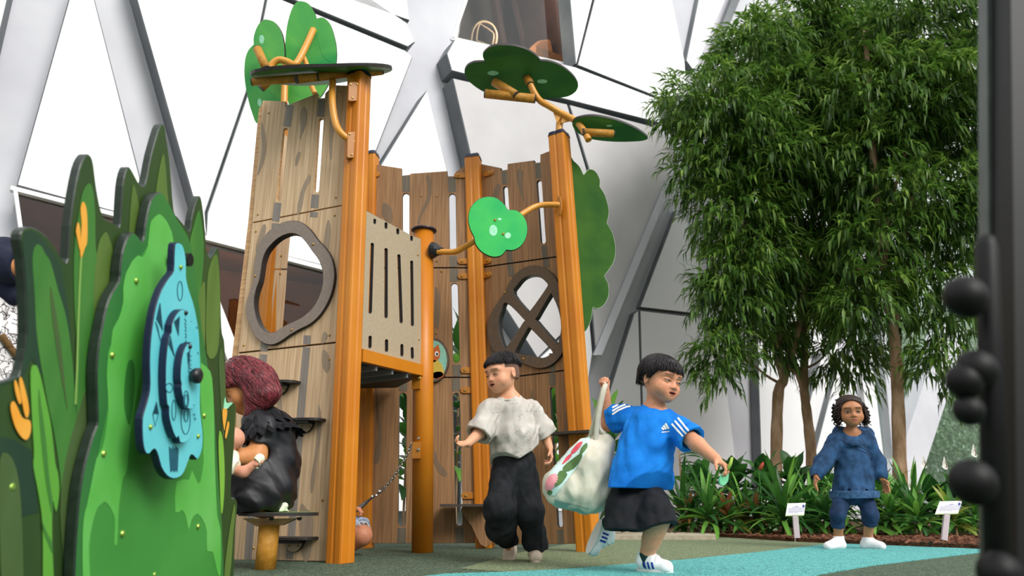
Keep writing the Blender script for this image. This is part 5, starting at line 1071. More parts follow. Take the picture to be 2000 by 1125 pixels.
class Head:
    def __init__(s, c, F, U, H, wide=1.0):
        s.c = np.asarray(c, float); s.F = unit(F); s.U = unit(np.asarray(U, float)-s.F*np.dot(U, s.F)); s.X = np.cross(s.U, s.F); s.H = H; s.R = np.stack([s.X, s.F, s.U], 1); s.w = wide
    def p(s, x, y, z): return s.c+(s.X*x*s.w+s.F*y+s.U*z)*s.H
    def loc(s, P): q = (P-s.c)@s.R/s.H; return q
    def build(s, S, mouth=.5):
        H = s.H; E = lambda x, y, z, rx, ry, rz, k=.02, op='u': S.ell(s.p(x, y, z), np.array([rx*s.w, ry, rz])*H, s.R, k*H/.2, op)
        E(0, -.05, .13, .385, .455, .375); E(0, .06, -.14, .315, .335, .345, .03)
        for q in (-1, 1):
            E(.175*q, .225, -.205, .145, .125, .135, .03); E(.13*q, .33, .105, .12, .07, .05, .03)
            E(.165*q, .415, -.02, .088, .05, .06, .02, 's'); E(.16*q, .315, -.03, .085, .075, .06, .006)
        E(0, .27, -.385, .115, .11, .10, .03); E(0, .31, -.28, .16, .07, .085, .02)
        S.cone(s.p(0, .355, .0), s.p(0, .43, -.15), .030*H, .050*H, .016)
        for q in (-1, 1): E(.055*q, .395, -.165, .042, .05, .035, .008); E(.035*q, .425, -.195, .017, .02, .014, .003, 's')
        E(0, .372, -.262, .095, .035, .022, .006); E(0, .362, -.262-.03-.04*mouth, .08, .037, .024, .006)
        if mouth > .15: E(0, .40, -.277-.02*mouth, .088, .05, .010+.02*mouth, .004, 's')
        for q in (-1, 1):
            Rt = Matrix.Rotation(.35*q, 3, Vector(s.U)); Re = np.array(Rt)@s.R
            S.ell(s.p(.385*q, -.06, -.05), np.array([.035, .085, .125])*H, Re, .008); S.ell(s.p(.42*q, -.035, -.045), np.array([.025, .05, .08])*H, Re, .006, 's')
    def neck(s, S, base, r): S.cone(s.p(0, -.09, -.25), base, r*.88, r*.98, .014)
    def col(s, base, lip=(.62, .22, .18), cheek=.25):
        b = np.array(lin(base)[:3]); 
        def fn(v):
            q = s.loc(v); c = np.tile(b, (len(v), 1)); inh = (np.abs(q) < .75).all(1) & (q[:, 1] > 0)
            def blend(m, colr): nonlocal c; m = (m*inh)[:, None]; c = c*(1-m)+np.array(colr)*m
            for sg in (-1, 1): blend(cheek*np.exp(-((q[:, 0]-sg*.19)**2+(q[:, 2]+.19)**2)/.012), b*np.array([1.02, .68, .62]))
            blend(.35*np.exp(-(q[:, 0]**2+(q[:, 2]+.165)**2)/.004)*(q[:, 1] > .3), b*np.array([1, .75, .7]))
            return np.concatenate([c, np.ones((len(v), 1))], 1)
        return fn
    def feat(s, body, mats, parent, eye_open=.028, gaze=0, mouth=.5, brow=.012, only=(-1, 1)):
        bvh = o_b[body.name]
        def pr(x, z, off):
            o = s.p(x, .9, z); h = bvh.ray_cast(Vector(o), Vector(-s.F))
            return (np.array(h[0])+np.array(s.F)*off) if h[0] is not None else s.p(x, .35, z)
        def patch(name, ring, m, par, off):
            cx = np.mean([p[0] for p in ring]); cz = np.mean([p[1] for p in ring]); v = [pr(cx, cz, off)]; f = []; n = len(ring)
            for kk in (.34, .67, 1): v += [pr(cx+(x-cx)*kk, cz+(z-cz)*kk, off if kk < 1 else off*.4) for x, z in ring]
            for i in range(n):
                f.append((0, 1+i, 1+(i+1) % n))
                for j in range(2): a = 1+j*n; f.append((a+i, a+n+i, a+n+(i+1) % n, a+(i+1) % n))
            return mesh(name, v, f, m, par, smooth=True)
        def almond(x, z, w, h, up=1.0, tilt=0): return [(x+w*math.cos(t), z+tilt*w*math.cos(t)+h*math.sin(t)*(up if math.sin(t) > 0 else .75)) for t in np.linspace(0, 2*math.pi, 18, endpoint=False)]
        for q in only:
            e_ = patch('eye', almond(.16*q, -.03, .078, eye_open, 1, .08*q), mats['sclera'], parent, .0014)
            patch('iris', almond(.16*q+gaze, -.03, max(.040, min(.05, eye_open*1.9)), eye_open*.97), mats['iris'], e_, .0022)
            patch('eyelid', [(.16*q+.09*x, -.03+.08*q*.09*x+eye_open*1.1*math.sqrt(max(0, 1-x*x))+.004) for x in np.linspace(-1, 1, 9)]+[(.16*q+.09*x, -.03+.08*q*.09*x+eye_open*.72*math.sqrt(max(0, 1-x*x))-.002) for x in np.linspace(1, -1, 9)], mats['lash'], e_, .0028)
            patch('eyebrow', [(.165*q+.10*x, .095+.018*(1-x*x)+brow) for x in np.linspace(-1, 1, 8)]+[(.165*q+.10*x, .095+.018*(1-x*x)-brow) for x in np.linspace(1, -1, 8)], mats['brow'], parent, .0012)
        gap = .012+.045*mouth
        patch('mouth', [(.088*math.cos(t), -.283-.018*mouth+(gap*.5)*math.sin(t)) for t in np.linspace(0, 2*math.pi, 18, endpoint=False)], mats['mouth'], parent, .0012)
        patch('lip', [(.098*x, -.262+.022*(1-x*x)-.006*math.exp(-x*x*40)) for x in np.linspace(-1, 1, 9)]+[(.098*x, -.283-.018*mouth+gap*.5*math.sqrt(max(0, 1-x*x))) for x in np.linspace(1, -1, 9)], mats['lip'], parent, .0020)
        patch('lip', [(.09*x, -.283-.018*mouth-gap*.5*math.sqrt(max(0, 1-x*x))) for x in np.linspace(-1, 1, 9)]+[(.09*x, -.283-.018*mouth-gap*.5-.034*math.sqrt(max(0, 1-x*x))) for x in np.linspace(1, -1, 9)], mats['lip'], parent, .0020)
    def hair(s, bound, grow=.03, strand=(46, .0022), puff=()):
        """hair cap over the skull; bound(az) gives the lower edge (head heights) by azimuth, 0 = face front"""
        S = SDF(); H = s.H
        S.ell(s.p(0, -.05, .13), np.array([(.385+grow)*s.w, .455+grow, .375+grow*1.1])*H, s.R, .01); S.ell(s.p(0, -.08, -.06), np.array([(.36+grow*.7)*s.w, .40+grow*.7, .36])*H, s.R, .02)
        for (x, y, z, r) in puff: S.ell(s.p(x, y, z), r*H, s.R, .012)
        def cut(P):
            q = s.loc(P); az = np.arctan2(q[..., 0], q[..., 1]); return (bound(az)-q[..., 2])*H*.8
        def ridge(P):
            q = s.loc(P); az = np.arctan2(q[..., 0], q[..., 1]+.12); return strand[1]*.35*(np.sin(az*strand[0]+3*np.sin(q[..., 2]*9)+2*np.sin(az*7))+.8*np.sin(az*23+2))*np.clip(1.4-q[..., 2]*1.6, .2, 1)
        S.fn(ridge); S.fn(cut, 'i'); return S
def strands(hd, bound, m, parent, n, grow, seed, over=.05, r0=.0016, swirl=.25, lift=.012, crown_y=-.12):
    """fine locks lying over the hair cap from the crown to its edge"""
    r = random.Random(seed); mb = MB()
    for i in range(n):
        az = r.uniform(-math.pi, math.pi); zb = float(bound(np.array([az]))[0])-r.uniform(-.02, over); rx, ry, rz = .385+grow, .455+grow, .375+grow*1.1
        ph1 = math.acos(max(-.98, min(.98, (zb-.13)/rz))); ph0 = r.uniform(.05, .6)*ph1; P = []; k = 9; lf = r.uniform(.0, lift)/hd.H; sw = r.gauss(0, swirl)
        for j in range(k):
            t = j/(k-1); ph = ph0+(ph1-ph0)*t; a = az+sw*(1-t); sn = math.sin(min(ph, 1.75)); P.append(hd.p((rx+lf)*sn*math.sin(a), -.05+(crown_y+.05)*(1-min(1, ph/1.2))+(ry+lf)*sn*math.cos(a), .13+(rz+lf)*math.cos(ph)))
        mb.add(*tube(P, [r0, r0*1.3, r0*1.1, r0*.4], 4, caps=False))
    return mb.out('locks', m, parent, smooth=True, kind='stuff')
def surf_locks(body, flow, n, ln, r0, m, parent, seed, wave=.25, off=.002, pick=None):
    """locks that run over a surface along flow"""
    bv = o_b[body.name]; r = random.Random(seed); mb = MB(); org = ORIG[body.name]; vs = body.data.vertices; flow = unit(flow); done = 0; tries = 0
    while done < n and tries < n*6:
        tries += 1; p = np.array(vs[r.randrange(len(vs))].co)+org
        if pick and not pick(p): continue
        d = unit(flow+np.array([r.gauss(0, .18), r.gauss(0, .18), r.gauss(0, .18)])); P = []; ph = r.uniform(0, 6); L = ln*r.uniform(.6, 1.2)
        for j in range(9):
            h = bv.find_nearest(Vector(p)); nrm = np.array(h[1]); P.append(np.array(h[0])+nrm*off*math.sin(.3+2.5*j/8)); dd = d+np.array([0, 0, -.12*j*.3]); sd = np.cross(nrm, dd); dd = dd+sd*wave*math.sin(ph+j*1.1); dd = dd-nrm*np.dot(dd, nrm)
            if np.linalg.norm(dd) < 1e-4: break
            p = np.array(h[0])+unit(dd)*L/8
        if len(P) > 5: mb.add(*tube(P, [r0*.5, r0*1.2, r0, r0*.4], 4, caps=False)); done += 1
    return mb.out('locks', m, parent, smooth=True, kind='stuff')
def collar(t, c, n, r, m, tr=.006, ell_x=None, e=1.0):
    x, y, d = frame(n)
    if ell_x is not None: x = unit(ell_x-d*np.dot(ell_x, d)); y = np.cross(d, x)
    P = [c+x*r*e*math.cos(a)+y*r*math.sin(a) for a in np.linspace(0, 2*math.pi, 33)]; v, f = tube(P, tr, 8, caps=False); return mesh('collar', v, f, m, t, smooth=True)
def proj(bvh, px, py, off):
    d = ray(px, py); h = bvh.ray_cast(Vector(CAM), Vector(unit(d)))
    return None if h[0] is None else np.array(h[0])+np.array(h[1])*off*(1 if np.dot(h[1], d) < 0 else -1)
def patch(name, ring, body, m, parent, off=.002, rings=4, dense=2):
    """a print or badge laid on a surface inside a pixel outline"""
    bvh = o_b[body.name]; R = []
    for i in range(len(ring)):
        a = np.array(ring[i], float); b = np.array(ring[(i+1) % len(ring)], float); R += [a+(b-a)*k/dense for k in range(dense)]
    c = np.mean(R, 0); v = [proj(bvh, c[0], c[1], off)]; n = len(R); f = []
    if v[0] is None: return None
    for kk in np.linspace(0, 1, rings+1)[1:]:
        for p in R:
            t = kk; q = None
            while q is None and t > .05: w = c+(p-c)*t; q = proj(bvh, w[0], w[1], off); t *= .96
            v.append(q if q is not None else v[0])
    for i in range(n):
        f.append((0, 1+(i+1) % n, 1+i))
        for j in range(rings-1): a = 1+j*n; f.append((a+i, a+(i+1) % n, a+n+(i+1) % n, a+n+i))
    return mesh(name, v, f, m, parent, smooth=True)
def ribbon(name, line, w, body, m, parent, off=.002, step=3.0):
    bvh = o_b[body.name]; P = [np.array(p, float) for p in line]; L = np.cumsum([0]+[np.linalg.norm(P[i+1]-P[i]) for i in range(len(P)-1)]); n = max(2, int(L[-1]/step)); v = []; f = []
    for i in range(n+1):
        s = L[-1]*i/n; p = np.array([np.interp(s, L, [q[k] for q in P]) for k in (0, 1)]); p2 = np.array([np.interp(min(s+.5, L[-1]), L, [q[k] for q in P]) for k in (0, 1)]); p1 = np.array([np.interp(max(s-.5, 0), L, [q[k] for q in P]) for k in (0, 1)])
        d = unit(p2-p1); sd = np.array([-d[1], d[0]]); a = proj(bvh, *(p+sd*w), off); b = proj(bvh, *(p-sd*w), off)
        if a is None or b is None or np.linalg.norm(a-b) > .08: continue
        v += [a, b]
    for i in range(len(v)//2-1):
        if np.linalg.norm(v[2*i]-v[2*i+2]) < .06: f.append((2*i, 2*i+1, 2*i+3, 2*i+2))
    return mesh(name, v, f, m, parent, smooth=True) if f else None
def skinmat(name): return mat(name, 'ffffff', 'f6efec', (70, 70, 70), .5, .06, .35, attr=True, sss=.35)
M['skin'] = skinmat('skin')
M['sclera'] = mat('eye_white', 'b8aca2', None, rough=.3); M['iris'] = mat('dark_iris', '1c1210', None, rough=.15, spec=.6); M['lash'] = mat('lash_dark', '2a1c18', None, rough=.6); M['browl'] = mat('brow_faint', '8a6048', None, rough=.8); M['browm'] = mat('brow_dark', '5a3e30', None, rough=.8); M['mouthm'] = mat('mouth_dark', '4a1e18', None, rough=.5); M['lipm'] = mat('lip_red', 'b8685a', None, rough=.4)
FM = dict(sclera=M['sclera'], iris=M['iris'], lash=M['lash'], brow=M['browm'], mouth=M['mouthm'], lip=M['lipm'])
M['hair_k'] = mat('black_hair', '120e10', '221c1e', (90, 90, 12), .5, .3, .35); M['hair_r'] = mat('wine_red_hair', '2e0e12', '6a2028', (60, 60, 14), .36, .35, .5, dist=.6); M['hair_b'] = mat('brown_curly_hair', '140c08', '38221a', (50, 50, 50), .55, .3, .35)
def cloth(name, c1, c2, sc=30, b=.25, **k): return mat(name, c1, c2, (sc,)*3, .85, b, .25, bscale=420, **k)
M['tee_w'] = cloth('oatmeal_cotton', 'b5aea6', 'c6c0b9', 14); M['pants_k'] = cloth('charcoal_cotton', '16181b', '222428', 20); M['tee_b'] = cloth('royal_blue_cotton', '0a6cc8', '1580dc', 12); M['shorts_k'] = cloth('black_cotton', '15161a', '1f2024', 20)
M['hood_b'] = cloth('washed_navy_fleece', '1c3450', '30557e', 16, .4); M['hood_rib'] = cloth('washed_navy_rib', '2c486c', '46689088'[:6], 40, .4); M['legg_b'] = cloth('navy_leggings', '182a46', '263f62', 18); M['sock_w'] = cloth('white_sock', 'e6e0e4', 'f2eef0', 40); M['sock_d'] = cloth('dark_sock', '12302e', '1c3c3a', 40)
M['shoe_w'] = mat('white_leather', 'e2e2e4', 'f0f0f2', (20, 20, 20), .4); M['sole_w'] = mat('white_sole', 'd8d6d4', None, rough=.6); M['stripe_b'] = mat('blue_stripe', '1f3a9c', None, rough=.4); M['clog'] = mat('beige_clog', 'b8a896', 'c8b8a6', (40, 40, 40), .6); M['dress_k'] = mat('black_dress', '0c0b10', '18161d', (14, 14, 14), .5, .15, .45, bscale=420); M['ruffle_k'] = cloth('black_ruffle', '0c0c10', '1c1c22', 25)
def shoe(t, heel, toe, up, L, mu, ms, name='shoe', h=.0022, collar=.05, wid=.30):
    """heel and toe are points on the sole line; returns (object, frame)"""
    heel = np.asarray(heel, float); D = unit(np.asarray(toe, float)-heel); U = unit(np.asarray(up, float)-D*np.dot(up, D)); Xs = np.cross(D, U); S = SDF(); q = lambda a, b, c: heel+D*a*L+Xs*b*L+U*c*L
    S.cone(q(.19, 0, .22), q(.42, 0, .26), .18*L, .19*L, .03); S.cone(q(.45, 0, .24), q(.78, -.0, .15), .19*L, .15*L, .03, squash=(Xs, 1.08)); S.cone(q(.80, 0, .14), q(.84, 0, .14), .155*L, .15*L, .02, squash=(Xs, 1.1))
    S.cone(q(.20, 0, .30), q(.24, 0, .46), .185*L, .175*L, .02); S.cone(q(.36, 0, .40), q(.33, 0, .55), .15*L, .12*L, .02)
    S.cone(q(.24, 0, .5), q(.24, 0, .8), .15*L, .17*L, .004, 's'); S.cut(q(0, 0, .045), -U, .002); S.cut(q(.02, 0, 0), -D, .01)
    o = emit(S, h, name, mu, t)
    pts = []
    for a in np.linspace(0, 2*math.pi, 40, endpoint=False):
        x = .5+.5*math.cos(a); y = (.185+.02*math.cos(a)+.012*math.cos(2*a))*math.sin(a); pts.append(tuple(q(x, y, .085)))
    sl = flat('sole', pts, (q(.5, 0, .085), U), .085*L, [ms, ms], o, pix=False, bevel=.003); return o, q
FMB = dict(FM, brow=M['browl'])
# ============================================================= boy in grey tee
def boy_grey():
    t = thing('person', 'boy in an oatmeal tee and black cargo trousers running past the tower', 'person', G(1045, 1097), 'children at play')
    J = lambda x, y, Y: V(x, y, Y); Fb = unit([-.45, -.89, 0]); side = unit(np.cross([0, 0, 1.], Fb))
    pel = J(1005, 905, 3.92); che = J(1000, 822, 3.90); nb = J(997, 783, 3.90); hd = Head(J(981, 730, 3.87), [-.74, -.64, -.14], [-.10, 0, 1], .205)
    rs, re, rw = J(957, 800, 3.86), J(936, 846, 3.80), J(914, 866, 3.72); ls, le, lw = J(1038, 802, 3.95), J(1062, 846, 3.98), J(1073, 874, 3.94)
    rh, rk, ra = J(987, 930, 3.92), J(974, 998, 3.78), J(994, 1046, 3.98); lh, lk, la = J(1022, 930, 3.96), J(1035, 1000, 3.84), J(1046, 1072, 3.90)
    S = SDF(); hd.build(S, .45); hd.neck(S, nb, .042); S.cone(nb, che, .045, .062, .03, squash=(side, 1.25)); S.cone(che, pel, .062, .055, .03, squash=(side, 1.2)); S.cone(nb, rs, .04, .038, .03); S.cone(nb, ls, .04, .038, .03)
    S.chain([rs, re, rw], [.036, .031, .021], .015); S.chain([ls, le, lw], [.036, .031, .021], .015)
    hand(S, rw, J(890, 868, 3.66)-rw, [.1, -.5, .9], [-.1, -.6, .5], .115, (.25, .7, .9, 1.0), .9, .3, tdir=unit(J(894, 868, 3.64)-rw)); hand(S, lw, [.10, -.15, -1], [-.9, -.3, -.1], [.1, -1, 0], .11, (.5, .6, .7, .8), .3, .6)
    S.chain([rh, rk, ra], [.042, .040, .026], .02); S.chain([lh, lk, la], [.042, .040, .026], .02); S.cone(la, J(1046, 1091, 3.88), .024, .016, .01); S.cone(ra, J(993, 1070, 4.0), .024, .016, .01)
    b = emit(S, .0031, 'body', M['skin'], t, hd.col('dfa583'))
    hd.feat(b, FMB, t, .017, -.012, .45, .009); collar(t, nb+np.array([0, 0, .012])+Fb*.016, [-.1, -.3, 1], .054, M['tee_w'])
    stub = hd.hair(lambda az: np.where(np.abs(az) < .95, .9, np.where(np.abs(az) < 1.9, .10-.12*(np.abs(az)-1.4)**2, -.18)), .004, (60, .0004)); emit(stub, .0032, 'stubble', mat('short_stubble', '6a4c40', '7a5a4a', (200, 200, 200), .8), t)
    hr = hd.hair(lambda az: .235+.02*np.cos(2*az)-.10*np.clip(np.abs(az)-1.9, 0, 1)+.012*np.sin(az*19), .045, (52, .0022), [(0, -.1, .45, np.array([.3, .36, .14])), (.02, -.42, .40, np.array([.10, .10, .12]))])
    for i in range(9):
        a = random.uniform(-.5, .5); hr.ops.insert(-2, hr.ops.pop() if False else SDF().cone(hd.p(.02+.06*a, -.36+.05*math.sin(i*2), .48), hd.p(.03+.14*a, -.44+.1*math.sin(i*3.1), .60+.05*math.cos(i)), .02*.2, .004*.3, .004).ops[0]); hr.pts += [hd.p(.2, -.7, .72), hd.p(-.2, -.7, .72)]
    emit(hr, .003, 'hair', M['hair_k'], t); strands(hd, lambda az: .235+.02*np.cos(2*az)-.10*np.clip(np.abs(az)-1.9, 0, 1), M['hair_k'], t, 800, .045, 3, .035)
    # tee
    S = SDF(); sq = (side, 1.3)
    S.cone(J(1000, 808, 3.90), J(1003, 850, 3.90), .086, .098, .03, squash=sq); S.cone(J(1003, 850, 3.90), J(1008, 935, 3.92), .098, .118, .03, squash=sq); S.cone(nb+np.array([0, 0, -.012]), rs, .05, .05, .03); S.cone(nb+np.array([0, 0, -.012]), ls, .05, .05, .03)
    S.chain([rs, J(940, 838, 3.81), J(930, 856, 3.78)], [.052, .066, .07], .03); S.chain([ls, J(1058, 838, 3.97), J(1068, 858, 3.98)], [.052, .064, .068], .03)
    S.fn(folds(5, .0055, 52, [.25, 0, 1], 6, .35)); S.fn(folds(8, .004, 110, [.3, .2, 1], 4, .6))
    S.cut(J(1008, 922, 3.92), [.04, 0, -1]); ax = unit(re-rs); S.cut(J(934, 849, 3.79), unit(J(930, 856, 3.78)-J(944, 832, 3.82))); S.cut(J(1065, 851, 3.98), unit(J(1070, 860, 3.98)-J(1054, 832, 3.96)))
    S.cone(J(938, 842, 3.80), J(922, 872, 3.76), .050, .056, .004, 's'); S.cone(J(1061, 846, 3.98), J(1078, 880, 3.98), .048, .054, .004, 's'); S.cone(nb+np.array([0, 0, .0])+Fb*.012, nb+np.array([0, 0, .06])+Fb*.02, .05, .062, .006, 's'); S.cone(J(1008, 912, 3.92), J(1009, 960, 3.92), .105, .112, .004, 's', squash=sq)
    tee = emit(S, .0034, 'shirt', M['tee_w'], t)
    r = random.Random(4); M['tee_l'] = cloth('tee_letter_print', 'bdb5ac', 'cbc4bb', 14)
    for i in range(26):                       # tone-on-tone letter shapes printed over the tee
        x = r.uniform(962, 1050); y = r.uniform(785, 908); w = r.uniform(5, 9); k = i % 4
        L = [[(x-w, y-w), (x, y+w), (x+w, y-w)], [(x-w, y+w), (x-w, y-w), (x+w*.6, y-w*.3), (x-w, y), (x+w, y+w)], [(x-w, y-w), (x+w, y-w), (x, y-w), (x, y+w)], [(x+w, y-w), (x-w*.6, y-w*.4), (x+w*.6, y+w*.4), (x-w, y+w)]][k]
        ribbon('print', L, .8, tee, M['tee_l'], t, .0012, 2)
    patch('hem_tag', [(1062, 886), (1071, 885), (1071, 894), (1062, 895)], tee, M['white'], t, .004)
    # cargo trousers
    S = SDF(); S.cone(J(1006, 905, 3.92), J(1006, 940, 3.92), .088, .100, .03, squash=sq)
    S.chain([J(988, 940, 3.89), J(976, 995, 3.79), J(979, 1030, 3.86), J(992, 1054, 3.97)], [.082, .076, .074, .05], .03); S.chain([J(1022, 940, 3.94), J(1035, 1000, 3.85), J(1046, 1062, 3.90), J(1049, 1080, 3.90)], [.080, .068, .062, .050], .02)
    S.fn(folds(15, .007, 48, [1, .2, .45], 6, .5)); S.fn(folds(18, .004, 105, [1, 0, .8], 4, .8)); S.cut(J(1048, 1085, 3.9), [.1, 0, -1]); S.cut(J(993, 1062, 3.98), unit([.1, .4, -1]))
    S.cone(J(1049, 1080, 3.90), J(1049, 1100, 3.90), .036, .042, .004, 's')
    tr = emit(S, .0036, 'trousers', M['pants_k'], t)
    shoe(t, J(1045, 1092, 3.96)*np.array([1, 1, 0]), J(1047, 1099, 3.81)*np.array([1, 1, 0])+np.array([.0, 0, .0]), [0, 0, 1], .165, M['clog'], M['clog'], 'clog')
    shoe(t, J(998, 1052, 4.06), J(992, 1090, 3.99), [.15, 1, .25], .16, M['clog'], M['clog'], 'clog')
boy_grey()
# ============================================================= boy in blue tee
def boy_blue():
    t = thing('person', 'boy in a bright blue tee and black shorts running with a tote bag', 'person', G(1268, 1118), 'children at play')
    J = lambda x, y, Y: V(x, y, Y); Fb = unit([.42, -.9, 0]); side = unit(np.cross([0, 0, 1.], Fb))
    pel = J(1253, 928, 3.32); che = J(1270, 848, 3.30); nb = J(1278, 806, 3.30); hd = Head(J(1291, 742, 3.27), [.55, -.80, -.17], [.16, 0, 1], .205, 1.04)
    rs, re, rw = J(1226, 814, 3.36), J(1186, 828, 3.42), J(1182, 768, 3.38); ls, le, lw = J(1326, 838, 3.24), J(1362, 868, 3.15), J(1398, 897, 3.09)
    rh, rk, ra = J(1236, 942, 3.36), J(1222, 1004, 3.28), J(1189, 1022, 3.53); lh, lk, la = J(1268, 948, 3.34), J(1285, 1016, 3.235), J(1263, 1084, 3.30)
    S = SDF(); hd.build(S, .6); hd.neck(S, nb, .043); S.cone(nb, che, .045, .062, .03, squash=(side, 1.2)); S.cone(che, pel, .062, .055, .03, squash=(side, 1.15)); S.cone(nb, rs, .04, .036, .03); S.cone(nb, ls, .04, .036, .03)
    S.chain([rs, re, rw], [.036, .032, .023], .015); S.chain([ls, le, lw], [.036, .034, .024], .015)
    hand(S, rw, [-.03, -.1, 1], [-.35, -1, .0], [.9, -.3, 0], .112, (1.55, 1.6, 1.6, 1.55), .1, .9, tdir=[-.35, -.75, .45]); hand(S, lw, J(1420, 912, 3.05)-lw, [.1, -.4, -.9], [.2, -.8, .4], .11, (.7, .9, 1.0, 1.1), .2, .7)
    S.chain([rh, rk, ra], [.052, .046, .029], .02); S.chain([lh, lk, la], [.052, .048, .031], .02); S.cone(lk*.7+la*.3, lk*.45+la*.55, .043, .038, .02); S.cone(la, J(1270, 1104, 3.30), .028, .02, .01); S.cone(ra, J(1172, 1034, 3.55), .027, .018, .01)
    b = emit(S, .0029, 'body', M['skin'], t, hd.col('d89a78'))
    hd.feat(b, FMB, t, .019, .014, .5, .009); collar(t, nb+Fb*.018+np.array([0, 0, .012]), [.1, -.3, 1], .054, M['tee_b'])
    def bd(az):
        a = np.abs(az); return np.where(a < .95, .185-.03*np.abs(np.sin(az*7+.4)), np.where(a < 1.5, .16-.40*(a-.95), np.where(a < 1.9, .05, -.12)))
    emit(hd.hair(bd, .03, (48, .0022), [(0, .1, .38, np.array([.29, .29, .12])), (0, -.2, .36, np.array([.31, .28, .16]))]), .003, 'hair', M['hair_k'], t); strands(hd, bd, M['hair_k'], t, 900, .032, 4, .035)
    S = SDF(); sq = (side, 1.22)
    S.cone(J(1272, 830, 3.30), J(1266, 862, 3.30), .088, .098, .03, squash=sq); S.cone(J(1266, 862, 3.30), J(1248, 965, 3.30), .100, .128, .03, squash=(side, 1.3)); S.cone(nb+np.array([0, 0, -.014]), rs, .05, .048, .03); S.cone(nb+np.array([0, 0, -.014]), ls, .05, .050, .03)
    S.chain([rs, J(1204, 816, 3.40), J(1188, 822, 3.42)], [.050, .055, .058], .03); S.chain([ls, J(1348, 856, 3.19), J(1360, 866, 3.16)], [.054, .058, .06], .03)
    S.fn(folds(25, .0055, 46, [-.15, 0, 1], 6, .3)); S.fn(folds(28, .0036, 105, [.3, .2, 1], 4, .6))
    S.cut(J(1246, 955, 3.33), unit([-.03, 0, -1])); S.cut(J(1194, 820, 3.41), unit(J(1180, 826, 3.44)-J(1206, 816, 3.39))); S.cut(J(1352, 860, 3.18), unit(J(1366, 872, 3.14)-J(1340, 850, 3.21)))
    S.cone(J(1200, 818, 3.40), J(1180, 826, 3.44), .044, .05, .004, 's'); S.cone(J(1346, 854, 3.19), J(1366, 872, 3.14), .045, .052, .004, 's'); S.cone(nb+Fb*.012+np.array([0, 0, .004]), nb+np.array([.01, -.02, .06]), .05, .064, .006, 's'); S.cone(J(1246, 952, 3.33), J(1245, 985, 3.33), .090, .094, .004, 's', squash=sq)
    tee = emit(S, .0032, 'shirt', M['tee_b'], t)
    for k, o_ in enumerate((-6.5, 0, 6.5)):
        ribbon('shirt_stripe', [(1318+o_*.9, 822-o_*.9), (1330+o_*.9, 836-o_*.8), (1342+o_*.9, 850-o_*.7), (1351+o_*.8, 862-o_*.6)], 1.7, tee, M['white'], t, .0016, 2)
        ribbon('shirt_stripe', [(1236+o_*.2, 788+o_*.7), (1222+o_*.2, 790+o_*.75), (1208, 796+o_*.85), (1196, 803+o_)], 1.6, tee, M['white'], t, .0016, 2)
    # badge on the chest: three slanted bars rising to the right over a line of small letters
    for L in ([(1291, 836), (1294, 834), (1298, 839), (1294, 840)], [(1294, 832), (1297.5, 830), (1303, 838), (1299, 839)], [(1298, 828.5), (1301, 826), (1308, 837), (1304, 838)]): patch('badge', L, tee, M['white'], t, .0016, 3, 2)
    for k in range(6): patch('badge', [(1292+k*2.7, 843-.25*k), (1294+k*2.7, 842.6-.25*k), (1294+k*2.7, 845-.25*k), (1292+k*2.7, 845.4-.25*k)], tee, M['white'], t, .0014, 2, 1)
    S = SDF(); S.cone(J(1248, 925, 3.34), J(1247, 955, 3.35), .076, .09, .03, squash=sq); S.chain([J(1236, 950, 3.37), J(1224, 1000, 3.29), J(1218, 1040, 3.27)], [.082, .084, .086], .02); S.chain([J(1260, 955, 3.345), J(1283, 1005, 3.225), J(1290, 1036, 3.18)], [.066, .078, .078], .02)
    S.fn(folds(35, .006, 50, [.2, 0, 1], 6, .6)); S.fn(folds(38, .003, 120, [.3, .2, 1], 4, .8)); S.cut(J(1220, 1036, 3.26), unit([-.05, -.1, -1])); S.cut(J(1290, 1028, 3.17), unit([.22, -.3, -1]))
    S.cone(J(1286, 1020, 3.225), J(1291, 1052, 3.19), .056, .064, .004, 's'); S.cone(J(1221, 1022, 3.285), J(1216, 1052, 3.285), .06, .07, .004, 's')
    emit(S, .0034, 'shorts', M['shorts_k'], t)
    g = lambda x, y, Y: J(x, y, Y)*np.array([1, 1, 0])
    sh, q = shoe(t, g(1243, 1112, 3.33), g(1312, 1119, 3.25), [0, 0, 1], .165, M['shoe_w'], M['sole_w'], 'trainer')
    def stripes(sh, q, sd):
        bv = o_b[sh.name]
        for k in range(3):
            v = []; f = []
            for j in range(7):
                zz = .10+.17*j/6; x0 = .30+.105*k+.12*(zz-.1)*-1.0
                for e_ in (0, .055):
                    o = q(x0+e_, sd*.5, zz); h = bv.ray_cast(Vector(o), Vector(unit(q(0, -sd, 0)-q(0, 0, 0)))); v.append(np.array(h[0])+unit(q(0, sd, 0)-q(0, 0, 0))*.0012 if h[0] is not None else q(x0+e_, sd*.15, zz))
            for j in range(6): f.append((2*j, 2*j+1, 2*j+3, 2*j+2))
            mesh('stripe', v, f, M['stripe_b'], sh, smooth=True)
        for k in range(2):
            P = [];
            for j in range(9):
                a = (j/8-.5)*2.2; o = q(.46+.12*k, .5*math.sin(a), .2+.5*math.cos(a)); d = unit(q(.46+.12*k, 0, .16)-o); h = bv.ray_cast(Vector(o), Vector(d))
                if h[0] is not None: P.append(np.array(h[0])-d*.001)
            if len(P) > 3:
                v = []; D_ = unit(q(1, 0, 0)-q(0, 0, 0)); w = .0065
                for p in P: v += [p-D_*w, p+D_*w]
                mesh('strap', v, [(2*i, 2*i+1, 2*i+3, 2*i+2) for i in range(len(P)-1)], M['shoe_w'], sh, smooth=True)
    stripes(sh, q, 1 if np.dot(q(0, 1, 0)-q(0, 0, 0), CAM-q(.5, 0, 0)) > 0 else -1)
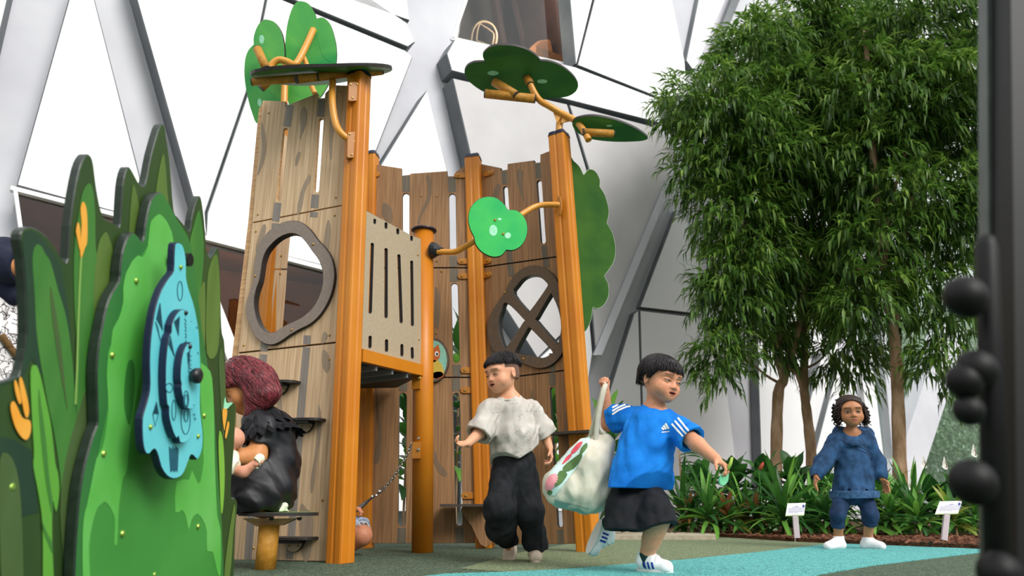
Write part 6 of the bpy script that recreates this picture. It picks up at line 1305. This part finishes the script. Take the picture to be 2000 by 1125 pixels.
    sh2, q2 = shoe(t, J(1174, 1014, 3.52), J(1144, 1086, 3.50), [.75, .35, .3], .168, M['shoe_w'], M['sole_w'], 'trainer'); stripes(sh2, q2, 1 if np.dot(q2(0, 1, 0)-q2(0, 0, 0), CAM-q2(.5, 0, 0)) > 0 else -1)
    for a, r0, r1 in (((J(1263, 1079, 3.30), J(1264, 1098, 3.30)), .034, .034), ((J(1191, 1019, 3.51), J(1174, 1033, 3.55)), .032, .03)):
        S = SDF(); S.cone(a[0], a[1], r0, r1, .01); S.cut(a[0], a[0]-a[1]); emit(S, .003, 'sock', M['sock_d'], t)
    # leaf-shaped toy held in the other hand
    lf = thing('leaf_toy', 'small pale green leaf-shaped toy dangling from the boy\'s hand', 'toy', J(1413, 945, 3.05)); M['toy'] = mat('mint_toy', '5cb886', '7ecb9c', (30, 30, 30), .4); M['toy_s'] = mat('lime_toy_stem', '9ab84a', None, rough=.5)
    flat('blade', [(1422, 913), (1424, 925), (1423, 938), (1418, 946), (1411, 949), (1406, 944), (1406, 934), (1412, 924)], vplane(J(1400, 930, 3.03), J(1430, 930, 3.05)), .008, [M['toy'], M['toy']], lf, smooth_n=3)
    v, f = tube([J(1421, 918, 3.03), J(1427, 905, 3.03), J(1430, 893, 3.03)], [.006, .007, .005], 8); mesh('stem', v, f, M['toy_s'], lf, smooth=True)
    # tote bag
    bg_ = thing('tote_bag', 'cream canvas tote bag with a floral panel, swung from the boy\'s raised fist', 'bag', J(1135, 1003, 3.36)); M['canvas'] = cloth('cream_canvas', 'cbc4b0', 'd8d2c0', 18, .35)
    S = SDF(); Yb = 3.40
    S.cone(J(1168, 858, Yb), J(1150, 900, Yb), .035, .075, .05, squash=([0, 1, 0], .9)); S.cone(J(1190, 868, Yb), J(1172, 930, Yb), .03, .06, .05); S.cone(J(1150, 905, Yb), J(1104, 950, Yb), .085, .085, .05); S.cone(J(1150, 905, Yb), J(1156, 962, Yb), .085, .085, .05); S.cone(J(1100, 950, Yb), J(1150, 966, Yb), .078, .080, .05); S.cone(J(1150, 880, Yb), J(1086, 946, Yb), .045, .055, .04)
    S.fn(folds(45, .0075, 44, [.25, 0, 1], 6, .35)); S.fn(folds(48, .004, 100, [.25, .1, 1], 4, .4)); S.cut(J(1180, 847, Yb), unit([.15, 0, 1]))
    bag = emit(S, .0034, 'pouch', M['canvas'], bg_)
    M['fl_t'] = cloth('aqua_print', 'bcd8d2', 'cbe2dc', 18); M['fl_r'] = cloth('red_print', 'c83c4c', 'd85a66', 18); M['fl_p'] = cloth('pink_print', 'e2848e', 'eaa0a6', 18); M['fl_g'] = cloth('green_print', '47613c', '5c7a48', 18)
    pa = patch('floral_panel', [(1154, 852), (1150, 870), (1140, 892), (1124, 918), (1104, 944), (1084, 968), (1070, 966), (1064, 948), (1074, 924), (1098, 894), (1124, 868), (1144, 850)], bag, M['fl_t'], bg_, .003, 6, 2)
    for L, m in (([(1128, 868), (1138, 864), (1134, 874), (1122, 886), (1116, 884)], 'fl_r'), ([(1106, 894), (1118, 886), (1114, 896), (1098, 908)], 'fl_r'), ([(1112, 902), (1132, 888), (1138, 892), (1124, 914), (1104, 922), (1100, 914)], 'fl_g'), ([(1094, 920), (1108, 926), (1098, 942), (1084, 950), (1086, 934)], 'fl_g'), ([(1074, 930), (1086, 926), (1090, 938), (1082, 952), (1070, 960), (1066, 946)], 'fl_p'), ([(1072, 956), (1080, 960), (1076, 966), (1070, 964)], 'fl_g'), ([(1136, 876), (1146, 866), (1146, 876), (1134, 890)], 'fl_g')): patch('print', crs(L, 3), bag, M[m], bg_, .005, 4, 1)
    M['teal_base'] = cloth('grey_teal_base', '8fa8a0', '9cb4ac', 18); ribbon('bag_base', [(1068, 974), (1090, 984), (1116, 990), (1142, 997), (1164, 1000)], 6, bag, M['teal_base'], bg_, .003, 3)
    for pts, w in ((((1164, 862, 3.37), (1166, 830, 3.345), (1172, 795, 3.33), (1180, 760, 3.325), (1184, 748, 3.345)), .012), (((1152, 856, 3.40), (1160, 826, 3.36), (1170, 790, 3.34), (1178, 758, 3.33)), .010), (((1188, 852, 3.40), (1172, 838, 3.37), (1170, 815, 3.345), (1178, 765, 3.335)), .009)):
        P = smoothpath([J(*p) for p in pts], 5); v = []; f = []
        for i, p in enumerate(P): d = unit(P[min(i+1, len(P)-1)]-P[max(i-1, 0)]); s = unit(np.cross(d, [0.3, -1, 0])); u = np.cross(s, d); v += [p+s*w+u*.002, p-s*w+u*.003, p-s*w-u*.002, p+s*w-u*.003]
        for i in range(len(P)-1):
            for k in range(4): f.append((i*4+k, i*4+(k+1) % 4, i*4+4+(k+1) % 4, i*4+4+k))
        mesh('strap', v, f, M['canvas'], bg_, smooth=True)
boy_blue()
# ============================================================= girl in blue hoodie
def girl():
    t = thing('person', 'girl with dark curls in a washed navy hoodie and white socks', 'person', G(1665, 1072), 'children at play')
    J = lambda x, y, Y: V(x, y, Y); Fb = unit([-.06, -1, 0]); side = np.array([1., -.06, 0])
    hd = Head(J(1661, 804, 4.95), [-.22, -.96, -.06], [-.03, 0, 1], .205); nb = J(1664, 848, 5.0); che = J(1665, 880, 5.0); pel = J(1666, 945, 5.0)
    rs, re, rw = J(1636, 860, 5.0), J(1608, 904, 4.98), J(1594, 930, 4.92); ls, le, lw = J(1693, 860, 5.0), J(1713, 904, 5.0), J(1722, 934, 4.95)
    rh, rk, ra = J(1650, 958, 5.0), J(1636, 1003, 4.94), J(1638, 1047, 5.02); lh, lk, la = J(1683, 958, 5.0), J(1700, 1005, 4.94), J(1695, 1050, 5.0)
    S = SDF(); hd.build(S, .1); hd.neck(S, nb, .035); S.cone(nb, che, .042, .058, .03, squash=(side, 1.2)); S.cone(che, pel, .058, .07, .03, squash=(side, 1.15)); S.cone(nb, rs, .04, .036, .03); S.cone(nb, ls, .04, .036, .03)
    S.chain([rs, re, rw], [.034, .03, .021], .015); S.chain([ls, le, lw], [.034, .03, .021], .015)
    hand(S, rw, [-.35, -.35, -.8], [.9, -.2, -.3], [-.1, -1, .2], .11, (.15, .3, .4, .5), .8, .2); hand(S, lw, [.25, -.2, -.9], [-.9, -.3, -.2], [.1, -1, .2], .11, (.3, .4, .45, .5), .6, .3)
    S.chain([rh, rk, ra], [.05, .040, .027], .02); S.chain([lh, lk, la], [.05, .040, .027], .02); S.cone(ra, J(1630, 1064, 4.99), .026, .014, .01); S.cone(la, J(1703, 1064, 4.98), .026, .014, .01)
    b = emit(S, .0034, 'body', M['skin'], t, hd.col('b9805a', cheek=.12))
    hd.feat(b, FM, t, .030, .0, .05, .011)
    S = hd.hair(lambda az: np.where(np.abs(az) < .75, .36-.22*np.abs(az)**2, np.where(np.abs(az) < 1.3, .236-.8*(np.abs(az)-.75), -.32)), .035, (30, .0022), [(0, -.05, .3, np.array([.40, .42, .26]))]); emit(S, .0034, 'hair', M['hair_b'], t)
    r = random.Random(12); mb = MB()
    for i in range(110):
        az = r.choice((-1, 1))*r.uniform(1.05, 2.6); x = math.sin(az)*r.uniform(.40, .52); y = math.cos(az)*.42-.04; z = r.uniform(-.05, .30); rr = r.uniform(.008, .015); n = r.randint(14, 26); ln = r.uniform(.28, .62); out = r.uniform(.0, .16)
        P = [hd.p(x*(1+out*k/n)+rr/.2*.55*math.cos(k*1.15+i), y+rr/.2*.55*math.sin(k*1.15+i), z-ln*k/n) for k in range(n)]
        if min(p[2] for p in P) < nb[2]-.02: P = [p for p in P if p[2] > nb[2]-.015]
        if len(P) > 4: mb.add(*tube(P, [.0045, .0052, .0045, .002], 5))
    for i in range(26):
        az = r.uniform(-3, 3); x = math.sin(az)*.36; y = math.cos(az)*.3-.1; P = [hd.p(x+.05*math.cos(k*1.2), y+.05*math.sin(k*1.2), .42-.1*abs(x)+.012*k) for k in range(6)]; mb.add(*tube(P, [.004, .003, .002], 4))
    cu = mb.out('curls', M['hair_b'], t, smooth=True, kind='stuff')
    S = SDF(); sq = (side, 1.2)
    S.cone(J(1665, 872, 5.0), J(1668, 980, 5.0), .084, .122, .03, squash=sq); S.cone(nb+np.array([0, 0, -.02]), rs, .05, .052, .03); S.cone(nb+np.array([0, 0, -.02]), ls, .05, .052, .03)
    S.chain([rs, re, J(1597, 922, 4.94)], [.056, .058, .050], .025); S.cone(J(1597, 924, 4.94), J(1594, 931, 4.92), .034, .032, .01); S.chain([ls, le, J(1720, 926, 4.96)], [.056, .056, .048], .025); S.cone(J(1720, 927, 4.96), J(1722, 934, 4.95), .033, .032, .01)
    S.cone(J(1638, 852, 5.02), J(1660, 868, 4.92), .028, .016, .02); S.cone(J(1700, 868, 4.97), J(1664, 866, 4.91), .026, .014, .02); S.cone(J(1694, 852, 5.03), J(1704, 872, 4.97), .026, .014, .02); S.cone(J(1640, 846, 5.08), J(1692, 846, 5.08), .05, .05, .03)
    S.fn(folds(55, .006, 40, [.1, 0, 1], 6, .5)); S.fn(folds(58, .0035, 95, [.6, .2, 1], 4, .8)); S.cut(J(1668, 973, 5.0), [.03, 0, -1])
    S.cone(J(1663, 848, 4.98), J(1662, 826, 4.94), .043, .058, .008, 's'); S.cone(J(1669, 968, 5.0), J(1669, 1000, 5.0), .112, .12, .004, 's', squash=sq); S.cone(J(1594, 929, 4.92), J(1591, 938, 4.90), .024, .026, .003, 's'); S.cone(J(1721, 932, 4.95), J(1723, 942, 4.94), .024, .026, .003, 's')
    ho = emit(S, .0038, 'hoodie', M['hood_b'], t)
    S = SDF(); S.cone(J(1668, 962, 5.0), J(1668.6, 972, 5.0), .1335, .130, .01, squash=sq); S.cone(J(1668, 950, 5.0), J(1669, 990, 5.0), .116, .116, .003, 's', squash=sq); S.cut(J(1668, 959, 5.0), [0, 0, 1]); S.cut(J(1668, 974, 5.0), [.03, 0, -1]); emit(S, .0036, 'hem_rib', M['hood_rib'], t)
    for L in ([(1641, 857), (1650, 864), (1662, 872), (1676, 878), (1694, 886), (1706, 892)], [(1668, 868), (1682, 874), (1697, 882), (1706, 888)]): ribbon('seam', L, .7, ho, M['legg_b'], t, .001, 2)
    S = SDF(); S.chain([rh, rk, J(1636, 1029, 4.98)], [.062, .049, .042], .02); S.chain([lh, lk, J(1698, 1041, 4.98)], [.062, .049, .040], .025); S.cone(J(1666, 945, 5), J(1666, 960, 5), .09, .09, .02, squash=sq); S.fn(folds(65, .0026, 80, [1, .2, .3], 5, .6)); S.cut(J(1637, 1028, 4.98), unit(J(1637, 1040, 5.0)-J(1636, 1005, 4.95))); S.cut(J(1697, 1040, 4.98), unit(J(1696, 1050, 5.0)-J(1700, 1010, 4.95)))
    emit(S, .0036, 'leggings', M['legg_b'], t)
    for a, heel, toe in ((ra, J(1643, 1066, 5.03), J(1618, 1071, 4.93)), (la, J(1690, 1067, 5.02), J(1722, 1071, 4.94))):
        heel = heel*np.array([1, 1, 0])+np.array([0, 0, .025]); toe = toe*np.array([1, 1, 0])+np.array([0, 0, .020]); S = SDF(); D_ = toe-heel
        S.cone(heel, toe, .029, .024, .02, squash=(np.cross(unit(D_), AX[2]), 1.15)); S.cone(heel+D_*.15+np.array([0, 0, .0]), a*.9+heel*.1+np.array([0, 0, .005]), .031, .033, .025); S.cone(heel+D_*.3+np.array([0, 0, .02]), toe, .03, .022, .02); S.cut(heel-np.array([0, 0, .0245]), [0, 0, -1]); S.cut(a*.92+heel*.08+np.array([0, 0, .006]), [0, 0, 1])
        emit(S, .003, 'sock', M['sock_w'], t)
girl()
# ============================================================= seated woman and baby
M['hair_r2'] = mat('wine_hair_light', '5a1a24', '8a343c', (60, 60, 14), .36, .2, .5)
def woman():
    t = thing('person', 'woman with wine-red hair in a black ruffled dress seated on the stool', 'person', V(520, 1000, 3.5)*np.array([1, 1, 0]), 'grown-ups at the edge')
    J = lambda x, y, Y: V(x, y, Y); hd = Head(J(480, 758, 3.5), [-.80, -.26, -.54], [-.55, 0, .83], .225); nb = J(506, 806, 3.5); che = J(522, 840, 3.5); pel = J(520, 965, 3.5)
    ls, le, lw = J(518, 834, 3.40), J(500, 892, 3.36), J(440, 892, 3.30); rs, re, rw = J(518, 836, 3.62), J(490, 895, 3.66), J(430, 905, 3.5)
    lh, lk, la = J(515, 968, 3.42), J(350, 938, 3.36), J(360, 1085, 3.40); rh, rk, ra = J(515, 968, 3.58), J(352, 938, 3.60), J(362, 1085, 3.60)
    S = SDF(); hd.build(S, .0); hd.neck(S, nb, .052); S.cone(nb, che, .055, .085, .04); S.chain([che, J(530, 890, 3.5), pel], [.085, .085, .11], .04); S.cone(nb, ls, .05, .048, .03); S.cone(nb, rs, .05, .048, .03)
    S.chain([ls, le, lw], [.045, .046, .036], .02); S.chain([rs, re, rw], [.045, .044, .030], .02); hand(S, lw, [-1, .25, -.1], [.2, .9, .2], [0, -.2, 1], .165, (.5, .6, .6, .7), .2, .4); hand(S, rw, [-1, -.2, .1], [.1, -.9, .3], [0, 0, 1], .165, (.5, .6, .6, .7), .2, .4)
    for a, b_, c_ in ((lh, lk, la), (rh, rk, ra)): S.chain([a, b_, c_], [.085, .06, .04], .03); S.cone(c_, c_+np.array([-.14, -.02, -.03]), .04, .03, .02)
    b = emit(S, .0042, 'body', M['skin'], t, hd.col('d0905a', cheek=.2)); hd.feat(b, FM, t, .008, 0, .05)
    # bob of hair hanging forward, thick at the back
    S = SDF(); H = hd.H; S.ell(hd.p(0, -.04, .14), np.array([.43, .50, .43])*H, hd.R, .02)
    S.chain([J(470, 735, 3.5), J(505, 752, 3.5), J(528, 768, 3.5)], [.098, .088, .045], .05, squash=([0, 1, 0], 1.05)); S.chain([J(488, 735, 3.46), J(496, 772, 3.42), J(486, 808, 3.41)], [.06, .048, .022], .03); S.chain([J(500, 745, 3.42), J(518, 770, 3.41), J(504, 792, 3.41)], [.06, .055, .03], .04); S.chain([J(475, 740, 3.56), J(482, 780, 3.58)], [.06, .04], .04)
    S.ell(hd.p(0, .40, -.22), np.array([.36, .30, .42])*H, hd.R, .01, 's'); S.ell(hd.p(0, .5, .02), np.array([.34, .24, .2])*H, hd.R, .02, 's'); S.cone(J(446, 772, 3.30), J(458, 776, 3.44), .062, .052, .012, 's'); S.cone(J(452, 800, 3.30), J(458, 800, 3.46), .05, .05, .012, 's')
    ax = unit(J(525, 775, 3.5)-J(455, 720, 3.5)); S.fn(folds(75, .0012, 210, ax, 6, .16)); S.fn(folds(76, .0025, 75, ax, 4, .25)); hw = emit(S, .0036, 'hair', M['hair_r'], t); surf_locks(hw, ax*.8+np.array([.1, 0, -.25]), 900, .13, .0021, M['hair_r2'], t, 5); surf_locks(hw, ax*.8+np.array([.1, 0, -.25]), 500, .11, .0021, M['hair_r'], t, 6)
    # dress
    S = SDF(); S.cone(J(512, 822, 3.5), J(527, 850, 3.5), .085, .112, .04, squash=([0, 1, 0], 1.35)); S.chain([J(527, 850, 3.5), J(530, 900, 3.5), J(513, 962, 3.5)], [.112, .122, .150], .04, squash=([0, 1, 0], 1.2)); S.cone(ls, le*.6+ls*.4, .062, .064, .03); S.cone(rs, re*.6+rs*.4, .062, .064, .03)
    S.cone(lh+np.array([0, 0, .0]), lk, .115, .085, .05); S.cone(rh, rk, .115, .085, .05); S.cone(J(420, 955, 3.48), J(500, 965, 3.48), .11, .13, .05, squash=([0, 1, 0], 1.3)); S.cut(np.array([0, 0, .249]), [0, 0, -1])
    S.fn(folds(85, .014, 36, [1, 0, -.55], 5, .25)); S.fn(folds(88, .004, 85, [1, .1, -.3], 4, .5)); S.cone(le*.85+ls*.15, le*.2+lw*.8, .056, .06, .010, 's'); S.cone(nb, hd.p(0, 0, -.2), .066, .075, .01, 's')
    emit(S, .0044, 'dress', M['dress_k'], t)
    # ruffled collar: two gathered tiers around the shoulders
    for nm, c, rad, drop, wv, amp in (('ruffle_collar', J(518, 812, 3.5), .148, .060, 15, .012), ('ruffle_collar', J(522, 832, 3.5), .178, .062, 21, .016)):
        v = []; f = []; nseg = 180; nr = 7; ax1 = unit(np.array([.95, 0, .28])); ax2 = np.array([0, 1., 0]); up = unit(np.cross(ax1, ax2))*1.0
        for j in range(nr):
            u = j/(nr-1)
            for i in range(nseg):
                a = 2*math.pi*i/nseg; w = math.sin(a*wv)+.5*math.sin(a*wv*1.7+1); R_ = rad*(.74+.32*u)+amp*w*u; v.append(c+ax1*R_*math.cos(a)*.78+ax2*R_*math.sin(a)*1.05-up*drop*(u**1.2)*(1+.1*w)+up*amp*.6*math.cos(a*wv*1.0)*u)
        for j in range(nr-1):
            for i in range(nseg): f.append((j*nseg+i, j*nseg+(i+1) % nseg, (j+1)*nseg+(i+1) % nseg, (j+1)*nseg+i))
        mesh(nm, v, f, M['ruffle_k'], t, smooth=True)
    cl = thing('cloth_bundle', 'small pale cloth tucked behind the woman on the stool', 'cloth', J(553, 1003, 3.40)); S = SDF(); S.cone(J(548, 998, 3.42), J(556, 988, 3.42), .026, .016, .01, squash=([0, 1, 0], 1.6)); S.cone(J(551, 999, 3.42), J(560, 1000, 3.42), .02, .012, .01); S.cut(np.array([0, 0, .248]), [0, 0, -1]); S.fn(folds(3, .002, 160, [0, .3, 1], 4)); M['cl_p'] = cloth('pale_cotton', 'd8dcc4', 'e4e6d4', 30); emit(S, .003, 'cloth', M['cl_p'], cl)
    # baby in her arms
    bb = thing('person', 'baby asleep in the arms of the woman in black', 'person', J(455, 905, 3.22), 'grown-ups at the edge'); bh = Head(J(455, 862, 3.23), [.45, -.1, .85], [-.3, .1, 1.0], .115); bh = Head(J(452, 858, 3.26), [-.65, .3, .6], [.35, 0, .9], .112, 1.05)
    S = SDF(); bh.build(S, .0); c1 = J(442, 900, 3.25); bh.neck(S, c1, .024); S.cone(c1, J(405, 920, 3.28), .05, .055, .03); S.chain([J(448, 915, 3.22), J(476, 922, 3.20), J(498, 906, 3.20)], [.024, .022, .017], .015); hand(S, J(500, 908, 3.19), [.6, 0, .5], [0, 1, 0], [0, 0, 1], .05, (1.2, 1.2, 1.2, 1.2), .1, .8, k=.003)
    S.chain([J(405, 920, 3.28), J(380, 905, 3.25), J(365, 930, 3.25)], [.035, .03, .02], .02); ba = emit(S, .0026, 'body', M['skin'], bb, bh.col('d69a80', cheek=.3)); bh.feat(ba, FM, bb, .006, 0, .05)
    S = SDF(); S.cone(c1, J(405, 920, 3.28), .056, .062, .03); S.cone(J(452, 906, 3.20), J(460, 914, 3.19), .033, .032, .01); S.cut(J(461, 914, 3.19), [1, 0, -.3]); S.fn(folds(9, .003, 90, [0, 0, 1], 4)); emit(S, .0032, 'romper', M['cl_p'], bb)
    S = SDF(); S.cone(J(498, 908, 3.19), J(507, 896, 3.20), .021, .022, .01); S.cone(J(490, 912, 3.19), J(498, 906, 3.19), .021, .022, .003, 's'); emit(S, .0026, 'mitten', M['cl_p'], bb)
woman()
# ============================================================= person at the left edge
def edge_person():
    t = thing('person', 'person in a navy top and white line-print skirt bending at the left edge', 'person', V(-20, 985, 2.75)*np.array([1, 1, 0]), 'grown-ups at the edge'); J = lambda x, y, Y: V(x, y, Y)
    hd = Head(J(-210, 500, 2.75), [-.8, -.1, -.6], [-.5, 0, .85], .22); nb = J(-165, 520, 2.75); che = J(-120, 530, 2.75); pel = J(-15, 575, 2.78)
    S = SDF(); hd.build(S, .0); hd.neck(S, nb, .052); S.chain([nb, che, pel], [.06, .09, .085], .04)
    ls, le, lw = J(-110, 510, 2.66), J(31, 523, 2.66), J(-50, 575, 2.80); S.chain([ls, le, lw], [.047, .036, .028], .02); S.chain([J(-110, 510, 2.9), J(-60, 600, 2.9), J(-120, 640, 2.8)], [.047, .036, .028], .02); hand(S, lw, [-1, 0, -.3], [0, .9, .2], [0, -.2, 1], .15); hand(S, J(-120, 640, 2.8), [-1, 0, -.3], [0, -.9, .2], [0, 0, 1], .165)
    z = lambda x, Y, h: np.array([V(x, 985, Y)[0], Y, h])
    for Y in (2.70, 2.86): S.chain([J(-25, 600, Y), z(-20, Y, .48), z(-20, Y, .06)], [.06, .05, .04], .03); S.cone(z(-20, Y, .05), z(-80, Y, .03), .04, .03, .02)
    b = emit(S, .0046, 'body', M['skin'], t, hd.col('c98a58')); S = hd.hair(lambda az: np.where(np.abs(az) < 1.2, .2, -.4), .05); emit(S, .005, 'hair', M['hair_k'], t); hd.feat(b, FM, t, .01, 0, .05)
    M['navy_top'] = cloth('navy_jersey', '14182a', '1e2438', 14); S = SDF(); S.chain([J(-150, 520, 2.75), J(-60, 530, 2.75), J(2, 528, 2.76)], [.10, .135, .135], .04, squash=([0, 1, 0], 1.1)); S.cone(ls, J(24, 520, 2.66), .07, .062, .03); S.cone(J(0, 560, 2.7), J(24, 580, 2.72), .05, .035, .04); S.fn(folds(95, .006, 45, [.8, 0, -.6], 5, .3)); S.cut(J(34, 530, 2.66), [1, 0, .05]); S.cone(J(0, 600, 2.76), J(10, 690, 2.76), .0, .06, .01, 's'); emit(S, .0045, 'top', M['navy_top'], t)
    M['skirt_w'] = cloth('white_print_cotton', 'd6d2d2', 'e8e4e4', 10); S = SDF(); S.chain([J(-22, 575, 2.78), J(-22, 680, 2.78), z(-25, 2.78, .22)], [.135, .15, .185], .04, squash=([0, 1, 0], 1.2)); S.fn(folds(97, .008, 60, [0.1, 0, 1], 5, .15)); S.cut(z(0, 2.78, .2), [0, 0, -1]); sk = emit(S, .005, 'skirt', M['skirt_w'], t)
    M['doodle'] = mat('black_line_print', '28242a', None, rough=.8); r = random.Random(6)
    for i in range(60):
        x = r.uniform(-5, 44); y = r.uniform(595, 742); a = r.uniform(0, 6.28); P = []
        for k in range(9): P.append((x, y)); a += r.uniform(-1.2, 1.2); x += 3.2*math.cos(a); y += 3.2*math.sin(a)
        ribbon('print', P, .45, sk, M['doodle'], sk, .0015, 1.6)
    M['cordm'] = mat('brown_cord', '5a4020', '7a5a30', (90, 90, 90), .8, .5); bv = o_b[sk.name]; P = [proj(bv, x, y, .012) for x, y in ((0, 655), (8, 668), (18, 682), (28, 694), (36, 704))]; P = [p for p in P if p is not None]
    if len(P) > 2: v, f = tube(P, .012, 8); mesh('bag_strap', v, f, M['cordm'], t, smooth=True)
edge_person()
# ============================================================= crouching child behind the front post
def croucher():
    t = thing('person', 'child crouching behind the front post, only a knee in torn denim shorts showing', 'person', V(650, 1075, 4.4)*np.array([1, 1, 0]), 'children at play'); J = lambda x, y, Y: V(x, y, Y)
    hd = Head(J(596, 880, 4.42), [.4, -.8, -.3], [0, 0, 1], .205); nb = J(598, 925, 4.44); pel = J(612, 1030, 4.52)
    S = SDF(); hd.build(S, .2); hd.neck(S, nb, .045); S.chain([nb, J(602, 960, 4.46), pel], [.05, .09, .1], .03, squash=([1, 0, 0], 1.1)); S.chain([J(628, 945, 4.42), J(655, 985, 4.40), J(684, 992, 4.38)], [.036, .032, .024], .015); S.chain([J(575, 945, 4.42), J(565, 990, 4.34), J(585, 1010, 4.28)], [.036, .032, .024], .015)
    hand(S, J(684, 992, 4.38), [.9, -.2, -.1], [.1, 0, -1], [0, -1, 0], .115, (.9, 1, 1, 1), .1, .6); hand(S, J(585, 1010, 4.28), [.6, -.3, -.6], [.1, 0, -1], [0, -1, 0], .11)
    S.chain([J(630, 1028, 4.5), J(707, 1046, 4.36), J(668, 1078, 4.42)], [.078, .056, .036], .02); S.chain([J(600, 1028, 4.5), J(590, 1030, 4.26), J(585, 1078, 4.34)], [.078, .056, .036], .02)
    for p in (J(668, 1078, 4.42), J(585, 1080, 4.36)): q = np.array([p[0], p[1], .03]); S.cone(q, q+np.array([.06, -.12, -.004]), .03, .024, .02)
    b = emit(S, .004, 'body', M['skin'], t, hd.col('c98868')); hd.feat(b, FM, t, .02); emit(hd.hair(lambda az: np.where(np.abs(az) < 1, .2, np.where(np.abs(az) < 1.9, .0, -.25)), .045), .004, 'hair', M['hair_k'], t)
    M['denim'] = cloth('pale_denim', '8c9ab4', 'a8b4c8', 30, .5); S = SDF(); S.chain([J(625, 1024, 4.5), J(704, 1036, 4.375)], [.092, .074], .03); S.chain([J(603, 1026, 4.5), J(592, 1028, 4.32)], [.092, .074], .03); S.cut(J(700, 1040, 4.37), unit([.72, -.5, -.35])); S.cut(J(592, 1030, 4.3), unit([-.1, -1, 0])); S.fn(folds(66, .003, 110, [0, 1, 0], 4)); dn = emit(S, .004, 'shorts', M['denim'], t)
    M['fray'] = mat('white_fray', 'd8dce4', None, rough=.9); mb = MB(); r = random.Random(9); n = unit([.72, -.5, -.35]); x, y, _ = frame(n); c = J(700, 1040, 4.37); bv = o_b[b.name]
    for i in range(70): a = 2*math.pi*i/70; d = x*math.cos(a)+y*math.sin(a); p = c+d*.066; mb.add(*tube([p, p+n*.012+d*r.uniform(0, .006), p+n*r.uniform(.014, .03)+d*r.uniform(-.006, .012)], [.0022, .0012], 4))
    mb.out('frayed_hem', M['fray'], dn, kind='stuff')
    M['tee_g'] = cloth('grey_tee', '8a8f98', '9aa0a8', 14); S = SDF(); S.cone(J(601, 945, 4.45), J(610, 1028, 4.5), .1, .115, .03, squash=([1, 0, 0], 1.15)); S.cone(nb, J(630, 945, 4.42), .05, .05, .02); S.cone(nb, J(574, 945, 4.42), .05, .05, .02); S.cone(nb, hd.p(0, 0, -.3), .055, .06, .01, 's'); emit(S, .0045, 'shirt', M['tee_g'], t)
croucher()
